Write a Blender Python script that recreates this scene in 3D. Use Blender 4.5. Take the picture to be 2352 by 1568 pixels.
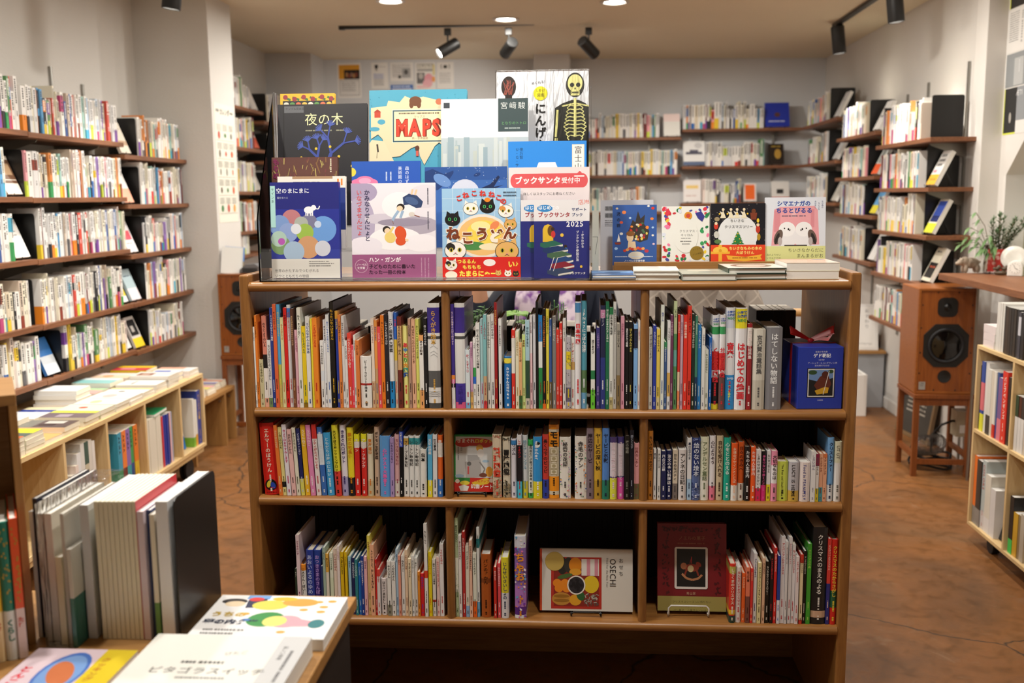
import bpy, bmesh, math, random
from mathutils import Vector, Matrix, Euler
for _o in list(bpy.data.objects): bpy.data.objects.remove(_o)
SC = bpy.context.scene
COL = SC.collection
R = math.radians
rnd = random.Random(7)

# ------------------------------------------------------------ camera
CAMP = Vector((0.83936, -2.36737, 1.376)); YAW, PITCH, ROLL, FPX = -0.07202, 0.146, -0.00994, 2281.04
FW = Vector((math.sin(YAW)*math.cos(PITCH), math.cos(YAW)*math.cos(PITCH), -math.sin(PITCH)))
_r = Vector((math.cos(YAW), -math.sin(YAW), 0)); _u = _r.cross(FW)
RT = _r*math.cos(ROLL)+_u*math.sin(ROLL); UP = -_r*math.sin(ROLL)+_u*math.cos(ROLL)
cam = bpy.data.cameras.new('camera'); camo = bpy.data.objects.new('camera', cam); COL.objects.link(camo)
camo.matrix_world = Matrix(((RT.x, UP.x, -FW.x, CAMP.x), (RT.y, UP.y, -FW.y, CAMP.y), (RT.z, UP.z, -FW.z, CAMP.z), (0, 0, 0, 1)))
cam.sensor_fit = 'HORIZONTAL'; cam.sensor_width = 23.5; cam.lens = FPX*23.5/2352
cam.clip_start = .05; cam.clip_end = 60
cam.dof.use_dof = True; cam.dof.focus_distance = 2.42; cam.dof.aperture_fstop = 2.4
SC.camera = camo
# ------------------------------------------------------------ world, exposure
w = bpy.data.worlds.new('world'); SC.world = w; w.use_nodes = True
w.node_tree.nodes['Background'].inputs[0].default_value = (1, .95, .88, 1)
w.node_tree.nodes['Background'].inputs[1].default_value = 0.0
vs = SC.view_settings; vs.view_transform = 'Standard'; vs.look = 'None'; vs.exposure = -.08; vs.gamma = 1; vs.use_curve_mapping = False
LAMP_W = 18.0      # watts of each recessed downlight
SPOT_W = 55.0      # watts of each track spot
LAMPC = (1, .945, .86)

def at(px, py, ax, val):
    v = FW*FPX+RT*(px-1176)-UP*(py-784); i = 'XYZ'.index(ax)
    return CAMP+v*((val-CAMP[i])/v[i])
def pj(P):
    v = Vector(P)-CAMP; z = v.dot(FW)
    return 1176+FPX*v.dot(RT)/z, 784-FPX*v.dot(UP)/z

# ------------------------------------------------------------ colour and materials
def lin(h, k=1.0):
    if isinstance(h, (tuple, list)): return tuple(h[:3])
    h = h.lstrip('#'); o = []
    for i in (0, 2, 4):
        c = int(h[i:i+2], 16)/255
        o.append(min(1, (c/12.92 if c <= .04045 else ((c+.055)/1.055)**2.4)*k))
    return tuple(o)
MATS = {}
def newmat(name):
    m = bpy.data.materials.new(name); m.use_nodes = True; MATS[name] = m
    nt = m.node_tree; return m, nt, nt.nodes['Principled BSDF']
def plain(name, hexc, rough=.5, metal=0, spec=.5, coat=0):
    if name in MATS: return MATS[name]
    m, nt, b = newmat(name)
    b.inputs['Base Color'].default_value = (*lin(hexc), 1); b.inputs['Roughness'].default_value = rough
    b.inputs['Metallic'].default_value = metal; b.inputs['Specular IOR Level'].default_value = spec
    b.inputs['Coat Weight'].default_value = coat
    return m
def attr_mat(name, rough=.42, coat=0):
    m, nt, b = newmat(name)
    a = nt.nodes.new('ShaderNodeAttribute'); a.attribute_name = 'Col'
    nt.links.new(a.outputs['Color'], b.inputs['Base Color']); b.inputs['Roughness'].default_value = rough
    b.inputs['Coat Weight'].default_value = coat; b.inputs['Coat Roughness'].default_value = .12
    return m
def noise_wood(name, c1, c2, axis='X', rough=.42, scale=9, k=14, bump=.06):
    m, nt, b = newmat(name); N = nt.nodes.new; L = nt.links.new
    tc = N('ShaderNodeTexCoord'); mp = N('ShaderNodeMapping'); s = [k, k, k]; s['XYZ'.index(axis)] = 1.0
    mp.inputs['Scale'].default_value = s; L(tc.outputs['Object'], mp.inputs[0])
    n = N('ShaderNodeTexNoise'); n.inputs['Scale'].default_value = scale*.6; n.inputs['Detail'].default_value = 8; n.inputs['Roughness'].default_value = .65
    n.inputs['Distortion'].default_value = .8; L(mp.outputs[0], n.inputs[0])
    r = N('ShaderNodeValToRGB'); r.color_ramp.elements[0].color = (*lin(c1), 1); r.color_ramp.elements[1].color = (*lin(c2), 1)
    r.color_ramp.elements[0].position = .32; r.color_ramp.elements[1].position = .7
    L(n.outputs[0], r.inputs[0]); L(r.outputs[0], b.inputs['Base Color']); b.inputs['Roughness'].default_value = rough
    bp = N('ShaderNodeBump'); bp.inputs['Strength'].default_value = bump; L(n.outputs[0], bp.inputs['Height']); L(bp.outputs[0], b.inputs['Normal'])
    return m
def wallpaper(name, col, axis_v=True, bump=.35, rough=.85):
    m, nt, b = newmat(name); N = nt.nodes.new; L = nt.links.new
    tc = N('ShaderNodeTexCoord'); mp = N('ShaderNodeMapping'); mp.inputs['Scale'].default_value = (60, 60, 170); L(tc.outputs['Object'], mp.inputs[0])
    n = N('ShaderNodeTexNoise'); n.inputs['Scale'].default_value = 1.0; n.inputs['Detail'].default_value = 3; L(mp.outputs[0], n.inputs[0])
    n2 = N('ShaderNodeTexNoise'); n2.inputs['Scale'].default_value = 1.7; n2.inputs['Detail'].default_value = 4; L(tc.outputs['Object'], n2.inputs[0])
    r = N('ShaderNodeValToRGB'); a = lin(col); r.color_ramp.elements[0].color = (a[0]*.9, a[1]*.9, a[2]*.9, 1); r.color_ramp.elements[1].color = (*a, 1)
    L(n2.outputs[0], r.inputs[0]); L(r.outputs[0], b.inputs['Base Color']); b.inputs['Roughness'].default_value = rough
    bp = N('ShaderNodeBump'); bp.inputs['Strength'].default_value = bump; bp.inputs['Distance'].default_value = .004
    L(n.outputs[0], bp.inputs['Height']); L(bp.outputs[0], b.inputs['Normal'])
    return m
def clear_mat(name, tint=(1, 1, 1), gloss=.5, rough=.04, ior=1.35, film=0):
    """thin clear plastic: see-through with a Fresnel reflection; film adds a crinkled bump"""
    m = bpy.data.materials.new(name); m.use_nodes = True; nt = m.node_tree; nt.nodes.clear(); N = nt.nodes.new; L = nt.links.new
    t = N('ShaderNodeBsdfTransparent'); t.inputs[0].default_value = (*tint, 1); g = N('ShaderNodeBsdfGlossy'); g.inputs['Roughness'].default_value = rough
    f = N('ShaderNodeFresnel'); f.inputs[0].default_value = ior; mx = N('ShaderNodeMixShader'); o = N('ShaderNodeOutputMaterial')
    L(f.outputs[0], mx.inputs[0]); L(t.outputs[0], mx.inputs[1]); L(g.outputs[0], mx.inputs[2]); L(mx.outputs[0], o.inputs[0])
    if film:
        tc = N('ShaderNodeTexCoord'); mp = N('ShaderNodeMapping'); mp.inputs['Rotation'].default_value = (0, .6, .3); mp.inputs['Scale'].default_value = (70, 70, 14)
        n = N('ShaderNodeTexNoise'); n.inputs['Scale'].default_value = 1.0; n.inputs['Detail'].default_value = 2; n.inputs['Distortion'].default_value = 1
        bp = N('ShaderNodeBump'); bp.inputs['Strength'].default_value = film; bp.inputs['Distance'].default_value = .01
        L(tc.outputs['Object'], mp.inputs[0]); L(mp.outputs[0], n.inputs[0]); L(n.outputs[0], bp.inputs['Height']); L(bp.outputs[0], g.inputs['Normal']); L(bp.outputs[0], f.inputs['Normal'])
    MATS[name] = m; return m
def emit_mat(name, col, s):
    m = bpy.data.materials.new(name); m.use_nodes = True; nt = m.node_tree; nt.nodes.clear()
    e = nt.nodes.new('ShaderNodeEmission'); e.inputs[0].default_value = (*col, 1); e.inputs[1].default_value = s
    o = nt.nodes.new('ShaderNodeOutputMaterial'); nt.links.new(e.outputs[0], o.inputs[0]); MATS[name] = m; return m
def floor_mat():
    m, nt, b = newmat('floor_stained_concrete'); N = nt.nodes.new; L = nt.links.new
    tc = N('ShaderNodeTexCoord')
    def noise(s, d=6, dist=0, sc=None):
        n = N('ShaderNodeTexNoise'); n.inputs['Scale'].default_value = s; n.inputs['Detail'].default_value = d; n.inputs['Distortion'].default_value = dist; n.inputs['Roughness'].default_value = .6
        L(tc.outputs['Object'], n.inputs[0]); return n
    def ramp(src, stops):
        r = N('ShaderNodeValToRGB'); e = r.color_ramp.elements
        e[0].position, e[0].color = stops[0][0], (*stops[0][1], 1); e[1].position, e[1].color = stops[-1][0], (*stops[-1][1], 1)
        for p, c in stops[1:-1]:
            k = e.new(p); k.color = (*c, 1)
        L(src, r.inputs[0]); return r
    n1 = noise(1.4, 7, .6); r1 = ramp(n1.outputs[0], [(.28, lin('5c3f24')), (.5, lin('835428')), (.72, lin('6f5236'))])
    n2 = noise(17, 8, .4); r2 = ramp(n2.outputs[0], [(.3, (.45, .45, .45)), (.5, (1, 1, 1)), (.75, (1.0, .9, .8))])
    mx = N('ShaderNodeMix'); mx.data_type = 'RGBA'; mx.blend_type = 'MULTIPLY'; mx.inputs[0].default_value = .55
    L(r1.outputs[0], mx.inputs[6]); L(r2.outputs[0], mx.inputs[7])
    n3 = noise(5, 5, 1.5); r3 = ramp(n3.outputs[0], [(.62, (0, 0, 0)), (.72, (.5, .5, .5))])
    m2 = N('ShaderNodeMix'); m2.data_type = 'RGBA'; L(r3.outputs[0], m2.inputs[0]); L(mx.outputs[2], m2.inputs[6]); m2.inputs[7].default_value = (*lin('8b6a4c'), 1)
    v = N('ShaderNodeTexVoronoi'); v.feature = 'DISTANCE_TO_EDGE'; v.inputs['Scale'].default_value = .85
    wv = noise(3.5, 4); sx = N('ShaderNodeMix'); sx.data_type = 'VECTOR'; sx.inputs[0].default_value = .12
    L(tc.outputs['Object'], sx.inputs[4]); L(wv.outputs['Color'], sx.inputs[5]); L(sx.outputs[1], v.inputs['Vector'])
    rc = ramp(v.outputs['Distance'], [(0, (1, 1, 1)), (.0012, (0, 0, 0))])
    m3 = N('ShaderNodeMix'); m3.data_type = 'RGBA'; L(rc.outputs[0], m3.inputs[0]); L(m2.outputs[2], m3.inputs[6]); m3.inputs[7].default_value = (.03, .018, .01, 1)
    L(m3.outputs[2], b.inputs['Base Color'])
    rr = ramp(n2.outputs[0], [(.3, (.38, .38, .38)), (.7, (.6, .6, .6))]); L(rr.outputs[0], b.inputs['Roughness'])
    bp = N('ShaderNodeBump'); bp.inputs['Strength'].default_value = .12; L(n2.outputs[0], bp.inputs['Height']); L(bp.outputs[0], b.inputs['Normal'])
    return m
M_PRINT = attr_mat('cover_print', .38); M_COVER = attr_mat('book_cover', .4, .15); M_MATTE = attr_mat('paper_print', .7)
M_PAGE = plain('page_block', 'e4dcc8', .8); M_PAGEW = plain('page_block_white', 'e6e4de', .8)
OAK = {a: noise_wood('oak_'+a.lower(), '7c5128', '9c6c37', a, .36) for a in 'XYZ'}
WAL = {a: noise_wood('walnut_plank_'+a.lower(), '6a4128', '8d5c3b', a, .5) for a in 'XY'}
PLY = {a: noise_wood('plywood_'+a.lower(), 'cfae78', 'dfc392', a, .5, bump=.02) for a in 'XYZ'}
PINE = {a: noise_wood('pine_stool_'+a.lower(), '946a38', 'ad8049', a, .5) for a in 'XYZ'}
CHERRY = noise_wood('cherry_veneer', '773c15', '935220', 'Z', .33, 12); CHERRYX = noise_wood('cherry_veneer_x', '80451a', '9c5c26', 'X', .33, 12)
M_BLACK = plain('black_metal', '0d0d0d', .35, 0, .5); M_BLKPL = plain('black_plastic', '121212', .45); M_RUB = plain('black_rubber', '16161a', .6)
M_WALL = wallpaper('wallpaper_grey', 'd6d3ce'); M_WALL2 = wallpaper('wallpaper_cool', 'd0d2d4', bump=.2); M_CEIL = wallpaper('ceiling_cream', 'e4dac2', bump=.1)
M_WHITE = plain('white_paint', 'dedbd6', .5); M_STEEL = plain('steel_channel', '9a9892', .35, .9); M_FLOOR = floor_mat()
M_ACR = clear_mat('clear_acrylic', (1, 1, 1), ior=1.14); M_FILM = clear_mat('shrink_film', (1, 1, 1), ior=1.22, rough=.1, film=.35)

# ------------------------------------------------------------ mesh builder
class MB:
    def __init__(s, M=None): s.v = []; s.f = []; s.c = []; s.M = M
    def add(s, vs, fs, col=(.8, .8, .8)):
        n = len(s.v)
        s.v += [tuple(s.M @ Vector(p)) if s.M else tuple(p) for p in vs]
        for f in fs: s.f.append(tuple(n+i for i in f)); s.c.append(col)
        return s
    def box(s, x0, y0, z0, x1, y1, z1, col=(.8, .8, .8)):
        if x1 < x0: x0, x1 = x1, x0
        if y1 < y0: y0, y1 = y1, y0
        if z1 < z0: z0, z1 = z1, z0
        return s.add([(x0, y0, z0), (x1, y0, z0), (x1, y1, z0), (x0, y1, z0), (x0, y0, z1), (x1, y0, z1), (x1, y1, z1), (x0, y1, z1)],
              [(0, 3, 2, 1), (4, 5, 6, 7), (0, 1, 5, 4), (1, 2, 6, 5), (2, 3, 7, 6), (3, 0, 4, 7)], col)
    def prism(s, pts, ax, a, b, col=(.8, .8, .8)):
        """pts: 2D outline (ccw) in the two other axes, extruded along ax"""
        def P(p, t): return {'X': (t, p[0], p[1]), 'Y': (p[0], t, p[1]), 'Z': (p[0], p[1], t)}[ax]
        n = len(pts); vs = [P(p, a) for p in pts]+[P(p, b) for p in pts]
        fl = ax == 'Y'
        fs = [tuple(range(n-1, -1, -1)), tuple(range(n, 2*n))]+[(i, (i+1) % n, n+(i+1) % n, n+i) for i in range(n)]
        if fl: fs = [tuple(reversed(f)) for f in fs]
        return s.add(vs, fs, col)
    def lathe(s, prof, c, ax=Vector((0, 0, 1)), n=24, col=(.8, .8, .8)):
        ax = Vector(ax).normalized(); a = ax.orthogonal().normalized(); b = ax.cross(a); c = Vector(c); vs = []; fs = []
        for r_, h in prof:
            for i in range(n):
                t = 2*math.pi*i/n; vs.append(c+ax*h+(a*math.cos(t)+b*math.sin(t))*max(r_, 1e-5))
        for k in range(len(prof)-1):
            for i in range(n):
                j = (i+1) % n; fs.append((k*n+i, k*n+j, (k+1)*n+j, (k+1)*n+i))
        fs.append(tuple(range(n-1, -1, -1))); k = (len(prof)-1)*n; fs.append(tuple(k+i for i in range(n)))
        return s.add(vs, fs, col)
    def cyl(s, p, q, r, n=16, col=(.8, .8, .8), r2=None):
        p, q = Vector(p), Vector(q); return s.lathe([(r, 0), (r if r2 is None else r2, (q-p).length)], p, q-p, n, col)
    def tube(s, pts, r, n=8, col=(.8, .8, .8)):
        pts = [Vector(p) for p in pts]; vs = []; fs = []; ref = None
        for i, p in enumerate(pts):
            d = (pts[min(i+1, len(pts)-1)]-pts[max(i-1, 0)]).normalized()
            if ref is None: ref = d.orthogonal().normalized()
            a = (ref-d*ref.dot(d)).normalized(); ref = a; b = d.cross(a); rr = r[i] if isinstance(r, (list, tuple)) else r
            for k in range(n):
                t = 2*math.pi*k/n; vs.append(p+(a*math.cos(t)+b*math.sin(t))*rr)
        for i in range(len(pts)-1):
            for k in range(n):
                j = (k+1) % n; fs.append((i*n+k, i*n+j, (i+1)*n+j, (i+1)*n+k))
        fs.append(tuple(range(n-1, -1, -1))); k = (len(pts)-1)*n; fs.append(tuple(k+i for i in range(n)))
        return s.add(vs, fs, col)
    def build(s, name, mat, parent=None, smooth=False, bevel=0, segs=2, kind=None):
        me = bpy.data.meshes.new(name); me.from_pydata(s.v, [], s.f); me.update()
        if mat in (M_PRINT, M_COVER, M_MATTE) or getattr(mat, 'name', '') in ATTRS:
            ca = me.color_attributes.new('Col', 'FLOAT_COLOR', 'CORNER'); buf = []
            for f, c in zip(s.f, s.c): buf += [c[0], c[1], c[2], 1.0]*len(f)
            ca.data.foreach_set('color', buf)
        me.materials.append(mat)
        if smooth:
            me.polygons.foreach_set('use_smooth', [True]*len(me.polygons))
            if smooth == 'auto':
                try: me.set_sharp_from_angle(angle=R(40))
                except Exception: pass
        o = bpy.data.objects.new(name, me); COL.objects.link(o)
        if parent: o.parent = parent
        if bevel:
            b = o.modifiers.new('bevel', 'BEVEL'); b.width = bevel; b.segments = segs; b.limit_method = 'ANGLE'; b.angle_limit = R(50)
        if kind: o['kind'] = kind
        return o
ATTRS = set()
def thing(name, label, cat, loc=(0, 0, 0), rot=(0, 0, 0), group=None):
    o = bpy.data.objects.new(name, None); COL.objects.link(o); o.location = loc; o.rotation_euler = rot; o.empty_display_size = .05
    return tag(o, label, cat, group)
def tag(o, label, cat, group=None):
    o['label'] = label; o['category'] = cat
    if group: o['group'] = group
    return o
def B(): return MB()
def arc(cx, cy, r, a0, a1, n): return [(cx+r*math.cos(R(a0+(a1-a0)*i/n)), cy+r*math.sin(R(a0+(a1-a0)*i/n))) for i in range(n+1)]

# ------------------------------------------------------------ glyphs and flat print
_gc = bpy.data.curves.new('glyph', 'FONT'); _go = bpy.data.objects.new('glyph', _gc); _gc.resolution_u = 2; _G = {}
def glyph(ch, bold=0):
    k = (ch, bold)
    if k not in _G:
        _gc.offset = bold; _gc.body = ch; m = _go.to_mesh()
        v = [(p.co.x, p.co.y) for p in m.vertices]; f = [tuple(p.vertices) for p in m.polygons]
        _go.to_mesh_clear(); _G[k] = (v, f, max([p[0] for p in v], default=.3))
    return _G[k]
class Art:
    """flat print in a w x h field; x to the right, y DOWN from the top (photo-like), scaled to metres by s; lies in the XZ plane facing -Y"""
    def __init__(s, w, h, sc=1.0): s.w, s.h, s.sc = w, h, sc; s.v = []; s.f = []; s.c = []; s.z = 0; s.clip = True
    def _add(s, pts, fs, col):
        n = len(s.v); s.z += 1; d = -.00025-s.z*.000012
        for x, y in pts:
            if s.clip: x = min(max(x, 0), s.w); y = min(max(y, 0), s.h)
            s.v.append((x*s.sc, d, (s.h-y)*s.sc))
        c = lin(col)
        for f in fs: s.f.append(tuple(n+i for i in f)); s.c.append(c)
    def poly(s, pts, col): s._add(pts, [tuple(range(len(pts)-1, -1, -1))], col); return s
    def rect(s, x0, y0, x1, y1, col): return s.poly([(x0, y0), (x1, y0), (x1, y1), (x0, y1)], col)
    def ell(s, cx, cy, rx, ry, col, n=22, rot=0):
        c, q = math.cos(R(rot)), math.sin(R(rot)); P = []
        for i in range(n):
            t = 2*math.pi*i/n; x, y = rx*math.cos(t), ry*math.sin(t); P.append((cx+x*c-y*q, cy+x*q+y*c))
        return s.poly(P, col)
    def line(s, pts, wd, col):
        for (x0, y0), (x1, y1) in zip(pts, pts[1:]):
            dx, dy = x1-x0, y1-y0; l = math.hypot(dx, dy) or 1; nx, ny = -dy/l*wd/2, dx/l*wd/2
            s.poly([(x0+nx, y0+ny), (x1+nx, y1+ny), (x1-nx, y1-ny), (x0-nx, y0-ny)], col)
        return s
    def text(s, t, x, y, size, col, vert=False, bold=0, rot=0, gap=1.03, wx=1.0):
        """y = top of the first line; vert: top to bottom; rot: degrees clockwise of the whole run"""
        c, q = math.cos(R(rot)), math.sin(R(rot)); cx, cy = 0.0, 0.0
        for ch in t:
            if ch == '\n': cx = 0; cy += size*1.25; continue
            if ch == ' ': 
                if vert: cy += size*.5
                else: cx += size*.35
                continue
            v, f, adv = glyph(ch, bold); P = []
            wide = ord(ch) > 0x2000; turn = vert and ch in 'ー〜（）()—…-'
            for gx, gy in v:
                if turn: gx, gy = .5+(gy-.38), .38-(gx-.5)
                if vert and ch in '、。': gx += .55; gy += .5
                if vert and not wide: gx += .5-adv/2
                X, Y = cx+gx*size*wx, cy+(.86-gy)*size
                P.append((x+X*c-Y*q, y+X*q+Y*c))
            s._add(P, [tuple(reversed(k)) for k in f] if False else f, col); s.z -= 1
            if vert: cy += size*gap
            else: cx += size*wx*((1.0 if wide else adv+.09)*gap)
        s.z += 1
        return s
    def dashes(s, x, y, L, size, col, vert=True, seed=0):
        """print too small to read"""
        q = random.Random(seed); p = 0
        while p < L-size*.3:
            k = size*q.uniform(.5, .9)
            if vert: s.rect(x, y+p, x+size, y+min(L, p+k), col)
            else: s.rect(x+p, y, x+min(L, p+k), y+size, col)
            s.z -= 1; p += k+size*q.uniform(.12, .35 if q.random() < .85 else 1.2)
        s.z += 1
        return s
    def build(s, name, parent, mat=None):
        m = MB(); m.v, m.f, m.c = s.v, s.f, s.c
        return m.build(name, mat or M_PRINT, parent)

# ------------------------------------------------------------ books
CN = [('white', 'e6e4e0'), ('cream', 'e3dcc0'), ('grey', '8c8a88'), ('black', '151515'), ('navy', '232b5e'), ('blue', '2a5fb0'), ('sky-blue', '55a8dc'), ('teal', '3a8a90'), ('green', '2f8a4a'),
      ('pale green', 'bcd49a'), ('lime', 'cfe04a'), ('yellow', 'e6cf2a'), ('pale yellow', 'e8e096'), ('orange', 'e88428'), ('peach', 'e6b590'), ('red', 'd42a24'), ('dark red', '8e2022'), ('pink', 'e6a4b8'),
      ('magenta', 'd0308a'), ('purple', '4a3590'), ('mauve', 'a888b4'), ('brown', '6a3c26'), ('tan', 'bf9e76'), ('pale blue', 'a9cde0'), ('pale pink', 'ecd6d6'), ('light grey', 'c8c8ca'), ('khaki', 'aaa26a'), ('charcoal', '38363a')]
def cname(h):
    a = [int(h[i:i+2], 16) for i in (0, 2, 4)]
    return min(CN, key=lambda n: sum((x-int(n[1][i:i+2], 16))**2*(1.0, 1.2, .8)[k] for k, (i, x) in enumerate(zip((0, 2, 4), a))))[0]
def ordw(n):
    return '%d%s' % (n, 'th' if 10 < n % 100 < 14 else {1: 'st', 2: 'nd', 3: 'rd'}.get(n % 10, 'th'))
def cover_mesh(t, h, d, segs, round_=.0, board=.0016):
    """U-shaped cover: x 0..t, spine at y=0 facing -Y, z 0..h; segs: [(z0, z1, colour)]"""
    m = MB(); b = min(board, t*.2); r = min(round_, t*.3)
    out = [(0, d), (0, r)]+([(t*.25, r*.12), (t*.5, 0), (t*.75, r*.12)] if r else [])+[(t, r), (t, d)]
    inn = [(t-b, d), (t-b, r+b), (b, r+b), (b, d)]
    P = out+inn; n = len(P)
    for k, (z0, z1, c) in enumerate(segs):
        vs = [(x, y, z0) for x, y in P]+[(x, y, z1) for x, y in P]
        fs = [(i, (i+1) % n, n+(i+1) % n, n+i) for i in range(n)]
        if k == 0: fs.append(tuple(range(n-1, -1, -1)))
        if k == len(segs)-1: fs.append(tuple(range(n, 2*n)))
        m.add(vs, fs, c)
    return m
def mkbook(name, t, h, d, base, bands=(), hard=True, page=None, cap=None):
    """returns the cover mesh object (the thing) with its page block as a child"""
    cuts = sorted({0.0, 1.0, *[a for a, b, c in bands], *[b for a, b, c in bands]}); segs = []
    for a, b in zip(cuts, cuts[1:]):
        c = base
        for x, y, cc in bands:
            if x <= (a+b)/2 <= y: c = cc
        segs.append((a*h, b*h, lin(c)))
    o = cover_mesh(t, h, d, segs, .004 if hard and t > .012 else 0).build(name, M_COVER)
    i = .003 if hard else .0006; b = min(.0016, t*.2)+.0001
    m = MB().box(b, .0035, i, t-b, d-i-.0005, h-i); m.build('pages', page or M_PAGE, o)
    return o
# ============================================================ the room
LW, RW, BW, FRONT = -1.68, 2.785, 6.0, -4.2
def ceilz(x): return 2.485-.0155*x
def struct(name, mb, mat, parent=None, **k):
    o = mb.build(name, mat, parent, **k)
    if not parent: o['kind'] = 'structure'
    return o
struct('floor', B().box(LW-.1, FRONT-.1, -.06, RW+.9, BW+.1, 0), M_FLOOR)
c = B(); xs = (LW-.1, RW+.9); c.add([(xs[0], FRONT-.1, ceilz(xs[0])), (xs[1], FRONT-.1, ceilz(xs[1])), (xs[1], BW+.1, ceilz(xs[1])), (xs[0], BW+.1, ceilz(xs[0])),
      (xs[0], FRONT-.1, 2.7), (xs[1], FRONT-.1, 2.7), (xs[1], BW+.1, 2.7), (xs[0], BW+.1, 2.7)], [(0, 1, 2, 3), (7, 6, 5, 4), (0, 4, 5, 1), (1, 5, 6, 2), (2, 6, 7, 3), (3, 7, 4, 0)])
struct('ceiling', c, M_CEIL)
struct('wall_left', B().box(LW-.1, FRONT, 0, LW, BW, 2.6), M_WALL)
struct('wall_pillar', B().box(LW, 3.23, 0, -1.25, 3.61, 2.6), M_WALL)
struct('wall_back', B().box(LW, BW, 0, RW, BW+.1, 2.6), M_WALL2)
struct('wall_step', B().box(LW, 5.6, 0, -1.31, BW, 2.6), M_WALL2)
struct('wall_front', B().box(LW, FRONT-.1, 0, RW+.9, FRONT, 2.6), M_WALL)
struct('wall_column', B().box(.45, 5.72, 0, .735, BW, 2.6), M_WALL2)
struct('wall_right', B().box(RW, 2.86, 0, RW+.1, BW, 2.6), M_WALL)
# nearer stretch of that wall: panelled frame with a chamfered recess
rw = B()
rw.box(RW+.08, FRONT, 0, RW+.18, 2.86, .93).box(RW+.08, FRONT, 1.68, RW+.18, 2.86, 2.6)
rw.box(RW+.08, FRONT, .93, RW+.18, .9, 1.68).box(RW+.08, 2.62, .93, RW+.18, 2.86, 1.68)
rw.prism([(2.62, 1.45), (2.62, 1.68), (2.36, 1.68)], 'X', RW+.08, RW+.18)
struct('wall_recess', rw, M_WHITE)
struct('wall_recess_back', B().box(RW+.34, .85, .9, RW+.44, 2.7, 1.75).box(RW+.18, .85, .9, RW+.34, .9, 1.75).box(RW+.18, 2.62, .9, RW+.34, 2.7, 1.75).box(RW+.18, .9, 1.68, RW+.34, 2.62, 1.75).box(RW+.18, .9, .88, RW+.34, 2.62, .93), plain('recess_sage', 'a8a58c', .7))
struct('trim_1', B().box(RW-.015, 2.70, 0, RW+.09, 2.79, 2.42), M_WHITE, bevel=.004)
struct('trim_2', B().box(RW-.004, 2.79, 0, RW+.09, 2.87, 2.42), M_WHITE, bevel=.003)
struct('baseboard_right', B().box(RW-.012, 2.9, 0, RW, BW, .07), M_WHITE, bevel=.002)
struct('baseboard_left', B().box(LW, FRONT, 0, LW+.012, 3.23, .07), M_WHITE, bevel=.002)

# ------------------------------------------------------------ lamps
M_GLOW = emit_mat('lamp_glow', LAMPC, 30); M_GLOW2 = emit_mat('spot_glow', (1, .92, .8), 30); M_RING = plain('lamp_ring', 'c9c4bb', .3)
def light(name, kind, loc, power, parent, aim=None, size=.1, angle=60, blend=.6, col=LAMPC):
    l = bpy.data.lights.new(name, kind); l.energy = power; l.color = col
    if kind == 'AREA': l.shape = 'DISK'; l.size = size
    else: l.shadow_soft_size = size; l.spot_size = R(angle); l.spot_blend = blend
    o = bpy.data.objects.new(name, l); COL.objects.link(o); o.location = loc
    d = Vector(aim) if aim else Vector((0, 0, -1)); o.rotation_euler = d.to_track_quat('-Z', 'Y').to_euler()
    if parent: o.parent = parent
    return o
def downlight(x, y, label, off=False):
    z = ceilz(x); t = thing('downlight', label, 'downlight', (x, y, z), group='recessed ceiling downlights')
    B().lathe([(.085, -.0005), (.085, -.006), (.066, -.008), (.06, .0)], (0, 0, 0), n=28).build('trim_ring', M_RING, t, smooth='auto')
    B().lathe([(.058, -.001), (.054, -.0045), (.0, -.0052)], (0, 0, 0), n=28).build('bulb_offscreen' if off else 'bulb', M_GLOW, t)
    light('downlight_%d_offscreen' % len(bpy.data.lights) if off else 'downlight_lamp', 'AREA', (0, 0, -.02), LAMP_W, t, size=.11)
for (px, py), lb in zip(((897, 5), (1162, 43), (1412, -1)), ('recessed downlight above the short end of the long lamp track', 'recessed downlight close behind the middle track spotlight', 'recessed downlight nearer the window-side wall than the two others')):
    p = at(px, py, 'Z', 2.48); downlight(p.x, p.y, lb)
for i, (x, y) in enumerate(((-.28, 2.1), (1.02, 2.1), (1.95, 2.6), (1.9, .9), (-.5, .5), (.35, -.25), (1.05, -.75), (-.28, -.95))):
    downlight(x, y, 'recessed ceiling downlight of the grid above the shop aisles', True)
def track(name, p, q, label):
    p, q = Vector(p), Vector(q); d = (q-p).normalized(); t = thing(name, label, 'track', p)
    a = math.atan2(d.y, d.x); L = (q-p).length; m = MB(Matrix.Rotation(a, 4, 'Z'))
    m.box(0, -.017, -.02, L, .017, .0); m.build('rail', M_BLKPL, t, bevel=.002)
    MB(Matrix.Rotation(a, 4, 'Z')).box(-.006, -.018, -.024, .03, .018, -.0005).build('end_cap', M_BLKPL, t)
    MB(Matrix.Rotation(a, 4, 'Z')).box(L-.02, -.018, -.024, L+.006, .018, -.0005).build('end_cap', M_BLKPL, t)
    return t
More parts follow.
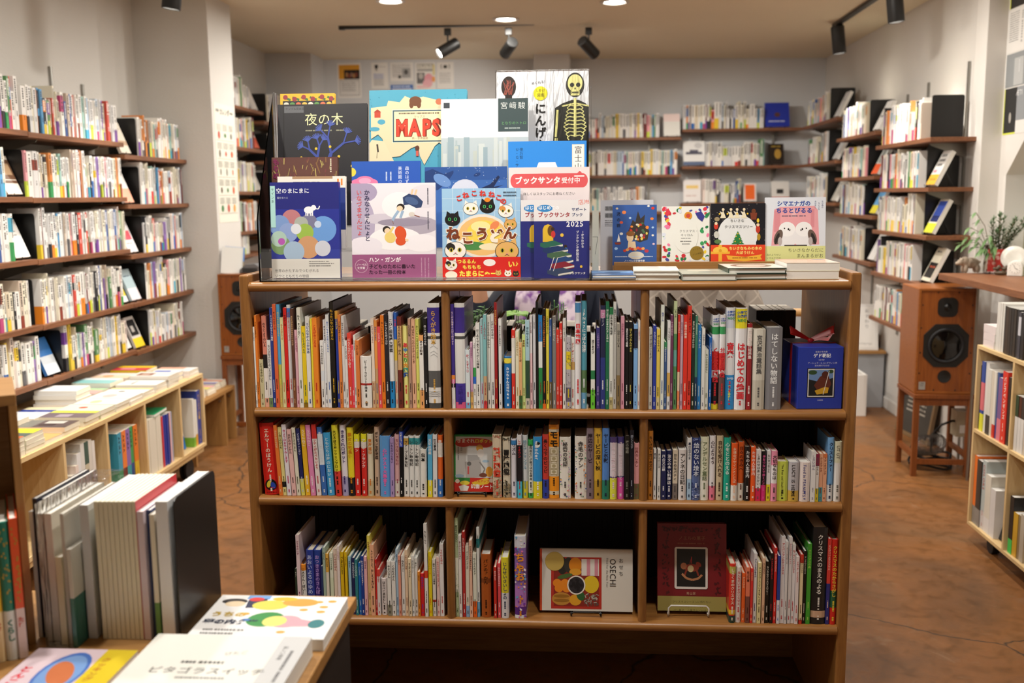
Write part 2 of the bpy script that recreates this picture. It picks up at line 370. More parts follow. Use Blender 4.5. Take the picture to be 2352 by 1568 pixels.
def spot(loc, aim, label, on=True, body=.155, rad=.038, w=1.0, drop=.115, off=False):
    loc = Vector(loc); d = Vector(aim).normalized(); t = thing('track_spotlight', label, 'spotlight', loc, group='black track spotlights')
    B().box(-.022, -.016, -.045, .022, .016, 0).build('adapter', M_BLKPL, t, bevel=.003)
    B().cyl((0, 0, -.04), (0, 0, -drop), .006, 10).build('stem', M_BLKPL, t)
    c = Vector((0, 0, -drop-rad*.3)); a = c-d*body*.5; b_ = c+d*body*.5
    m = B(); m.lathe([(rad*.9, 0), (rad, .004), (rad, body-.003), (rad*.96, body), (rad*.86, body-.001), (rad*.84, body-.02), (0.001, body-.021)], a, d, 28); m.build('lamp_body', M_BLKPL, t, smooth='auto')
    B().lathe([(rad*.83, body-.016), (rad*.8, body-.012), (0, body-.011)], a, d, 24).build('lens_offscreen' if off else 'lens', M_GLOW2, t)
    light('track_spot_%d_offscreen' % len(bpy.data.lights) if off else 'track_spot_lamp', 'SPOT', b_+d*.01, SPOT_W*w, t, d, size=.03, angle=78, blend=.9)
z0 = ceilz(.25)
tp, tq = at(780, 62, 'Z', 2.49), at(1488, 55, 'Z', 2.47)
tq.y = tp.y = (tp.y+tq.y)/2; tp.z = ceilz(tp.x); tq.z = ceilz(tq.x)
track('lamp_track', tp, tq, 'long black lamp track with three spotlights under the cream ceiling')
for px, aim, lb in ((1028, (-.75, -.42, -.5), 'black track spotlight turned toward the pillar, on the long track'), (1168, (-.4, .8, -.36), 'middle black spotlight of the long track, tipped toward the back wall'), (1352, (.5, .55, -.45), 'black track spotlight of the long track turned to the speaker-side wall')):
    x = at(px, 65, 'Y', tp.y).x; spot((x, tp.y, ceilz(x)-.018), aim, lb)
a, b_ = at(1908, 55, 'Z', 2.447), at(2010, 0, 'Z', 2.447)
xr = (a.x+b_.x)/2
track('lamp_track', (xr, a.y, ceilz(xr)), (xr, 1.2, ceilz(xr)), 'black lamp track running along the wall with the big speaker')
spot((xr, 4.28, ceilz(xr)-.018), (.12, .0, -1), 'upright black spotlight at the far end of the wall-side track', rad=.042, body=.17, drop=.085)
spot((xr, 3.12, ceilz(xr)-.018), (.12, .0, -1), 'upright black spotlight above the black bookends by the white frame', rad=.042, body=.17, drop=.085)
spot((xr, 1.9, ceilz(xr)-.018), (.12, .1, -1), 'upright black spotlight above the wooden desk with the plant', rad=.042, body=.17, drop=.085, off=True)
xl = -1.0
track('lamp_track', (xl, -.6, ceilz(xl)), (xl, 3.0, ceilz(xl)), 'black lamp track along the wall with the grey pillar')
spot((xl, 2.16, ceilz(xl)-.018), (-.16, 0, -1), 'upright black spotlight hanging before the grey pillar', rad=.042, body=.17, drop=.165)
spot((xl, 1.2, ceilz(xl)-.018), (-.25, 0, -1), 'upright black spotlight lighting the near wall planks', rad=.042, body=.17, drop=.165, off=True)
spot((xl, .2, ceilz(xl)-.018), (-.25, .1, -1), 'upright black spotlight over the low book cart', rad=.042, body=.17, drop=.165, off=True)
# ============================================================ the oak bookcase
CW, CD = 1.49, .52
ZB = (1.172, .859, .632, .318)
case = thing('oak_bookcase', 'waist-high oak bookcase with rounded shelf edges standing mid-room', 'bookcase')
PT = .026
for x0, x1 in ((0, PT), (CW-PT, CW)):
    B().box(x0, 0, 0, x1, CD, 1.19).build('end_panel', OAK['Z'], case, bevel=.005, segs=3)
def board(z, x0, x1, th=.023, y0=-.006, y1=CD-.004):
    pts = [(y1, z-th), (y1, z)]+[(p[0], p[1]) for p in arc(y0+.0115, z-.0115, .0115, 90, 270, 8)]
    return B().prism(pts, 'X', x0, x1).build('shelf_board', OAK['X'], case, smooth='auto')
for z in ZB: board(z, PT, CW-PT)
PX = (.507, .9875)
for k in range(3):
    za, zb = ZB[k+1], ZB[k]-.023
    for x in PX:
        B().box(x-.009, .012, za, x+.009, .21, zb).box(x-.009, .218, za, x+.009, CD-.01, zb).build('partition', OAK['Z'], case)
        pts = arc(x, .012, .0105, 180, 360, 10); B().prism(pts, 'Z', za, zb).build('post', OAK['Z'], case, smooth='auto')
# grooved sheet standing in for dark sleeves shelved from behind, two lower tiers
bk = B(); x = PT; bk.box(PT, .305, .318, CW-PT, .31, .609).box(PT, .305, .632, CW-PT, .31, .836)
while x < CW-PT-.005:
    wdt = rnd.uniform(.012, .024); x2 = min(CW-PT, x+wdt); q_ = rnd.uniform(0, .004); bk.box(x, .298+q_, .318, x2-.0015, .305, .609).box(x, .298+q_, .632, x2-.0015, .305, .836); x = x2
bk.build('backing', plain('dark_sleeves', '1d1511', .6), case)
B().box(PT, CD-.03, 0, CW-PT, CD-.012, ZB[3]-.023).build('rear_plinth', OAK['X'], case)
# ============================================================ spine-out books of the oak bookcase
BAYS = {}
def bay(key, ox, oy, s, zi, ys, anchor, tier, data): BAYS[key] = (ox, oy, s, zi, ys, anchor, tier, data)
EP, P1, P2 = 'from the table-side end panel', 'past the table-side post', 'past the speaker-side post'
bay('TL', 560, 650, 4.704, 1, .014, EP, 'upper', '''
105 138 470|e8e8e4|ちいさいおうち|222222|
142 185 345|e8822e|さっちゃんのまほうのて|20140a|
190 232 825|c9c39a|にてるきかいて|5a5a3a|
235 280 355|e8e2dc|のうじょうのいえ|2a2a2a|.58-1:dc8a78;.43-.58:1c1c20;0-.1:e0a890
282 322 615|dcdcdc|ちいさなふたりのいえさがし|606068|0-.14:6a8a5a
325 360 265|2b4090|とってもすばらしい場所|dde4f0|
362 395 225|e0663a|きょうのおやつは|5a1a10|
397 430 230|4fa6da|おじいちゃんのごくらく|e8d85a|0-.22:c8b46a;.22-.42:b8c45a
435 468 370|d8d6a2|ねえおぼえてる|c87a4a|
472 505 265|d6221f|サボテン日|2a0a0a|
508 543 235|d8d8dc|だいじょうぶだいじょうぶ|c84a4a|.88-.97:4a80c8
548 577 275|5b3a2e|あなたがおなかのなかにいたとき|d8b080|0-.3:7a4a30
580 615 505|e8b6c4|いのりのまほう|a85a78|
617 655 265|e6e6da|ねえ、きいてみて！|1e3a24|
658 698 465|e6c81e|もうどう犬べぇべ|2a6a3a|0-.06:8a6a10
700 745 360|e6e6e4|うどんなかんじかなあ|2a4a90|
758 776 380|e8d53a|||
778 826 375|ec8b2e|こえがきこえる|c83020|
850 885 620|e6e6e4|やっつみのるたね|2a2a2a|.4-.55:d8e0e8
887 918 395|e2e4e8|きゅうきゅうばこ|3a3a4a|
920 955 340|e4e6e6|おじいちゃんのおじいちゃん|3a6ac0|
965 1010 200|15120f|もったいないばあさん|d8a828|
1020 1048 300|253a98|こどもかいぎ|e8d020|.92-1:d8a040
1050 1080 340|de833e|ゴムあたまポンたろう|2a1a10|
1083 1112 355|dcdcdc|おちゃのじかんにきたとら|2a2a2a|
1115 1140 620|e2e2e0|きょうはなんのひ|3a3a3a|
1143 1183 540|de4234|にんじんだいこんごぼう|f4e8e0|
1185 1207 670|e4465c|うどんのうーやん|f8f0f0|
1208 1228 560|e6e6e2|たいせつなたまご|3a3a3a|
1230 1268 615|dc7e3c|うどんや|5a2a10|
1275 1390 790|e8e8e4|ピーターラビットの絵本|3a3a3a|.44-.48:b02820
1400 1430 380|e8d8c8|からすのパンやさん|8a2a2a|0-.3:cfae8a
1432 1462 400|e89a4a|おはなしのほん|2a4a9a|0-.45:c8a070
1465 1500 470|e44b50|レッスン|f8e0e0|
1503 1540 345|e87d20|おしいれのぼうけん|5a2408|
1543 1582 340|211e26|しゃっくりガイコツ|e8e8e8|
1585 1640 310|e4e6ea|こひと固有種大図鑑|1a1a1a|0-.28:1f88cc
1648 1675 315|c8b8a0|給食番長|e03a5a|.72-1:2a62c0;.5-.72:d8b838
1682 1725 360|6f2c24|いえのなかの妖怪ずかん|2a1a10|.42-.9:d0a878
1732 1792 465|e8e48c|!あやとり大図鑑|d83040|
1797 1825 380|b48f7c|たなばた妖怪|3a2a22|
1830 1870 390|e6b492|おばあちゃんの小さかったとき|6a3a24|
1873 1908 390|dcde70|おじいちゃんの小さかったとき|4a5a1a|
1913 1957 560|e8a86a|あそび読本|3a2a20|.25-.92:ecebe6
1960 1998 380|141416|のこったのこった|e8e8e8|
2005 2133 215|e4e4e2|らくがき絵本|d8a850|.72-.96:3a2a88;.66-.69:4a4a4a;0-.05:4a4a4a;.2-.36:5a5a5a''')
bay('TM', 1010, 650, 4.704, 1, .014, P1, 'upper', '''
100 172 225|3d2b88|らくがき絵本えんぴつ付セット|e8d0e0|0-.2:e0e0de;.28-.32:e88a3a;.24-.28:e06aa0;.2-.24:1a1a1a
178 282 215|e2e2e0|!五味太郎|3a2a88|.72-.96:3d2b88;.66-.69:4a4a4a;0-.06:d85a88;.06-.24:44329a
287 333 720|d8e4ea|かずとすうじ|c8303a|0-.1:7ab0d8
338 365 640|c89eb8|はなのはなし|7a3a6a|0-.25:d8b060
370 398 590|e6e6e4|100|1a1a1a|.45-.58:3aa050;.35-.45:2a6ad0
400 442 430|e8e8e4|はじめてであうすうがくの絵本|2a2a2a|
447 478 390|a8ccd0|テクテク|c03a5a|0-.3:b8c4d4
482 515 340|80babf|100円たんけん|b03040|0-.35:c8a880;0-.08:d03a3a
520 555 350|e0e0da|ぐりとぐらの1ねんかん|2a2a2a|
560 598 335|e6e6e4|とけいのえほん|2a2a2a|
602 630 205|9e2024|みんなのいちにち|e8c860|
645 676 385|e2e4e4|おうちにまにあわない|3a3a3a|
697 778 795|1c72ba|!カッちゃんカガつく|f4f8fc|.87-.97:e8d84a
783 818 505|dc372b|うらおばえ|e8e8e0|.45-.9:ece8e0
825 860 520|e6e2c4|ことばあそびうた|b08a4a|
862 893 640|e4b27c|りんごりらっぱ|5a3a1a|0-.2:3f6a3a
895 930 555|cce090|寿限無|8a5a2a|
932 975 400|a8ccd8|ほんやくすると|2a4a5a|0-.55:2f4f3a;.0-.12:c8c0b0
978 1005 350|ecc6cc|さくらとなき|7a4a5a|.6-1:e6e2e4
1012 1040 340|d4d6dc|しりとり|3a3a4a|
1042 1068 200|101010|||
1072 1112 345|e4e8e6|ことばとふたり|8a2a2a|.72-1:2a86d0;0-.44:2a8a4a
1115 1148 280|1a1614|フランクリンの空とぶ本やさん|e07a2a|0-.05:e06a20
1152 1182 280|e8da4c|このほんよんでくれ！|2a2a1a|
1185 1212 390|3a5a98|どうぶつたち|c8d0e0|0-.3:6a5a3a
1220 1258 360|807e7a|どこかとおくに|e0e0dc|
1262 1292 500|d83a2e|てんぷら|f4e4d8|
1295 1325 430|da362e|しゅっぱつ|f8ece8|
1332 1362 390|e4e4e0|これじゅうじゅう|2a2a2a|
1368 1415 580|b4b0b8|!道転車|e8d020|.55-.8:e0d050;.1-.3:6a6478
1420 1457 590|e2e2de|ピン・ポン・バス|c83a3a|.55-.66:c8a060
1462 1525 200|e6e6ea|!日本地図|d83038|.9-.99:4a8ac0
1528 1588 190|5098ac|JPN47にっぽん絵図|e8eef0|0-.36:5a7a50;0-.15:6aa0c8
1632 1675 550|e4e6e0|迷路あそび|3a3a3a|0-.26:6cc83a;.4-.52:2a7a4a
1690 1728 480|3d3778|こわがらない|b8a0d8|
1735 1785 240|23284a|フィーノ|e0e0ea|.88-.96:c88ab0;0-.08:b87a9a;.0-.5:2e3a80
1790 1825 195|206f4c|はじめての日本のれきしえほん|e8ece4|
1830 1868 260|dfe2dc|世界恐竜発見地図|2a2a2a|.93-1:2a7a4a;0-.12:c0b480
1872 1903 200|dedfdc|地球がうみだす土のはなし|6a6a6a|
1908 1945 440|9a958a|山はしっている|3a3a3a|0-.4:86704a
1953 1990 360|e2a5b8|山の木ドン！|8a3a5a|
2000 2035 420|121214|宝石のひみつ図鑑|e8e8e8|
2038 2078 420|141414|はくぶつかんのよる|d8c860|
2090 2132 445|80b2e6|あらしのよるに|2a3a6a|.72-.95:20263a
2136 2175 400|e4e2dc|100万回生きたねこ|c8303a|''')
bay('TR', 1470, 650, 4.523, 1, .014, P2, 'upper', '''
85 120 470|e6e6dc|ぽっぽっぽだいじょうぶ？|4a4a4a|
128 160 440|2f40a6|とんでごらん！|e8e8f0|
165 200 475|e4ca5c|ぼくたちのいえ|3a2a1a|.0-.15:d8c890
207 240 225|e4ebe2|虫ガール|2a4a9a|
243 270 610|3f5e90|おばけようちえん|d0d8e8|.9-1:3a8a5a
275 305 395|e2e4e6|とんでもない|5a5a5a|.15-.42:d8b060
308 333 330|703c5c|やっぱりおおかみ|e0c0d0|
340 372 185|62a068|いろいろ|2a2a2a|.7-1:c8d8a8;.4-.55:7ac0b8
382 405 330|d83a30|ひつじシステム|f0e0d8|.0-.2:e88a5a;.2-.4:e8d0b0
410 435 335|c8a6b8|むらさきライオン|4a2a3a|
440 480 330|e2372a|二番目の悪者|f4d8c8|
485 520 235|e03c2d|うさぎのくまさん|1a0a0a|
525 558 320|1f3128|まちにまったおでかけのひ|e8e8d8|
560 585 340|41826c|2ひきのカエル|d8ecd8|0-.35:1f3a5a
590 622 430|2b82ca|おいしい魚ずかん|d8ecf8|
630 662 470|e4e6e2|さかなくん|6a6a7a|
665 700 690|dfe4da|ちいさなおはなし|6a7a5a|
707 732 560|2062b4|100ぴきかぞく|f0f4f8|
738 808 335|e4e6ea|!くらべる図鑑|d8303a|.42-.62:d8332e;.06-.34:1c1c22;0-.06:e8d838;.8-.88:3a9a5a
812 872 330|e4e4e6|!分解する図鑑|d8303a|.0-.38:6a4a48;.42-.6:d83a34;.8-.88:3a9a5a
880 970 255|e8eaee|!音楽|d8303a|0-.34:2a92d8;.8-.97:d4dcec
976 1090 255|e9e9ec|!はじめての絵画|d8303a|.8-.99:e8dc2a
1097 1150 425|9e2229|芥川龍之介短編集|f0e0dc|.75-.96:e8e2dc
1160 1285 480|d2cfc3|宮沢賢治童話集|5a5a5a|0-.37:c0bcae
1297 1460 460|7d7d82|はてしない物語|eceef0|''')
bay('ML', 560, 940, 4.704, 2, .014, EP, 'middle', '''
230 385 150|da271f|エルマーのぼうけん|f8ecd8||115
395 430 165|e57c35|ふたりはともだち|f0d8b8||285
432 470 190|e0db92|こねこのぴっち|3a3a2a|.12-.2:1a1a1a|330
478 525 160|e6e2ea|きょうはおやすみします|c83a70||362
533 577 210|e8bbb8|天使のかいかた|4a3a3a||425
583 620 195|e0decb|ぎんこさんごさん|5a5a3a||475
627 665 205|24285e|どろぼうジャンボリ|c8cce8|0-.25:dcd868|522
673 725 165|ebbb2d|うどんねこ|f8f4e0||565
733 783 165|e089b8|うどんねこ|f8e8f0||630
795 843 160|e6dedc|スパゲッティがたべたいよう|c83a44|.8-1:d83a34|707
850 902 190|3e6db8|子ぎつね音のなる石|e8f0f8|.45-.9:dce6f0|775
908 985 255|3fa2dc|ともだちは海のにおい|d0ecf8||848
1000 1063 165|dcd530|大どろぼうホッツェンプロッツ|1a1a10|0-.35:d83a30|945
1070 1133 165|e2deea|きまぐれロボット|3a2a6a|0-.27:a8a4cc|1030
1140 1205 195|e6d42a|魔女の宅急便|d88a1a|0-.27:14161e|1107
1212 1262 268|d62e28|エジソン|f4f0ec|.88-1:e8e42a;.78-.88:e8e0dc|1190
1278 1333 268|d62e28|アンネ・フランク|f4f0ec|.88-1:e8e42a;.78-.88:e8e0dc|1262
1343 1403 268|ded6bc|東海道中|d8802a|0-.25:c8bc98|1330
1420 1472 185|c6aa92|ポケモン生態図鑑|3a2a20||1393
1480 1587 285|5e9ede|!心理テスト大集合|e86ab0||1465
1592 1632 300|aa92c4|いのちがつらない|4a3a6a||
1638 1688 270|dcaeae|ちいさないきもの|a04a5a|0-.25:e0d8cc|
1692 1727 190|121214|幻獣の飼い方|e0e0e0|.72-.94:2a4ac0|
1735 1785 290|e4e4e0|ファーブル昆虫記|3a3a3a|.86-.97:c8a050|
1790 1845 285|e4e6e4|シートン動物記|3a3a3a|.86-.97:3a9aa0|
1850 1905 285|e4e6e4|シートン動物記|3a3a3a|.86-.97:3a9aa0|
1910 1978 430|e6e6e0|虫本|1a1a1a||
1993 2040 270|5ab0dc|天気の図鑑|f0f4f8|0-.27:e8dc3a|
2047 2092 270|e0e2e4|防災事典|2a2a2a||
2098 2152 280|e46a2a|数の図鑑|f8f0e8|0-.29:3a78c8;.65-.88:eceae4|''')
bay('MM', 1010, 940, 4.704, 2, .014, P1, 'middle', '''
577 670 270|dccdb4|!料理図鑑|d8402a|0-.2:c4ac90
685 765 300|d8d0ba|!冒険図鑑|1a1a1a|0-.2:b0a488
775 835 320|dedde8|リズム|2a2a4a|.9-.98:3a86c8
843 890 270|1c1a20|レディオワン|c8202a|0-.27:48bcd8;.84-1:e0e0e4
897 953 280|cfd6da|給食アンサンブル|6a9ab0|0-.27:dcd038
960 1013 330|e2e8e0|自閉症の僕が跳びはねる理由|2a2a2a|0-.09:3ab058;.9-1:3ab058
1015 1107 295|2f92d6|wonder|f4f8fc|0-.28:e0d42a
1113 1178 270|cc3d32|長くつ下のピッピ|2a1a1a|0-.3:2a40a8
1182 1288 165|d8d0b8|!モモ|2a2010|.94-1:ec961e;0-.05:ec961e;.7-.9:ec961e;.1-.3:ec961e
1297 1415 300|e8e6de|秘密の花園|3a3a3a|
1460 1585 290|e8e6de|赤毛のアン|3a3a3a|
1587 1663 200|80707a|岸辺のヤービ|2a1e26|
1668 1750 200|d2a838|ヤービの深い秋|2a2010|0-.26:b8922e
1755 1830 200|5083cc|ヤービと氷獣|1a2440|0-.27:1f7a64
1838 1910 300|4a3a70|さみしい夜のページ|e8d0dc|0-.35:dce04a;.37-.92:d8cfd8
1917 1988 300|463a78|さみしい夜にはペンを持て|e8d0dc|0-.35:e05ab0;.37-.9:d8cfd8
1995 2045 280|131311|夜の物語|8a8a80|
2050 2092 220|11131f|闇とくらす|9aa0b0|
2098 2150 365|e4a2a6|世界のしるし|8a4a4a|0-.28:6a6444''')
bay('MR', 1470, 940, 4.523, 2, .014, P2, 'middle', '''
75 130 220|ac6c20|ちいさなトガリネズミ|2a1a08|
137 165 415|e2e2e2|夏の庭|3a3a4a|
177 208 415|dcdcda|あしたのことば|5a5a5a|
215 265 430|1f2754|風の又三郎|e8e8ec|
270 328 430|1f2754|注文の多い料理店|e8e8ec|
335 385 420|d4c8b4|おちゃめなパティ|4a4a4a|0-.33:7a706c
395 475 415|dedada|アンネの日記|3a3a3a|
485 528 295|e4e6e8|星の王子さま|2a3a5a|0-.34:a8c8e4
533 617 295|233772|絵のない絵本|d8e0f0|0-.4:55699c
622 705 285|dde0c6|アンデルセン童話|6a7a5a|0-.37:e8e8dc
716 775 275|e6e4e8|心によりそう|3a2a3a|0-.22:e8809a
787 855 275|cab998|自分を受け入れる|4a3a2a|
863 932 295|18a890|心をととのえる|e0f4f0|
940 1003 350|ea5c20|永遠のデザインとことば|f8d0b0|0-.27:e8e6e2
1012 1073 340|c8571e|日々のきみへ|5a1a08|0-.3:ded8cc
1077 1135 385|131313|たちの人生案内|e8e8e8|
1140 1192 390|ee5e24|たちの人生案内|f8e4dc|
1195 1245 420|e0dcdc|しあわせはあったかい|5a5a5a|0-.25:d82a58
1250 1303 435|161216|手をつないで歩くこと|e05a9a|0-.32:d8307a
1308 1347 430|e2e2e4|たいせつなこと|3a3a3a|0-.33:e0d62a
1353 1415 430|e6e2e4|大切なものは|3a3a3a|.72-1:e690ac;0-.36:e690ac
1423 1530 545|cedc58|The Best and Small Friend|1a1a1a|
1535 1640 545|b8b6bc|LUCY IS HERE|1a1a1a|0-.28:caa848
1650 1755 545|e2d6d2|Food in PEANUTS|2a3a8a|
1762 1808 430|e2e2e2|しろいほん|8a8aa0|
1812 1845 460|e0dcd8|それでもわたしは|5a5a5a|.75-1:8a2044;0-.28:d8c030
1850 1887 460|e2a886|クックブック|7a3a24|0-.3:4a98a4
1890 1928 460|e2a886|スケッチブック|7a3a24|.92-1:d87a4a
1935 1998 295|70a6da|クリストファー|1f2a50|0-.26:dfe4e8
2008 2098 335|e2e0dc|UT UT|6a6a60|.65-1:d8d8bc''')
bay('BL', 560, 1160, 4.704, 3, .014, EP, 'lower', '''
575 596 680|2a3a2a|まって！|d8d8d0|
598 634 320|e6d2d8|どうぞのいす|8a2a5a|
640 690 640|e4e4e0|ころりん・ぽい！|2a2a2a|.88-1:e8902a
700 775 485|2b419e|あおいよるのゆめ|b8c4f0|0-.28:d8d030
778 853 490|3d3188|おつきさまのさんぽ|b898e0|.78-1:2c46a0
858 878 650|2a3a6a|||
882 910 450|a0b8aa|だいこん|3a4a42|
915 942 515|e2dcd0|音にさわる|2a2a2a|.7-1:e0b050
955 987 510|d4e0c4|いつつうさぎ|3a6a3a|.6-1:e0e8d8
992 1030 470|ead8c8|いしゃのかばん|b05a5a|
1035 1060 440|e8dede|うさぎさん|a05a70|
1066 1100 505|e0be1f|ぺんぎんたいそう|1a1a1a|
1115 1140 500|e0be1f|ハンバーガー|6a2a10|
1150 1178 550|9ecae2|おはよう|2a4a6a|
1185 1220 570|222a58|みんなねむたら|e0e4f0|
1222 1250 580|318389|こんやもねむれ|d0ece8|
1255 1282 620|1e6ec6|くじらさん|d0e4f8|
1285 1317 545|203c8e|おつきさまいただきます！|e8e8f0|
1320 1350 550|e6b4be|おやすみ|6a3a4a|
1355 1385 330|e6cc90|おはなし|8a4a2a|.7-1:e8dc60
1388 1430 420|ebb28e|トイレのこと、おしえてあげる！|3a2a2a|
1435 1452 585|cf2a28|パン|f0e0d8|
1455 1485 690|e2dede|しょうぼう|c83a3a|.85-1:d84a40
1495 1555 790|e4dcdc|はらぺこあおむし|3a3a3a|
1565 1605 600|e6e6e2|やさいさん|2a2a2a|0-.2:8a8a7a
1612 1652 600|e6e6e2|くだものさん|2a2a2a|
1657 1682 475|a8c8e0|あおいとり|3a5a8a|
1685 1710 535|e6a08a|わたし|7a2a1a|
1717 1752 545|e4e4e0|ねえだっこ|2a2a2a|
1757 1785 480|e8ceb0|いないいないばあ|8a4a2a|
1793 1825 570|e6d8b8|きんぎょどうぞ|5a4a2a|
1830 1855 540|e2e4e2|はいはいはーい！|3a3a3a|
1857 1887 570|e4e6e2|おっ！|1a1a1a|
1893 1915 710|e6902c|ふわふわ|5a2a08|
1920 1957 735|d0262c|はんぶんこ|3a4ac0|
1967 2000 195|e6e6e4|もこもこもこ|2a2a2a|.42-.5:d84a2a
2008 2042 500|e8d420|ころころにゃーん|e07a1a|
2050 2083 580|dedcd4|赤ちゃんにおくる絵本|2a2a2a|.25-.29:b83a2a
2093 2125 560|e8ccc4|わらべうたであそびましょ！|c84a5a|
2130 2168 420|e6e4e4|うたのえほん|c83a3a|''')
bay('BM', 1010, 1160, 4.704, 3, .014, P1, 'lower', '''
133 212 135|b4c49c|森の中のおはなし|4a5a3a|.25-.6:e2e4d4
217 248 320|e4e2de|ありがとうのえほん|7a3a3a|
255 285 285|b42c2c|たいせつなこと|f4e4dc|
290 325 440|ddd8c8|バースデイブック|5a5a4a|0-.16:8ab0d8
330 360 375|e8bca4|おなかのなかのあかちゃんへ|5a2a1a|
367 405 515|dce0d2|たくさんのドア|4a5a4a|0-.25:e8641e
410 437 245|e0e4e2|しあわせになあれ|2a2a2a|.78-.88:2a8a90;0-.17:6aa8d0
455 555 530|aa561f|パンのずかん|3a1808|.55-.62:7a3c14
590 620 660|c83026|ありがとう|f4e0d8|
630 663 625|e0505a|わたしのあかちゃん|f8e0e0|
672 748 560|dcdfe4|じんせいさいしょの|2a3a5a|.42-1:dcd430
815 935 330|8a6ab4|!ちゃお|ec9a2a|.86-1:d8dcec;0-.04:e0e4ec;.04-.14:5a2a88;.14-.4:b07ac8''')
bay('BR', 1470, 1160, 4.523, 3, .014, P2, 'lower', '''
920 983 605|d03426|しろくまのクリスマス|f8f0dc|0-.12:1c3a30;.84-.96:b8b054;.14-.22:e0b828
990 1043 640|e6dcd8|みんなだいすきクリスマス|c8303a|
1050 1085 705|e66428|クリスマス|f0d8b8|
1090 1130 640|e68060|飛ぶ教室|3a1a10|0-.48:7a4a40
1137 1163 650|d83430|クリスマス|f0d8a0|
1170 1202 500|e4e4e8|ぶんごさまがあそぶ|2a3a7a|
1210 1245 590|e4d8a0|サンタクロースっているんでしょうか|4a3a1a|
1257 1285 545|ddb494|ちいさなゾウ|5a3a22|
1293 1330 585|121412|ちいさなクリスマスツリー|e8e8e0|
1338 1370 495|161214|サンタさんありがとう|d8303a|
1377 1405 440|d22a26|はじめてのクリスマス|f8e4d8|
1413 1440 520|e0e2e8|さむい日のおはなし|2a4ac0|.35-1:24409a
1447 1487 325|e4e0e2|アンパンマンのクリスマス|c83040|
1490 1515 370|dad8d8|ちゃっくまんのサンタ|8a5a5a|
1525 1557 330|e2e0e2|クリスマスマーケット|c84a5a|
1563 1595 405|e4e2e4|ねずみくんのクリスマス|c83a4a|
1600 1632 525|e6dcdc|ドタバタ・クリスマス|c83a4a|
1645 1675 505|e4d2a8|とのクリスマス|2a1a10|.88-1:c83a2a;0-.06:c83a2a
1682 1712 475|121212|サンタのクリスマス|e8e0d8|
1717 1758 395|409c30|クリスマスの森|a8d860|
1770 1918 230|17191c|クリスマスのまえのよる|eceae4|0-.07:17191c;.07-.14:c8a488
1923 1958 345|2c2f7c|とどけいいよクリスマス|f4d8c8|.48-1:d84038
1965 2053 355|d0281f|クリスマスのたからさがし|f0dc4a|.2-.4:1f5a3c''')
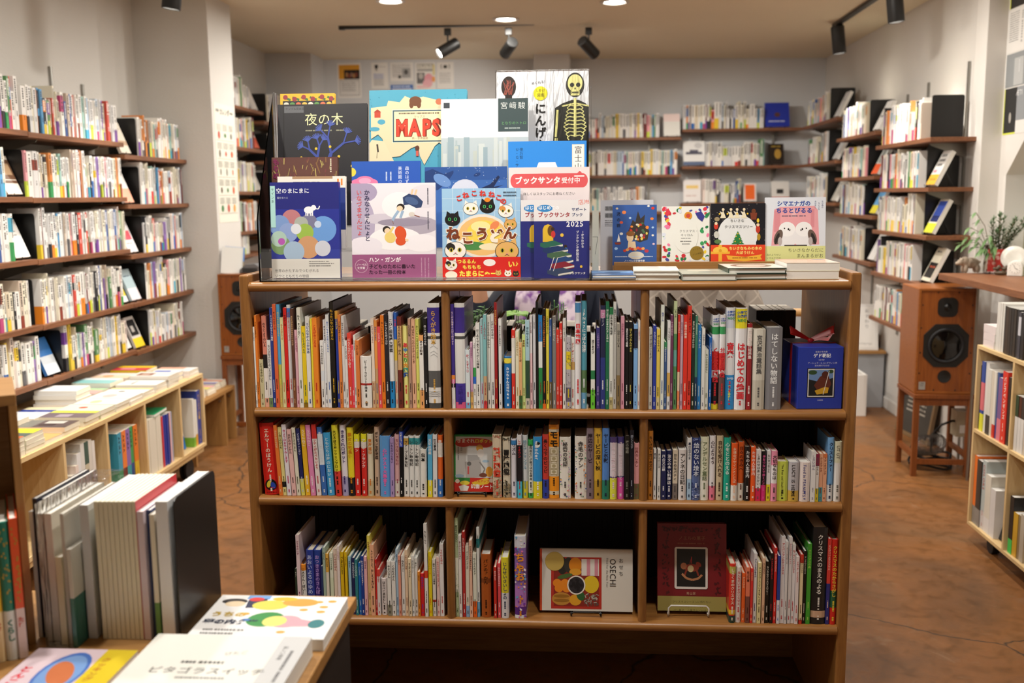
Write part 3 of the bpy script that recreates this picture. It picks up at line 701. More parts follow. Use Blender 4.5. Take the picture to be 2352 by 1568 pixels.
def deco(a, t, h, title, q):
    if title == 'エルマーのぼうけん':
        a.ell(t*.5, h*.86, t*.4, t*.4, '141414'); a.ell(t*.36, h*.85, t*.14, t*.26, 'd8c83a', rot=20); a.ell(t*.64, h*.87, t*.17, t*.24, '2a4ab0', rot=-20)
        for i in range(5): a.ell(t*(.3+.1*i), h*.9, t*.03, t*.04, 'd83a2a', n=6)
        a.text('福音館書店', t*.14, h*.955, t*.14, '3a0c0c')
    if title in ('秘密の花園', '赤毛のアン'):
        for i in range(46):
            y = q.uniform(.02, .98); x = q.choice((q.uniform(.04, .2), q.uniform(.8, .96))) if .12 < y < .86 else q.uniform(.08, .92); k = t*q.uniform(.03, .085)
            a.ell(t*x, h*y, k, k*.8, q.choice(('d87a9a', '5a5aa8', 'e8a03a', '5a8a5a', '3a6a8a', 'c8a0c8', '7a9a4a') if title[0] == '秘' else ('e07a2a', 'd8843a', '5a6a9a', '5a8a6a', 'd89ab0', '3a4a7a')), n=8, rot=q.uniform(0, 180))
    if title in ('料理図鑑', '冒険図鑑', '森の中のおはなし', 'ちゃお', '絵のない絵本', '道転車'):
        cs = {'料': ('a88a6a', 'c87a6a', '8a7a5a'), '冒': ('6a6a58', '8a7a5a', '4a4a44'), '森': ('e2e6d6', '8aa06a', 'd8e0c8'), 'ち': ('ec9a2a', 'e07ab0', '6ab0d8', 'f0e8f0', '7a3aa8'), '絵': ('2a3a70', '8a9ac8', '3a4a84'), '道': ('7a7a86', 'd8d0c0', '4a4454')}[title[0]]
        for i in range(60):
            y = q.uniform(.0, 1) if title[0] in '森ち道' else q.choice((q.uniform(.7, .98), q.uniform(.7, .98), q.uniform(0, .05))); k = t*q.uniform(.05, .14); a.ell(t*q.uniform(.05, .95), h*min(.985, max(.015, y)), min(k, t*.1), k, q.choice(cs), n=9, rot=q.uniform(0, 180))
    if title == 'らくがき絵本':
        for y in (.42, .47, .5): a.line([(t*.2, h*y), (t*.5, h*(y-.02)), (t*.85, h*(y+.01))], t*.02, '5a5a5a')
        for i in range(3): a.ell(t*(.25+.22*i), h*.305, t*.05, t*.07, '6a6a6a'); a.ell(t*(.25+.22*i), h*.305, t*.03, t*.05, 'e4e4e2')
        for k in (.84, .86, .88): a.rect(0, h*k, t, h*(k+.004), '4a4a4a')
    if title == 'カッちゃんカガつく': a.ell(t*.5, h*.08, t*.42, h*.05, 'ecdc4a')
    if title in ('音楽', 'はじめての絵画', 'くらべる図鑑', '分解する図鑑'):
        s_ = t*.3; a.text('小学館', t*.06, h*.03, s_*.98, '2a5ab0', bold=.03); a.text('の図鑑', t*.06, h*.03+s_*1.15, s_*.98, '2a5ab0', bold=.03); a.text('NEO', t*.12, h*.03+s_*2.3, s_*1.15, '2a9a5a', bold=.04)
    if title == '音楽': a.text('DVD', t*.18, h*.68, t*.3, 'f4f8fc', bold=.04); a.text('楽しむ映像！', t*.33, h*.76, t*.3, 'f0ec5a', vert=True, bold=.03)
    if title == 'モモ':
        for y in (.32, .42, .52, .6): a.rect(t*.14, h*y, t*.86, h*(y+.075), 'a89c78'); a.rect(t*.2, h*(y+.008), t*.8, h*(y+.067), 'd8d0b8'); a.ell(t*.5, h*(y+.037), t*.2, t*.18, 'a89c78')
    if title == 'ピーターラビットの絵本': a.ell(t*.5, h*.9, t*.12, t*.16, 'b08a60')
    if title == 'wonder': a.ell(t*.5, h*.12, t*.3, t*.34, 'f0f0ec'); a.ell(t*.5, h*.1, t*.3, t*.2, '1a1a1e')
def spine_print(o, t, h, title, tc, base, seed, small=False):
    q = random.Random(seed); a = Art(t, h); a.clip = False
    bold = title.startswith('!'); title = title.lstrip('!')
    deco(a, t, h, title, q)
    if title:
        L = h*(.62 if not bold else .56); n = len(title)
        if title.isascii() and len(title) > 3:
            wd = sum(glyph(c)[2]+.09 if c != ' ' else .35 for c in title); sz = min(t*.62, h*.78/wd)
            a.text(title, t*.5+sz*.38, h*.06, sz, tc, rot=90, bold=.012)
        else:
            sz = min(t*(.86 if bold else (.7 if t < .02 else .46)), L/(n*1.03)); y0 = h*(.07 if not bold else (.2 if n > 2 else .08)); y0 = h*.34 if title in ('音楽', 'はじめての絵画', 'くらべる図鑑', '分解する図鑑') else y0
            if title == '五味太郎': y0 = h*.78; sz = min(sz, h*.045)
            if title == 'あやとり大図鑑':
                for i_, ch_ in enumerate(title): a.text(ch_, t*.5-sz*.5, y0+i_*sz*1.04, sz, ('d83040', '2a7ac8', 'd83040', '3a9a4a', 'e08a2a', '2a9a8a', '2a5ab0')[i_], bold=.04)
            else: a.text(title, t*.5-sz*.5, y0, sz, tc, vert=True, bold=.02 if not bold else .035)
        sm = min(t*.26, .0042)
        if title not in ('五味太郎',):
            a.dashes(t*.5-sm/2, h*.72, h*q.uniform(.08, .14), sm, tc, seed=seed)
            a.dashes(t*.5-sm*.55, h*.91, h*.045, sm*1.1, tc, seed=seed+1)
    if a.f:
        p = a.build('spine_print', o)
nbook = 0
BX = {'L': (PT+.001, .4955), 'M': (.5185, .9765), 'R': (.9985, CW-PT-.001)}
for key, (ox, oy, s, zi, ys, anchor, tier, data) in BAYS.items():
    z = ZB[zi]+.0004; prev = -9; k = 0; plean = 9
    for ln in data.strip().split('\n'):
        f = ln.split('|'); x0, x1, yt = [float(v) for v in f[0].split()]; base, title, tc = f[1], f[2], f[3] or '222222'
        bands = []
        for bd in (f[4].split(';') if len(f) > 4 and f[4] else []):
            r_, c_ = bd.split(':'); a_, b_ = r_.split('-'); bands.append((float(a_), float(b_), c_))
        pyb = pj((.75, ys, z))[1]
        xa, xb = at(ox+x0/s, pyb, 'Y', ys).x, at(ox+x1/s, pyb, 'Y', ys).x
        lo, hi = BX[key[1]]; xb = min(xb, hi); xa = max(xa, prev+.0004, lo); t = max(.004, xb-xa); prev = xa+t
        zt = at(ox+(x0+x1)/2/s, oy+yt/s, 'Y', ys).z; h = zt-z
        lean = 0
        if len(f) > 5 and f[5]:
            xt = at(ox+float(f[5])/s, oy+yt/s, 'Y', ys).x; lean = min(math.atan2(xa-xt, h), math.atan2(xa-PT-.002, h))
        lean = min(lean, plean); plean = lean
        if lean > .02: t = max(.004, t*math.cos(lean)-.0004)
        hard = t > .009; d = min(.2, max(.11, h*rnd.uniform(.72, .98)))
        if tier == 'middle': d = min(.19, h*.72)
        o = mkbook('picture_book', t, h, d, base, bands, hard, M_PAGE if rnd.random() < .5 else M_PAGEW)
        o.location = (xa, ys-rnd.uniform(0, .006), z); o.rotation_euler = (0, -lean, 0)
        k += 1; nbook += 1
        spine_print(o, t, h, title, tc, base, nbook)
        th = 'thin' if t < .0085 else ('slim' if t < .014 else ('thick' if t > .022 else 'medium'))
        extra = ''
        if bands and bands[0][0] == 0 and cname(bands[0][2]) != cname(base): extra = ' with %s foot' % cname(bands[0][2])
        tag(o, '%s %s book%s, %s %s, %s case tier' % (th, cname(base), extra, ordw(k), anchor, tier), 'book', 'spine-out books in the oak bookcase, %s tier' % tier)
# ============================================================ face-out books
def slab_book(name, W, H, T, cover, spine='L', page=None, hard=True, parent=None):
    """closed book, front cover in the XZ plane at y=0 facing -Y, thickness to +Y"""
    b = .0018 if hard else .0006; m = MB(); c = lin(cover)
    m.box(0, 0, 0, W, b, H, c).box(0, T-b, 0, W, T, H, c)
    if spine == 'L': m.box(0, b, 0, b, T-b, H, c)
    else: m.box(W-b, b, 0, W, T-b, H, c)
    o = m.build(name, M_COVER, parent); i = .003 if hard else .0005
    x0, x1 = (b, W-i) if spine == 'L' else (i, W-b)
    MB().box(x0, b, i, x1, T-b, H-i).build('pages', page or M_PAGEW, o)
    return o
def faceout(name, rect, Y, lean, T, cover, label, art=None, spine='L', group=None, cat='book', hard=True, z=None, unit=None):
    x0, y0, x1, y1 = rect
    a, b = at(x0, y1, 'Y', Y), at(x1, y1, 'Y', Y)
    if z is None: z = (a.z+b.z)/2
    cx = (x0+x1)/2; zt = at(cx, y0, 'Y', Y).z; H = zt-z
    for _ in range(3):
        zt = at(cx, y0, 'Y', Y+H*math.sin(lean)).z; H = (zt-z)/math.cos(lean)
    W = b.x-a.x
    o = slab_book(name, W, H, T, cover, spine, hard=hard); o.location = (a.x, Y, z+T*math.sin(lean)); o.rotation_euler = (-lean, 0, 0)
    if art:
        s = W/(x1-x0); A = Art(x1-x0, H/s, s); art(A); A.build('cover_print', o)
    return tag(o, label, cat, group)
def cat_face(A, x, y, r, fur, patch=None, eye='c8b838'):
    A.poly([(x-r*.9, y-r*.2), (x-r*.75, y-r*1.15), (x-r*.2, y-r*.75)], fur); A.poly([(x+r*.9, y-r*.2), (x+r*.75, y-r*1.15), (x+r*.2, y-r*.75)], fur)
    A.ell(x, y, r*1.05, r*.85, '2a2420'); A.ell(x, y, r*1.0, r*.8, fur)
    if patch: A.ell(x-r*.45, y-r*.35, r*.45, r*.35, patch, rot=20)
    for s in (-1, 1): A.ell(x+s*r*.4, y-r*.05, r*.2, r*.22, eye); A.ell(x+s*r*.4, y-r*.05, r*.1, r*.16, '151515')
    A.ell(x, y+r*.25, r*.09, r*.06, 'd88a90'); A.line([(x-r*.2, y+r*.4), (x, y+r*.3), (x+r*.2, y+r*.4)], r*.05, '3a3030')
def art_elephant(A):
    A.rect(0, 0, 158, 172, '2b3490'); A.rect(0, 0, 158, 60, '262a78'); A.rect(0, 150, 158, 172, '34409a')
    for x, y, rx, c in ((48, 82, 22, 'b87a80'), (20, 96, 24, '7a98cc'), (120, 105, 30, '6a9ad8'), (88, 88, 18, '7a7a98'), (70, 92, 16, 'a8b0a8'), (40, 112, 22, '8aa0d0'), (78, 112, 20, '98b850'), (22, 140, 22, '7a9a6a'),
                        (85, 145, 26, 'c89870'), (118, 148, 18, 'c8ccd8'), (52, 155, 24, 'a0b8d0'), (18, 126, 18, 'a8c4b8'), (24, 132, 8, 'b058b0'), (58, 104, 12, 'd8dce4'), (108, 94, 8, 'c0d0e8')): A.ell(x, y, rx, rx*.98, c)
    A.ell(88, 62, 11, 8, 'eceef4'); A.ell(99, 57, 6, 6, 'eceef4'); A.line([(103, 59), (110, 60), (113, 53)], 2.4, 'eceef4')
    for x in (80, 84, 91, 95): A.rect(x, 66, x+2.6, 75, 'eceef4')
    A.text('空のまにまに', 14, 13, 12.2, 'e8ecf8', gap=1.05, bold=.01); A.text('国分タハミ', 16, 32, 5, 'c8d0e8')
    A.rect(0, 171, 158, 222, 'e2e2dc'); A.dashes(86, 176, 46, 2, '5a5a5a', False, 3); A.dashes(86, 181, 58, 2, '5a5a5a', False, 4); A.dashes(86, 186, 50, 2, '5a5a5a', False, 5)
    A.text('世界のかたすみでつむがれる', 7, 194, 7.6, '3a3a3a'); A.text('ゾウとともだちの物語', 7, 206, 7.6, '3a3a3a')
def art_cloud(A):
    A.rect(0, 0, 194, 164, 'e6e2ea')
    for x, y, rx, ry, c in ((20, 20, 40, 24, 'a89cba'), (20, 90, 34, 60, 'b4aac4'), (150, 95, 50, 20, 'b0a8b8'), (70, 80, 40, 12, 'cfc8d6'), (170, 30, 40, 26, 'dcd8e2'), (110, 50, 40, 30, 'f0eef2'), (100, 125, 60, 26, 'f2f0f4'), (30, 140, 40, 20, 'e8e4ee'), (160, 135, 40, 20, 'efecf2'), (120, 88, 60, 9, '9a92a6')): A.ell(x, y, rx, ry, c)
    A.poly([(118, 32), (132, 24), (150, 28), (164, 42), (160, 55), (148, 56), (132, 48), (120, 50)], '33466e'); A.ell(138, 40, 16, 8, '4a628e', rot=20)
    A.line([(138, 26), (141, 14)], 4, 'e8c8a0'); A.line([(146, 27), (150, 15)], 4, 'e8c8a0'); A.ell(113, 54, 9, 8, '2a2420'); A.ell(111, 57, 7, 6.5, 'eed4b4')
    A.line([(108, 62), (98, 76), (94, 84)], 6, '9ab4d0'); A.line([(118, 62), (112, 78)], 6, '9ab4d0'); A.line([(94, 84), (96, 92)], 1.5, '8a6a5a')
    A.ell(138, 70, 7, 5, 'd8d0c8'); A.line([(144, 72), (156, 76)], 2, '8a4a3a')
    A.ell(80, 104, 9, 8, '2a2420'); A.ell(82, 107, 7, 6.5, 'eed4b4'); A.ell(88, 122, 13, 12, 'e8cf7a', rot=30); A.ell(112, 112, 13, 16, 'd8552e', rot=-20); A.ell(112, 130, 12, 10, 'd8552e'); A.ell(126, 128, 4, 3, 'eed4b4'); A.line([(84, 116), (96, 98)], 5, 'e8cf7a')
    A.text('かみなりせんにょと', 30, 14, 12.6, '3a3a5a', vert=True, bold=.02); A.text('いなづませんにょ', 12, 14, 12.6, 'd0606a', vert=True, bold=.02)
    A.dashes(174, 12, 36, 2.4, '5a5a6a', True, 8); A.dashes(174, 64, 40, 2.4, '5a5a6a', True, 9)
    A.rect(0, 160, 194, 222, '9c5a86'); A.ell(21, 186, 15, 15, 'd8b8cc'); A.ell(21, 186, 14, 14, '9c5a86')
    A.text('ノーベル', 9, 180, 6, 'f0e4ec', bold=.02); A.text('文学賞', 11, 187.5, 6, 'f0e4ec', bold=.02)
    A.text('ハン・ガンが', 38, 166, 12, 'f4ecf2', bold=.03); A.text('子どものために書いた', 38, 182, 10.4, '3a1e34', bold=.03); A.text('たった一冊の絵本', 38, 195, 10.4, '3a1e34', bold=.03)
    for i in range(3): A.dashes(158+i*8, 168, 44, 2, 'c8a0bc', True, 20+i)
def art_udon(A):
    A.rect(0, 0, 180, 160, '9cc4e4')
    for i in range(1, 8): A.rect(i*24, 0, i*24+1.2, 150, 'c4dcee')
    for i in range(1, 6): A.rect(0, i*28-6, 180, i*28-4.8, 'c4dcee')
    A.ell(92, 108, 62, 50, 'e8e2d8'); A.ell(92, 108, 56, 44, 'ecc07a'); A.ell(96, 100, 40, 28, 'f0d458'); A.ell(88, 86, 22, 12, 'f0e8a0'); A.ell(120, 84, 12, 8, 'e88a58', rot=-40); A.ell(70, 130, 30, 10, '4a8a4a'); A.ell(110, 132, 26, 8, 'f0e4c0')
    cat_face(A, 66, 46, 17, 'f0ece4'); cat_face(A, 104, 42, 17, '1c1a1c', None, '4ac068'); A.ell(104, 26, 7, 5, 'e88a2a'); cat_face(A, 146, 52, 17, 'f0ece4', 'd89048'); cat_face(A, 24, 70, 17, '1c1a1c', None, '4ac068'); cat_face(A, 156, 82, 14, 'dca860')
    for ch, x, y, r_ in zip('こねこねねこの', (30, 46, 66, 86, 107, 124, 136), (17, 9, 4, 4, 6, 12, 20), (-18, -10, -4, 0, 4, 12, 20)): A.text(ch, x, y, 15, 'd83a30', bold=.04, rot=r_)
    A.dashes(140, 8, 30, 2.6, '3a4a5a', False, 3); A.dashes(140, 15, 30, 2.6, '3a4a5a', False, 4)
    for ch, x, y in zip('ねこうどん', (9, 42, 76, 107, 139), (86, 96, 88, 92, 86)): A.text(ch, x, y, 31, 'f4ead8', bold=.1); A.text(ch, x, y, 31, '7a3a20', bold=.05)
    cat_face(A, 30, 140, 24, 'f2eee6', '2a2624'); cat_face(A, 148, 142, 26, 'e0b068')
    A.rect(0, 155, 180, 206, 'd82a24'); cat_face(A, 20, 174, 14, 'f0ece4', '2a2624'); A.ell(20, 196, 14, 9, 'f0e8d8')
    A.text('つるるん', 34, 160, 10.5, 'f8e45a', bold=.04); A.text('もちもち', 46, 173, 10.5, 'f8e45a', bold=.04); A.text('たまらにゃー', 38, 186, 14, 'f8e45a', bold=.05); A.text('い♪', 150, 164, 16, 'f8e45a', bold=.04)
    A.ell(108, 168, 14, 8, 'f4f0ec'); cat_face(A, 128, 192, 7, 'e0b068'); cat_face(A, 150, 193, 8, 'f2eee6'); cat_face(A, 168, 194, 7, '2a2624')
def art_leaflet(A):
    A.rect(0, 0, 128, 49, 'e4e2e4'); A.rect(0, 48, 128, 180, '2a2f7a'); A.ell(25, 19, 18, 8, '3a88c8'); A.text('はじめての', 10, 13, 9.4, 'f4f8fc', bold=.03); A.text('ブックサンタ', 9, 28, 12, '9a2430', bold=.03)
    A.text('サポート', 86, 18, 8.4, '2a3a6a', bold=.03); A.text('ブック', 86, 30, 8.4, '2a3a6a', bold=.03); A.text('店用', 100, 0, 13, 'e06a58', rot=-8); A.text('2025', 74, 46, 17, 'f0f0f4', bold=.02)
    A.poly([(20, 95), (20, 66), (24, 58), (32, 55), (40, 58), (44, 66), (44, 95)], 'e0b838'); A.ell(38, 70, 7, 12, '6a4a20'); A.ell(43, 66, 4, 4, '3a2a20'); A.ell(44, 78, 5, 8, 'c83a3a'); A.ell(72, 106, 4, 4, '3a2a20'); A.ell(73, 117, 5, 9, '3a7ab8')
    for x, y, w_, c in ((14, 98, 52, '2f6a58'), (20, 110, 58, '243a6a'), (30, 122, 56, '4a6a50'), (46, 134, 44, '2a4a80'), (38, 146, 54, '8a2a3a'), (30, 160, 60, '3a4a6a')): A.poly([(x, y), (x+w_*.6, y-6), (x+w_, y+2), (x+w_, y+9), (x+w_*.4, y+15), (x, y+8)], c); A.poly([(x+w_*.42, y+9), (x+w_, y+3), (x+w_, y+7), (x+w_*.42, y+13)], 'e0dcd0')
    A.line([(36, 160), (46, 130)], 1.5, 'e4e4e4'); A.line([(44, 162), (54, 132)], 1.5, 'e4e4e4')
    A.ell(64, 80, 4, 4, 'e8c048'); A.ell(108, 152, 3, 3, 'e8c048'); A.text('1からわかる', 108, 70, 6.4, 'e8e8f0', vert=True, bold=.02); A.text('ブックサンタ参加方法', 96, 70, 6.8, 'e8e8f0', vert=True, bold=.02); A.text('ブックサンタ', 80, 164, 6.2, 'f0f0f4', bold=.02)
def art_sign(A):
    A.rect(0, 0, 184, 78, 'e8dcdc'); A.rect(16, 14, 168, 46, 'dc5c60'); A.ell(16, 30, 12, 16, 'dc5c60'); A.ell(168, 30, 12, 16, 'dc5c60')
    A.text('ブックサンタ', 14, 21, 17, 'f8f0f0', bold=.04); A.text('受付中', 120, 23, 14, 'f8f0f0', bold=.02); A.poly([(150, 20), (162, 8), (170, 18)], 'dc5c60'); A.rect(149, 19, 172, 22, 'f4ecec'); A.ell(163, 8, 2, 2, 'f4ecec')
    A.text('詳しくはスタッフにお尋ねください', 33, 56, 7.2, '3a3a3e')
def art_night(A):
    A.rect(0, 0, 205, 330, '26262a'); A.rect(12, 0, 15, 330, '1a1a1c'); A.rect(15, 4, 60, 19, '5e6064'); A.text('サンプル見本品', 18, 7, 6, '16181a'); A.text('夜の木', 62, 20, 29, 'dcdca8', gap=1.03); A.dashes(64, 58, 60, 2.6, '9a9a80', False, 2); A.dashes(134, 58, 18, 2.6, '9a9a80', False, 3)
    q = random.Random(4)
    def branch(x, y, a, L, w_):
        x2, y2 = x+L*math.sin(a), y-L*math.cos(a); A.line([(x, y), (x2, y2)], w_, '3c4c98')
        if w_ < 3.2:
            for k in range(7): t = a+(k-3)*.32; A.line([(x2, y2), (x2+13*math.sin(t), y2-13*math.cos(t))], 2.0, '4658a4')
            return
        for s in (-1, 1): branch(x2, y2, a+s*q.uniform(.3, .62), L*q.uniform(.62, .8), w_*.62)
    branch(105, 215, 0, 60, 13)
    for x, y in ((54, 120), (88, 100), (140, 118), (120, 96), (170, 140)): A.ell(x, y, 3, 3, 'd8b838')
def art_floral(A):
    A.rect(0, 0, 125, 300, 'dca82a'); A.rect(6, 16, 119, 300, '1f2226')
    for i in range(6): A.line([(8+i*20, 8), (24+i*20, 14)], 5, '3a6a34'); A.ell(12+i*21, 8+(i % 2)*4, 5.5, 5.5, '8a3038')
    for i in range(8): A.ell(14+i*14, 24, 6, 5, ('d8d0c0', '5a8a4a', 'c86a4a', 'd8b050')[i % 4])
def art_maps(A):
    A.rect(0, 0, 224, 330, '4a9ab4')
    q = random.Random(9)
    for i in range(150): A.ell(q.uniform(0, 224), q.uniform(0, 330), 1.0, .6, '35809a', n=6)
    A.poly([(4, 40), (40, 36), (44, 24), (70, 28), (82, 14), (100, 22), (124, 16), (170, 28), (224, 26), (224, 130), (190, 128), (184, 150), (176, 132), (160, 120), (150, 128), (140, 146), (126, 170), (116, 150), (112, 126), (96, 132), (70, 150), (44, 152), (30, 110), (20, 100), (4, 110)], 'd6c8a4')
    A.poly([(6, 112), (34, 116), (56, 160), (40, 200), (36, 260), (10, 280), (0, 200), (0, 120)], 'd9cca9'); A.poly([(160, 200), (200, 190), (224, 210), (224, 270), (170, 260)], 'd6c8a4')
    A.ell(28, 72, 9, 6, '4a9ab4'); A.ell(12, 88, 12, 5, '4a9ab4')
    A.ell(106, 26, 14, 11, '6a4028'); A.ell(97, 34, 5, 8, '6a4028'); A.ell(114, 34, 5, 8, '6a4028'); A.ell(160, 28, 8, 7, 'b86a4a')
    A.rect(12, 50, 26, 62, 'b8442e'); A.poly([(10, 50), (19, 43), (28, 50)], 'a03828'); A.line([(20, 140), (18, 122)], 4, '3a3430'); A.line([(18, 140), (17, 154)], 1, '3a3430'); A.ell(110, 132, 5, 6, '5a3424'); A.rect(107, 138, 113, 150, 'c8584a')
    A.rect(52, 44, 220, 120, 'ece2c0'); A.rect(54, 46, 218, 118, '3a5a6a'); A.rect(57, 49, 215, 115, 'ead9ae')
    A.text('MAPS', 61, 60, 50, '6a241a', bold=.07, gap=1.0, wx=.72); A.text('MAPS', 61, 60, 50, 'c8402c', bold=.045, gap=1.0, wx=.72); A.text('マップス', 102, 58, 6.4, '4a3a2a'); A.dashes(68, 52, 92, 3, '5a4a3a', False, 6); A.text('新・世界図絵', 98, 107, 6, '4a3a2a')
def art_grey(A):
    A.rect(0, 0, 200, 310, 'dcdfe2'); A.rect(0, 88, 200, 310, 'b4c0c4')
    q = random.Random(11)
    for i in range(26): x = q.uniform(-4, 190); A.rect(x, 84+q.uniform(0, 40), x+q.uniform(4, 16), 310, ('a4b4b8', 'c4ccca', '94a8b0', 'b8c0b8')[i % 4])
    A.rect(6, 8, 20, 20, '3a4046'); A.rect(131, 0, 199, 75, '3c4c4e'); A.text('宮﨑駿', 136, 8, 17, 'd4dad8', gap=1.18); A.text('となりのトトロ', 138, 52, 8, '68a868'); A.dashes(146, 66, 36, 2.6, 'b8c4c0', False, 3)
def art_body(A):
    A.rect(0, 0, 215, 370, 'dadce0'); d = '2c2320'
    A.ell(28, 34, 17, 24, d); A.rect(20, 54, 36, 72, d); A.poly([(2, 74), (20, 64), (36, 64), (56, 74), (60, 200), (0, 200)], d)
    q = random.Random(2)
    for i in range(14): x = 28+q.uniform(-13, 13); A.line([(x, 16+q.uniform(0, 10)), (28+q.uniform(-12, 12), 52)], .9, 'a8584a')
    k = '24241e'; y = 'd8d48c'
    A.poly([(128, 180), (134, 84), (150, 74), (172, 66), (188, 66), (204, 74), (215, 82), (215, 370), (140, 370)], k); A.ell(180, 32, 21, 28, k)
    A.ell(180, 28, 17, 20, y); A.rect(170, 40, 190, 56, y)
    for s in (-1, 1): A.ell(180+s*7, 32, 5, 5, k)
    A.poly([(178, 42), (182, 42), (180, 36)], k); A.rect(172, 48, 188, 50, k)
    for i in range(6): A.rect(172+i*2.8, 46, 173+i*2.8, 53, k)
    A.rect(177, 62, 183, 150, y); A.line([(150, 80), (178, 74)], 3.4, y); A.line([(212, 80), (182, 74)], 3.4, y)
    for i in range(9):
        yy = 80+i*8.5; w_ = 18+i*1.6 if i < 6 else 27-(i-5)*3
        for s in (-1, 1): A.line([(180, yy), (180+s*w_*.6, yy-2), (180+s*w_, yy+4), (180+s*w_*.75, yy+9)], 2.4, y)
    A.line([(140, 88), (136, 150)], 5, y); A.line([(135, 152), (132, 200)], 3, y); A.line([(139, 152), (138, 200)], 3, y); A.ell(180, 176, 26, 14, y); A.ell(180, 178, 12, 8, k); A.line([(166, 190), (162, 300)], 8, y); A.line([(196, 190), (198, 300)], 8, y)
    A.text('にんげん', 88, 72, 26, '1a1a1a', vert=True, bold=.03, gap=1.05); A.ell(101, 50, 16, 16, 'dcd428'); A.text('しかけ', 90, 40, 7, '2a2a1a'); A.text('図鑑', 93, 50, 8, '2a2a1a'); A.text('めくれる！', 80, 24, 7, '2a2a2a', rot=-8)
def art_brown(A):
    q = random.Random(5); A.rect(0, 0, 151, 200, '5a3a34')
    for i in range(60): x, y = q.uniform(0, 150), q.uniform(0, 60); A.line([(x, y), (x+q.uniform(-8, 8), y+q.uniform(6, 26))], q.uniform(.8, 3), ('8a7a4a', '6a3a3a', 'a8985a', '7a5a3a')[i % 4])
    A.text('もりの', 3, 3, 15, '6a1f44', vert=True, bold=.06); A.dashes(134, 4, 30, 3, 'd0c8b0', True, 2)
def art_blue(A):
    A.rect(0, 0, 157, 210, '2a56ae'); A.ell(0, 24, 10, 10, 'd8c84a')
    for dx, dy, rx in ((30, 46, 22), (12, 48, 14), (46, 48, 14), (30, 40, 12)): A.ell(dx, dy, rx, rx*.6, 'e07aa0')
    A.ell(30, 44, 14, 7, 'e8a0bc'); A.text('森のはずれの', 122, 12, 9.4, 'e4ecf8', vert=True); A.text('美術館の話', 106, 12, 9.4, 'e4ecf8', vert=True); A.dashes(88, 24, 20, 3, 'd0dcf0', True, 5); A.dashes(78, 24, 20, 3, 'd0dcf0', True, 6)
def art_whale(A):
    A.rect(0, 0, 188, 200, '3c66a8'); A.rect(0, 0, 188, 30, '2f5494')
    A.ell(92, 62, 34, 34, 'cdd0dc'); A.ell(80, 56, 8, 6, 'b8bccc'); A.poly([(0, 10), (18, 4), (44, 16), (66, 8), (66, 14), (52, 34), (30, 52), (0, 54)], '223c72'); A.ell(40, 30, 22, 12, '6a8ec4', rot=30)
    A.poly([(130, 48), (150, 40), (168, 20), (172, 24), (158, 46), (180, 42), (150, 54), (134, 56)], '1c2a4e'); A.ell(120, 18, 8, 4, '223c72', rot=-20)
    q = random.Random(3)
    for i in range(40): A.ell(q.uniform(0, 188), q.uniform(0, 60), .7, .7, 'd8e4f4', n=5)
def art_fuji(A):
    A.rect(0, 0, 179, 240, '2f86d8'); A.poly([(64, 62), (70, 48), (108, 48), (114, 62)], 'e4e8ee'); A.rect(146, 8, 174, 200, 'e2d6c4'); A.rect(148, 10, 172, 198, 'e8e6de'); A.text('富士山うたごよみ', 151, 12, 18, '1c1c20', vert=True, gap=1.06)
    A.text('俵万智', 26, 14, 8.6, '16304a', vert=True); A.text('U・G・サトー', 16, 14, 8.6, '16304a', vert=True)
def art_11(A):
    A.rect(0, 0, 155, 200, 'e2ddd2'); A.rect(34, 0, 126, 6, 'a88868'); A.text('11', 134, 4, 18, 'e8863a', bold=.06); A.dashes(36, 12, 60, 2.6, '4a4a4a', False, 2); A.rect(140, 26, 155, 120, '2a3a7a')
def art_box_tale(A):
    A.rect(0, 0, 101, 132, '34589c'); q = random.Random(6)
    for x, y, c, r in ((26, 17, 'e8844a', 5), (10, 8, 'c8b8a0', 3), (20, 40, 'd8583a', 4), (20, 66, 'e0dcd0', 4), (92, 8, 'd83a2a', 4), (90, 32, 'e8843a', 4), (92, 52, 'a8c8e8', 3), (78, 106, 'b83a4a', 5), (92, 70, 'e8e0d0', 3), (8, 100, 'a8c8e8', 4), (82, 3, 'e8e8e0', 3), (40, 30, 'b8d0e8', 3), (94, 90, 'd8b8c8', 3)): A.ell(x, y, r, r*.8, c, n=9)
    A.poly([(36, 60), (46, 34), (52, 40), (58, 14), (64, 32), (74, 22), (72, 44), (84, 60), (80, 80), (62, 86), (44, 78)], '3a3430')
    for i in range(26): A.ell(60+q.uniform(-20, 20), 62+q.uniform(-20, 20), q.uniform(2, 4), q.uniform(2, 4), ('c83a2a', 'e88a3a', 'e0c85a', '4a6a4a', 'd8d0c0', '8a2a3a')[i % 6], n=8)
    A.ell(40, 74, 8, 11, 'eccfa8'); A.ell(41, 66, 10, 6, '8a5a30'); A.poly([(36, 84), (52, 84), (54, 100), (34, 104)], 'eccfa8'); A.ell(54, 116, 18, 9, 'd8d0c0')
    for i in range(8): A.ell(28+i*6, 102+q.uniform(-4, 4), 4, 3.4, ('c83a2a', 'e8a05a', 'd85a3a')[i % 3], n=8)
    A.text('涙の箱', 9, 16, 9, '1e2a4a', vert=True, gap=1.5, bold=.02); A.sail = A.poly([(10, 84), (14, 66), (18, 84)], 'e8e4dc'); A.poly([(4, 86), (20, 86), (17, 91), (7, 91)], '8a3a2a'); A.text('ノーベル文学賞作家', 26, 126, 5.2, 'e8ecf4', bold=.02); A.dashes(6, 118, 86, 1.8, 'c8d4e8', False, 2)
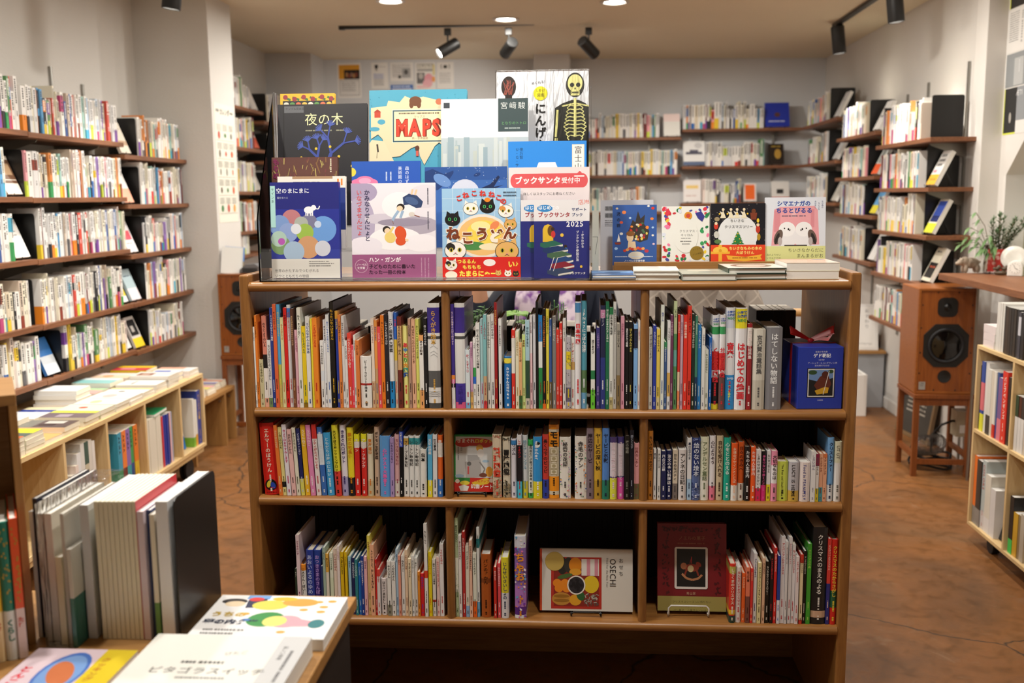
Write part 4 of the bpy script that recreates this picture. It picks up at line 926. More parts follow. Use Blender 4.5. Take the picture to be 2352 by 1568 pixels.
def art_carol(A):
    A.rect(0, 0, 110, 130, 'e6e6e0'); q = random.Random(8)
    for i in range(64):
        t = q.uniform(0, 4); u = q.uniform(3, 19)
        x, y = ((t*110, u*.9) if t < 1 else (110-u, (t-1)*130) if t < 2 else ((t-2)*110, 130-u*.9) if t < 3 else (u, (t-3)*130))
        A.ell(x, y, q.uniform(2.5, 6), q.uniform(2, 5), ('d83a4a', '3a9a5a', 'e8c83a', '4a4a9a', 'e87aa0', '2a7a4a', 'd8dce8', 'c8303a')[i % 8], n=9, rot=q.uniform(0, 180))
    A.poly([(14, 4), (20, 14), (12, 24), (6, 16)], 'd83a4a'); A.poly([(76, 16), (90, 12), (98, 24), (92, 36), (82, 28)], '3a3a8a'); A.ell(60, 22, 9, 9, 'd8902a'); A.ell(60, 22, 5, 5, 'c84a3a')
    A.ell(55, 68, 28, 40, 'e6e6e0'); A.text('クリスマス・', 40, 54, 7, '3a3a3a'); A.text('キャロル', 43, 63, 7, '3a3a3a'); A.dashes(44, 73, 22, 1.6, '5a5a5a', False, 2); A.dashes(42, 80, 26, 2.2, '4a4a4a', False, 3); A.dashes(46, 86, 18, 2.2, '4a4a4a', False, 4)
    A.ell(80, 108, 16, 16, '8f742a'); A.text('クリスマス', 70, 99, 4.4, '3a2c0a', rot=-12); A.text('3つの物語', 71, 110, 4.4, '3a2c0a', rot=-12)
def art_tree(A):
    A.rect(0, 0, 125, 140, '16161f'); A.ell(62, 72, 46, 46, 'dfe2e4'); A.rect(20, 72, 104, 100, 'dfe2e4'); q = random.Random(12)
    for i in range(40): A.ell(q.uniform(0, 125), q.uniform(0, 90), .6, .6, 'e8e8e0', n=5)
    for x in (28, 46, 60, 76): A.poly([(x-7, 34), (x, 16), (x+7, 34)], 'e4dcc0'); A.ell(x, 14, 3, 3.4, 'e8d8b8'); A.poly([(x-8, 18), (x-2, 20), (x-3, 28)], 'ded8c8')
    for x in (20, 38, 60, 84): A.ell(x, 24, 2.4, 2.4, 'e8c03a', n=5)
    A.ell(98, 18, 5, 5, '6a3a22'); A.poly([(90, 22), (106, 22), (104, 38), (92, 38)], '7a3a26'); A.ell(14, 36, 6, 5, '9a8a6a'); A.ell(12, 52, 5, 8, 'c83a2a'); A.ell(12, 46, 3.4, 3.4, 'e8d0b0'); A.ell(13, 72, 6, 8, 'c8c8c0'); A.ell(108, 60, 5, 9, 'b83a2a'); A.ell(108, 50, 3.6, 3.6, 'e8d0b0'); A.ell(110, 78, 4, 8, 'a8882a'); A.ell(108, 40, 3, 5, 'e8c83a'); A.ell(16, 88, 8, 5, '5a7a4a')
    A.text('ちいさな', 44, 36, 8, '2a2a2e'); A.text('クリスマスツリー', 31, 50, 8, '2a2a2e', rot=0)
    for i, w_ in enumerate((6, 9, 12, 15)): A.poly([(62, 64+i*6), (62-w_, 76+i*6), (62+w_, 76+i*6)], '2a7a3e')
    A.rect(60, 93, 64, 97, '6a4a2a')
    for x, y in ((58, 76), (66, 82), (56, 88), (68, 90), (62, 70)): A.ell(x, y, 1.4, 1.4, 'e8b83a')
    A.rect(0, 96, 125, 140, 'dc4522'); A.rect(18, 96, 26, 140, 'ecb23a'); A.rect(0, 111, 44, 117, 'ecb23a'); A.ell(14, 107, 9, 6, 'f0c04a', rot=-20); A.ell(31, 107, 9, 6, 'f0c04a', rot=20); A.ell(22, 109, 3.6, 3.6, 'd89a2a')
    A.text('ちいさなもみの木の', 42, 100, 8.2, 'f6dc7a', bold=.03); A.text('大ぼうけん', 58, 110, 8.2, 'f6dc7a', bold=.03); A.poly([(36, 120), (80, 124), (118, 118), (114, 124), (118, 130), (76, 134), (40, 130)], 'ecb23a'); A.dashes(50, 125, 56, 2.4, '8a4a1a', False, 2)
def art_birds(A):
    A.rect(0, 0, 138, 116, 'dce2ec'); A.poly([(20, 28), (34, 22), (112, 20), (120, 30), (124, 110), (14, 112), (18, 60)], 'e6a4ac'); A.rect(20, 30, 34, 80, 'd88e98'); A.rect(104, 28, 112, 70, 'd88e98'); A.rect(60, 26, 70, 46, 'ecb8bc')
    for x, s in ((50, -1), (88, 1)):
        A.ell(x, 92, 25, 24, 'e8eaee'); A.ell(x, 74, 19, 17, 'f0f2f4'); A.ell(x+s*20, 92, 9, 18, '6a5a52', rot=s*-20); A.ell(x+s*23, 96, 4, 14, '2f2a2a', rot=s*-20); A.ell(x+s*16, 102, 5, 10, 'b8b0b0')
        A.ell(x-s*3, 74, 2, 2.6, '1e1c1e'); A.ell(x+s*6, 72, 1.6, 1.6, '1e1c1e'); A.poly([(x-s*8, 74), (x-s*4, 76), (x-s*7, 79)], '2a2626')
    A.line([(44, 112), (96, 112)], 3, '3a3436'); A.text('シマエナガの', 26, 8, 13, '2a4aa0', bold=.03, gap=.99); A.text('ちるとぴるる', 24, 24, 13.6, '2a4aa0', bold=.03); A.dashes(38, 42, 54, 2.4, '3a4a6a', False, 2)
    A.text('北の森の', 128, 8, 4.4, '4a5a8a', vert=True); A.text('ちいさな', 120, 12, 4.4, '4a5a8a', vert=True); A.text('おはなし', 112, 8, 4.4, '4a5a8a', vert=True)
    A.rect(0, 113, 138, 150, 'dce09a'); A.text('ちいさなからだに', 52, 118, 10, '3a3a30'); A.text('まんまるがお', 72, 131, 10, '3a3a30'); A.text('森のようせい', 3, 131, 5.4, '5a6a3a'); A.text('シマエナガの', 3, 138, 5.4, '5a6a3a')
def art_osechi(A):
    A.rect(0, 0, 216, 158, 'dcd9d0'); A.rect(0, 0, 5, 158, 'cf4a22'); A.rect(26, 18, 142, 137, 'b83226'); A.rect(32, 24, 136, 131, '8a2a20')
    A.ell(52, 38, 12, 20, '2a2a26'); A.ell(66, 36, 10, 18, '363630'); A.ell(82, 36, 15, 17, 'd8861e'); A.ell(82, 52, 14, 8, 'e0a030'); A.rect(96, 22, 136, 60, 'e6e2dc'); A.rect(108, 22, 116, 60, 'd890a0'); A.rect(126, 22, 134, 60, 'd890a0'); A.ell(58, 62, 18, 5, '4a6a34', rot=-14)
    for x, y in ((40, 78), (58, 78), (44, 90), (62, 90)): A.ell(x, y, 10, 9.4, 'e88a22')
    A.ell(118, 80, 18, 20, 'e2c22a'); A.ell(50, 114, 22, 15, 'c08a3a'); A.ell(50, 108, 18, 4, '9a6a24'); A.ell(50, 118, 18, 4, '9a6a24'); A.ell(82, 116, 14, 13, 'e0a22a'); A.ell(94, 106, 9, 12, '2f6234', rot=-24)
    q = random.Random(3)
    for i in range(34): x, y = 118+q.uniform(-15, 15), 112+q.uniform(-12, 12); a = q.uniform(0, 3); A.line([(x, y), (x+7*math.cos(a), y+7*math.sin(a))], 2, ('9a9488', '5a5650', 'b8b2a6')[i % 3])
    A.ell(84, 82, 21, 22, 'e8e4dc'); A.ell(84, 82, 18, 19, '2c2a30')
    for i in range(16): A.ell(84+q.uniform(-12, 12), 82+q.uniform(-12, 12), 4, 3.4, '17171c', n=9)
    A.ell(34, 28, 22, 22, 'b89c4a'); A.ell(34, 28, 21, 21, 'c4aa58')
    A.text('OSECHI', 178, 20, 20, '26262a', rot=90, gap=1.02, wx=.86); A.text('おせち', 181, 19, 11, '36363a', vert=True, gap=1.35); A.text('Food for the New Year', 158, 19, 6, '5a5a5a', rot=90); A.dashes(26, 144, 172, 1.8, '5a5a56', False, 4)
def art_noel(A):
    A.rect(0, 0, 157, 240, '7c1d24')
    q = random.Random(5)
    for x0, y0, x1, y1 in ((12, 8, 26, 165), (130, 8, 144, 165), (12, 8, 144, 18)):
        for i in range(46): A.ell(q.uniform(x0, x1), q.uniform(y0, y1), q.uniform(2, 4.4), q.uniform(1.2, 2.4), ('47141a', '521820')[i % 2], n=8, rot=q.uniform(0, 180))
    A.text('ノエルの菓子', 48, 28, 10, 'a87858'); A.dashes(46, 44, 62, 2.8, '9a5a4a', False, 2)
    A.poly([(42, 54), (112, 54), (115, 57), (115, 148), (112, 151), (42, 151), (39, 148), (39, 57)], 'e2dfda'); A.rect(44, 58, 110, 146, '191b1b')
    A.ell(78, 102, 17, 9, '8a3526'); A.ell(94, 94, 7, 5, '8a3526', rot=40); A.line([(94, 90), (88, 100)], 7, '8a3526'); A.ell(60, 98, 7, 8, 'a86a4a'); A.line([(66, 108), (62, 120)], 4, '8a3526'); A.line([(90, 108), (94, 120)], 4, '8a3526'); A.line([(56, 116), (66, 126), (80, 130), (94, 126), (102, 118)], 5, 'b8805a'); A.ell(76, 104, 7, 8, 'c8b88a'); A.line([(78, 92), (78, 76)], 2, '9a2a2a'); A.line([(74, 92), (78, 78)], 1, 'b03030')
    A.text('青山翠', 66, 158, 7, 'c8a888'); A.rect(0, 168, 157, 240, 'a49a56'); A.text('クリスマスシーズンに作りたい', 34, 178, 6.2, '2e2a18'); A.text('焼き菓子、ケーキ、', 50, 188, 6.2, '2e2a18'); A.text('パン菓子、小菓子など32品。', 36, 198, 6.2, '2e2a18')
def art_robot(A):
    A.rect(0, 0, 91, 142, '2f9a4a'); A.rect(3, 4, 87, 120, 'd8dcdc'); A.ell(45, 16, 42, 9, 'c83a2a'); A.ell(20, 20, 18, 8, 'c83a2a'); A.ell(70, 20, 18, 9, 'c83a2a'); A.text('きまぐれ', 6, 9, 10, 'f4ece0', bold=.03); A.text('ロボット', 47, 9, 10, 'f4e84a', bold=.03)
    A.text('星新一', 14, 28, 5, '3a3a3a', vert=True); A.dashes(8, 28, 30, 2, '5a5a5a', True, 2)
    A.rect(30, 46, 58, 60, 'a8a8a8'); A.poly([(24, 62), (60, 56), (62, 96), (26, 100)], 'b4b2b0'); A.ell(34, 66, 5, 5, '6a6a68'); A.rect(30, 72, 34, 90, 'c85a5a'); A.line([(58, 62), (70, 78), (64, 90)], 3, '8a8886'); A.ell(58, 30, 8, 8, 'e0a84a'); A.ell(60, 42, 8, 10, 'e4e2de'); A.ell(80, 84, 8, 12, 'e0a03a'); A.ell(72, 60, 8, 3, 'a8c8e0'); A.ell(12, 94, 10, 4, 'a8c8e0'); A.ell(66, 92, 9, 5, '7a4a3a')
    A.rect(0, 98, 91, 134, 'd0342a'); A.rect(0, 98, 36, 108, '3a8a44'); A.poly([(40, 108), (74, 98), (86, 104), (76, 112), (44, 118)], 'ecc63a'); A.text('レベルアップ', 40, 103, 6.4, 'd8402a', bold=.03); A.text('読書ノート', 38, 113, 10, 'f8f4f0', bold=.04); A.ell(7, 106, 5, 5, 'e8d8c8'); A.ell(85, 104, 5, 5, 'e8d8c8'); A.ell(24, 110, 11, 5, 'ecd84a'); A.poly([(10, 118), (22, 114), (34, 118), (30, 128), (14, 128)], 'ecebe6'); A.rect(0, 133, 91, 142, '2f9a4a'); A.rect(2, 130, 70, 133, 'c8d8a8')
GD = 'face-out books on the acrylic riser'
TZ = (1.1755, 1.2445, 1.3005); TY = (.075, .165, .262)
F1 = faceout('display_book', (640, 240, 845, 524), TY[2], .12, .012, '242428', 'black picture book with blue branching tree, back row of acrylic riser', art_night, 'L', GD, z=TZ[2])
faceout('display_book', (645, 216, 770, 500), TY[2]+.03, .12, .012, 'dca82a', 'yellow floral-bordered picture book peeking over the black tree book', art_floral, 'L', GD, z=TZ[2])
faceout('display_book', (850, 208, 1073, 524), TY[2]+.004, .12, .02, '4a9ab4', 'big blue atlas with beige world map and red lettering', art_maps, 'L', GD, z=TZ[2])
faceout('display_book', (1014, 228, 1214, 524), TY[2]-.022, .12, .012, 'dcdfe2', 'pale grey picture book with dark label, overlapping the atlas', art_grey, 'L', GD, z=TZ[2])
bodyb = faceout('display_book', (1141, 166, 1352, 524), TY[2]+.012, .12, .02, 'dadce0', 'tall shrink-wrapped anatomy book with yellow skeleton, on the riser', art_body, 'L', GD, z=TZ[2])
faceout('display_book', (640, 406, 795, 580), TY[1]-.02, .1, .014, 'e2ddd2', 'cream book with orange numerals behind the navy elephant book', art_11, 'L', GD, z=TZ[1])
faceout('display_book', (627, 362, 778, 580), TY[1]+.004, .1, .014, '5a3a34', 'brown forest picture book behind the cream one on the riser', art_brown, 'R', GD, z=TZ[1])
faceout('display_book', (810, 371, 967, 580), TY[1], .1, .012, '2a56ae', 'blue book with pink flower behind the white cloud book', art_blue, 'R', GD, z=TZ[1])
faceout('display_book', (977, 384, 1165, 580), TY[1], .1, .012, '3c66a8', 'blue whale and moon picture book behind the cat book', art_whale, 'L', GD, z=TZ[1])
faceout('display_book', (1168, 325, 1347, 580), TY[1]+.012, .1, .012, '2f86d8', 'bright blue book with tall white title strip and cloud shape', art_fuji, 'R', GD, z=TZ[1])
el = faceout('display_book', (625, 419, 782, 636), TY[0], .06, .016, '2b3490', 'navy picture book with white elephant on coloured balls, front row', art_elephant, 'R', GD, z=TZ[0])
sl = Art(12, 98, .00105); sl.rect(0, 0, 12, 98, 'a8d4d0'); sl.text('サイン本', 2.2, 5, 7.4, '2a3a3a', vert=True, gap=1.25)
m = MB(); m.v, m.f, m.c = sl.v, sl.f, sl.c; so = m.build('signed_copy_slip', M_PRINT, el); so.location = (.0006, -.0006, .126)
faceout('display_book', (810, 421, 1002, 637), TY[0], .06, .012, 'e6e2ea', 'white cloud picture book with mauve band, two flying figures', art_cloud, 'R', GD, z=TZ[0])
faceout('display_book', (1017, 433, 1196, 637), TY[0], .06, .012, '9cc4e4', 'light blue cat picture book with brown lettering and red band', art_udon, 'L', GD, z=TZ[0])
faceout('leaflet', (1227, 459, 1354, 637), TY[0]-.03, .05, .004, '2a2f7a', 'navy leaflet with open yellow door on stacked books', art_leaflet, 'L', cat='leaflet', hard=False, z=TZ[0])
faceout('leaflet', (1197, 459, 1324, 637), TY[0]-.004, .05, .004, '2a2f7a', 'second navy leaflet tucked behind the first one', art_leaflet, 'L', cat='leaflet', hard=False, z=TZ[0])
faceout('notice_card', (1170, 384, 1354, 637), TY[0]+.022, .04, .002, 'e8dcdc', 'pale notice card with pink pill-shaped lettering in acrylic pocket', art_sign, 'L', cat='sign', hard=False, z=TZ[0])
# shrink film round the anatomy book
bb = bodyb.dimensions; MB().box(-.003, -.0022, -.001, bb.x+.003, bb.y+.001, bb.z+.004).build('shrink_wrap', M_FILM, bodyb)
# the acrylic riser
xa, xb = at(606, 640, 'Y', .03).x, at(1357, 640, 'Y', .03).x
riser = thing('acrylic_riser', 'clear acrylic three-step book riser on top of the bookcase', 'display stand', (0, 0, 0))
zt = ZB[0]+.0006
B().box(xa, .012, zt, xb, .128, zt+.0025).build('step', M_ACR, riser)
B().box(xa-.0155, .1305, zt+.066, xb, .225, TZ[1]-.0006).build('step', M_ACR, riser); B().box(xa, .128, zt, xb, .1305, TZ[1]-.0006).build('step_riser', M_ACR, riser)
B().box(xa-.0265, .2275, TZ[2]-.0032, xb, .345, TZ[2]-.0006).build('step', M_ACR, riser); B().box(xa, .225, zt, xb, .2275, TZ[2]-.0006).build('step_riser', M_ACR, riser)
B().box(xa, .012, zt+.0025, xb, .0145, 1.322).build('front_lip', M_ACR, riser)
for x, k_ in ((xa-.003, .125), (xb, 0)):
    pr_ = [(.008, zt), (.008, 1.325), (.30, 1.655), (.345, 1.655), (.345, 1.1925), (.2, 1.1925), (.19, zt)]; n_ = len(pr_)
    B().add([(x+e_-k_*y_, y_, z_) for e_ in (0, .003) for y_, z_ in pr_], [tuple(range(n_)), tuple(range(2*n_-1, n_-1, -1))]+[(i_, n_+i_, n_+(i_+1) % n_, (i_+1) % n_) for i_ in range(n_)]).build('side_cheek', M_ACR, riser)
# ledge books at the other half of the top
GL = 'face-out winter books behind the wooden ledge'
LY = .215
lx0, lx1 = at(1410, 620, 'Y', LY-.01).x, at(1884, 620, 'Y', LY-.01).x
ledge = thing('book_ledge', 'low wooden ledge board holding four winter books on the bookcase', 'ledge')
lz = at(1600, 601, 'Y', LY-.01).z
B().box(lx0, LY-.012, ZB[0]+.0005, lx1, LY-.001, lz).build('front_board', PINE['X'], ledge, bevel=.001)
B().box(lx0, LY-.001, ZB[0]+.0005, lx1, LY+.09, ZB[0]+.02).build('base_board', PINE['X'], ledge)
B().box(lx0, LY+.078, ZB[0]+.02, lx1, LY+.09, lz+.04).build('back_board', PINE['X'], ledge)
zl = ZB[0]+.0207
faceout('display_book', (1407, 472, 1508, 612), LY+.004, .1, .018, '34589c', 'blue storybook with flower-crowned child, behind the wooden ledge', art_box_tale, 'L', GL, z=zl)
faceout('display_book', (1520, 475, 1629, 612), LY+.004, .1, .018, 'e6e6e0', 'white book framed by festive flowers with gold round sticker', art_carol, 'L', GL, z=zl)
faceout('display_book', (1632, 468, 1757, 612), LY+.003, .1, .012, '16161f', 'black winter picture book with small fir tree and red band', art_tree, 'L', GL, z=zl)
faceout('display_book', (1757, 454, 1895, 612), LY+.006, .1, .012, 'dce2ec', 'pale blue picture book of two white round birds with green band', art_birds, 'L', GL, z=zl)
def art_back(A):
    A.rect(0, 0, 121, 170, 'c9cad0')
    for k in range(2):
        for i in range(22): A.rect(10+i*1.1+(i*i % 3)*.2, 14+k*16, 10.6+i*1.1+(i % 3)*.3, 24+k*16, '2a2a2a')
    for i in range(4): A.dashes(10, 46+i*4, 22, 1.6, '6a6a6a', False, i)
faceout('magazine', (1379, 460, 1500, 628), LY+.105, .08, .012, 'c9cad0', 'light grey magazine back cover with barcodes behind the blue storybook', art_back, 'R', cat='magazine', hard=False, z=ZB[0]+.0006)
faceout('notebook', (1359, 486, 1375, 634), .16, .03, .1, 'cfcfc2', 'narrow cream notebook standing edge-on beside the acrylic riser', lambda A: A.line([(2, 60), (14, 60), (8, 100)], .8, '5a5a5a'), cat='notebook', hard=False, z=ZB[0]+.0006)
# flat stacks at the front of the top
def flat_book(name, c, W, D, T, cover, label, group, rz=0, art=None, spine='L', page=None, hard=True, cat='book'):
    """lying book: centre c of its underside, W along x, D along y"""
    o = slab_book(name, W, D, T, cover, spine, page, hard)
    # local: front cover at y=0 (facing -Y) -> turn so the cover faces up
    M = Matrix.Translation(Vector(c)) @ Matrix.Rotation(rz, 4, 'Z') @ Matrix.Translation((-W/2, -D/2, T)) @ Matrix.Rotation(R(-90), 4, 'X')
    o.matrix_world = M
    if art: A = Art(100, 100*D/W, W/100); art(A); A.build('cover_print', o)
    return tag(o, label, cat, group)
def flat_px(x0, x1, ybase, D, Ts, covers, labels, Y=.03, spine='L', pages=None, rz=0, arts=None, hard=True):
    a, b = at(x0, ybase, 'Y', Y), at(x1, ybase, 'Y', Y); z = ZB[0]+.0006
    for i, (T, c, l) in enumerate(zip(Ts, covers, labels)):
        off = rnd.uniform(-.003, .003)
        flat_book('stacked_book', ((a.x+b.x)/2+off, Y+D/2+off, z), b.x-a.x, D, T, c, l, 'books lying flat along the bookcase top', rz*(1 if i % 2 else .6), arts[i] if arts and i < len(arts) else None, spine, pages, hard); z += T+.0003
def a_sky(A):
    A.rect(0, 0, 100, 150, '5a8ac4'); A.ell(60, 40, 40, 30, '8ab0dc'); A.ell(50, 60, 20, 14, '3a5a8a'); A.rect(0, 90, 100, 150, '4a6a9a')
def a_pale(A): A.rect(0, 0, 100, 150, 'a8aa9c'); A.ell(40, 40, 22, 26, 'c8c4b4'); A.ell(60, 80, 26, 20, '8a9088')
def a_white(A): A.rect(0, 0, 100, 150, 'e2e2da'); A.ell(50, 60, 30, 30, 'd4d4cc')
def a_red(A): A.rect(0, 0, 100, 150, 'd8b4a4'); A.text('きのめぐみ', 20, 60, 14, '8a5a4a'); A.ell(80, 30, 14, 10, '6a7a9a')
def a_oval(A): A.rect(0, 0, 100, 150, 'd8d4cc'); A.ell(50, 50, 36, 40, '8a7468'); A.ell(50, 50, 26, 30, 'c8beb0')
flat_px(1358, 1458, 647, .15, (.003, .003, .006), ('4a4a48', '3a3a3a', '5a8ac4'), ('dark thin magazine at the bottom beneath the blue-covered one', 'grey thin magazine between two others beside the acrylic riser', 'blue photo magazine topping the pile beside the acrylic riser'), .012, rz=.03, arts=(None, None, a_sky), hard=False)
flat_px(1458, 1563, 646, .15, (.011, .011), ('d8d8ce', 'e2e2da'), ('white hardback, lower of the pair beside the blue magazines', 'white hardback, upper of the pair beside the blue magazines'), .016, rz=-.04, arts=(None, a_white))
flat_px(1568, 1694, 650, .16, (.0155,), ('8f948a',), ('grey-green hardback lying alone before the wooden ledge',), .003, arts=(a_pale,), pages=M_PAGEW)
flat_px(1672, 1806, 644, .15, (.0135, .0135), ('2e4238', '2e4238'), ('dark green-spined book, lower one below the oval cover', 'dark green-spined book with oval picture on top of its twin'), .026, rz=.03, arts=(None, a_oval), pages=M_PAGEW)
flat_px(1806, 1928, 642, .15, (.019, .019), ('dcd4bc', 'dcd4bc'), ('cream-paged thick paperback under its twin by the end panel', 'cream-paged thick paperback with pinkish cover by the end panel'), .032, spine='R', arts=(None, a_red), hard=False)
# face-out books inside the tiers
def wire_stand(x, y, z, w_, mat, label, h=.05, rail=.03):
    t = thing('book_stand', label, 'book stand', (x, y, z))
    B().tube([(-w_/2, -.012, .0035), (-w_/2, -.016, .012), (-w_/2, -.014, rail-.006), (-w_/2+.006, -.013, rail), (w_/2-.006, -.013, rail), (w_/2, -.014, rail-.006), (w_/2, -.016, .012), (w_/2, -.012, .0035)], .0022, 8).build('front_rail', mat, t, smooth=True)
    for s in (-1, 1): B().tube([(s*w_/2, -.012, .0035), (s*w_/2, .05, .0035), (s*w_*.4, .062, h)], .0022, 8).build('foot_wire', mat, t, smooth=True)
    return t
o = faceout('display_book', (1240, 1263, 1453, 1424), .045, .16, .012, 'dcd9d0', 'white landscape food book with boxed dishes, lower tier of bookcase', art_osechi, 'L', 'face-out books inside the bookcase tiers', z=ZB[3]+.006)
faceout('display_book', (1510, 1205, 1668, 1418), .055, .14, .022, '7c1d24', 'dark red baking book with rocking horse picture and olive band', art_noel, 'R', 'face-out books inside the bookcase tiers', z=ZB[3]+.0065)
faceout('display_book', (1044, 1000, 1132, 1140), .035, .12, .016, '2f9a4a', 'glossy green children book with grey robot, middle tier of bookcase', art_robot, 'L', 'face-out books inside the bookcase tiers', z=ZB[2]+.006)
M_WIRE = plain('white_wire', 'd8d6d0', .35); 
wire_stand(at(1580, 1418, 'Y', .05).x, .05, ZB[3]+.0005, .1, M_WIRE, 'white wire stand holding the dark red baking book')
wire_stand(at(1346, 1420, 'Y', .04).x, .04, ZB[3]+.0005, .075, M_BLACK, 'black wire stand under the white food book', rail=.012)
wire_stand(at(1085, 1140, 'Y', .03).x, .03, ZB[2]+.0005, .07, M_BLACK, 'black wire stand under the glossy green book', rail=.010)
# the boxed set with a red ribbon
bx0, bx1 = at(1830, 941, 'Y', .02).x, at(1944, 941, 'Y', .02).x; bx1 = min(bx1, CW-PT-.003); bz = ZB[1]+.0005; bh = at(1888, 797, 'Y', .02).z-bz
box = thing('boxed_set', 'deep blue boxed book set tied with a red ribbon, upper tier', 'boxed books', (bx0, .02, bz), (0, 0, R(3)))
W_ = bx1-bx0
B().box(0, 0, 0, W_, .15, bh, lin('2338a0')).build('slipcase', M_COVER, box, bevel=.0015)
A = Art(115, 115*bh/W_, W_/115); A.text('岩波少年文庫', 43, 10, 5, 'd8dcf0'); A.text('ゲド戦記', 38, 17, 11, 'e8ecf8', bold=.03); A.text('（全7冊）', 49, 31, 4.4, 'd8dcf0'); A.text('アーシュラ・K.ル=グウィン作', 24, 39, 5.4, 'd8dcf0'); A.text('清水真砂子ほか訳', 42, 46, 4.6, 'd8dcf0')
A.rect(24, 55, 95, 132, '0c0c10'); A.rect(26, 57, 93, 130, 'd8d6d0'); A.rect(28.5, 59.5, 90.5, 127.5, '16181a'); A.poly([(28.5, 59.5), (90.5, 59.5), (90.5, 80), (60, 92), (28.5, 84)], '6a8ab8'); A.ell(38, 66, 11, 6, '2f4a2a'); A.ell(84, 64, 7, 5, '2f4a2a'); A.poly([(42, 100), (56, 78), (68, 70), (78, 74), (86, 96), (80, 112), (50, 112)], '5e2a1e'); A.ell(70, 72, 9, 9, '4e2218'); A.poly([(44, 114), (70, 104), (80, 106), (78, 120), (50, 124)], 'c89a24'); A.line([(80, 62), (66, 124)], 1.6, 'dcd8d0'); A.text('岩波書店', 52, 137, 3.6, 'd8dcf0')
A.build('cover_print', box)
M_RIB = plain('red_ribbon', 'c01f20', .35)
rb = B(); rb.box(-.0006, .06, 0, 0, .075, bh).box(0, .06, bh, W_, .075, bh+.0008); rb.build('ribbon_band', M_RIB, box)
def loop(pts, wd):
    m = B(); n = len(pts); vs = []
    for i, p in enumerate(pts):
        w2 = wd*(.35+.65*math.sin(math.pi*i/(n-1))); vs += [(p[0], p[1]-w2*.22, p[2]-w2*.42), (p[0], p[1]+w2*.22, p[2]+w2*.42)]
    m.add(vs, [(2*i, 2*i+1, 2*i+3, 2*i+2) for i in range(n-1)]); return m
cxr, cyr = W_*.42, .0675
for s, sc in ((-1, 1), (1, .95)):
    pts = [(cxr+s*sc*(.055*math.sin(math.pi*k/10)*(1 if k < 9 else 1)), cyr-.02*math.sin(math.pi*k/10), bh+.008+.026*math.sin(2*math.pi*k/20)**1+(.004 if k > 5 else 0)*math.sin(math.pi*k/10)) for k in range(11)]
    loop(pts, .02).build('ribbon_loop', M_RIB, box, smooth=True)
B().lathe([(.0, -.006), (.006, -.004), (.007, 0), (.006, .004), (0, .006)], (cxr, cyr-.004, bh+.007), n=12).build('ribbon_knot', M_RIB, box, smooth=True)
loop([(cxr, cyr, bh+.004), (cxr+.018, cyr-.01, bh+.012), (cxr+.038, cyr-.02, bh+.012), (cxr+.05, cyr-.02, bh+.03), (cxr+.054, cyr-.015, bh+.05)], .01).build('ribbon_tail', M_RIB, box, smooth=True)
# ============================================================ wall planks and their books
def plank(name, x0, x1, y0, y1, z, ax, label, side, th=.022, brk=True):
    t = thing('wall_shelf', label, 'shelf')
    B().box(x0, y0, z-th, x1, y1, z).build('plank', WAL[ax], t, bevel=.0015)
    if brk:
        L0, L1 = (y0, y1) if ax == 'Y' else (x0, x1)
        for u in (L0+(L1-L0)*.18, L0+(L1-L0)*.82):
            if side == 'L': pts = [(x0, z-th-.0005), (x0, z-th-.07), (x0+.02, z-th-.07), (x1-.06, z-th-.012), (x1-.05, z-th-.0005)]
            elif side == 'R': pts = [(x1, z-th-.0005), (x1, z-th-.07), (x1-.02, z-th-.07), (x0+.06, z-th-.012), (x0+.05, z-th-.0005)]
            else: pts = [(y1, z-th-.0005), (y1, z-th-.07), (y1-.02, z-th-.07), (y0+.06, z-th-.012), (y0+.05, z-th-.0005)]
            (B().prism(pts, 'Y', u-.0015, u+.0015) if side != 'B' else B().prism(pts, 'X', u-.0015, u+.0015)).build('bracket', M_STEEL, t)
    return t
PAL = ['e8e6e2']*16+['e2dcc8']*9+['dcdcdc']*6+['f0eee8']*6+['d8ccb4', 'c8b8a8', 'e8d8d0', '2a2a30', '1a1a1e', '3a5a9a', '5a9ac8', 'b8c8d8', 'c84a3a', 'e0c040', '5a8a5a', '8a6ab0', 'e8a0a8', '4a3a34', '9ac0b8', 'd88a4a', 'a8a098', '6a2a2a']
BAND = ['e8c83a', 'd83a34', '2a6ab8', '3a9a5a', 'e88a2a', '2a2a2e', '7a4aa0', '4aa8c8', 'd8d8d0', 'b84a7a', '8a3a2a', 'c8d84a', '5a5a60']
def rspec(q):
    h = q.choice((.188, .188, .188, .19, .182, .173, .21, .148, .152, .197)); t = q.uniform(.008, .023) if q.random() < .9 else q.uniform(.024, .034)
    base = q.choice(PAL); bands = []
    if q.random() < .42: bands.append((0, q.uniform(.2, .4), q.choice(BAND)))
    if q.random() < .12: bands.append((q.uniform(.5, .65), q.uniform(.8, .95), q.choice(BAND)))
    return t, h, q.uniform(.105, .14), base, bands
def tcol(base): return 'e8e8e4' if sum(lin(base)) < .7 else '34322f'
def fill(q, a, b, hmax):
    """spine specs laid from a to b"""
    out = []; p = a; run = 0; hh = None
    while True:
        t, h, d, base, bands = rspec(q)
        if run <= 0: run = q.randint(3, 9); hh = h
        run -= 1; h = hh+q.uniform(-.004, .004) if q.random() < .75 else h; h = min(h, hmax)
        if p+t > b: break
        out.append((p, t, h, d, base, bands)); p += t+q.uniform(.0003, .0012)
    return out
STUFF = MB()
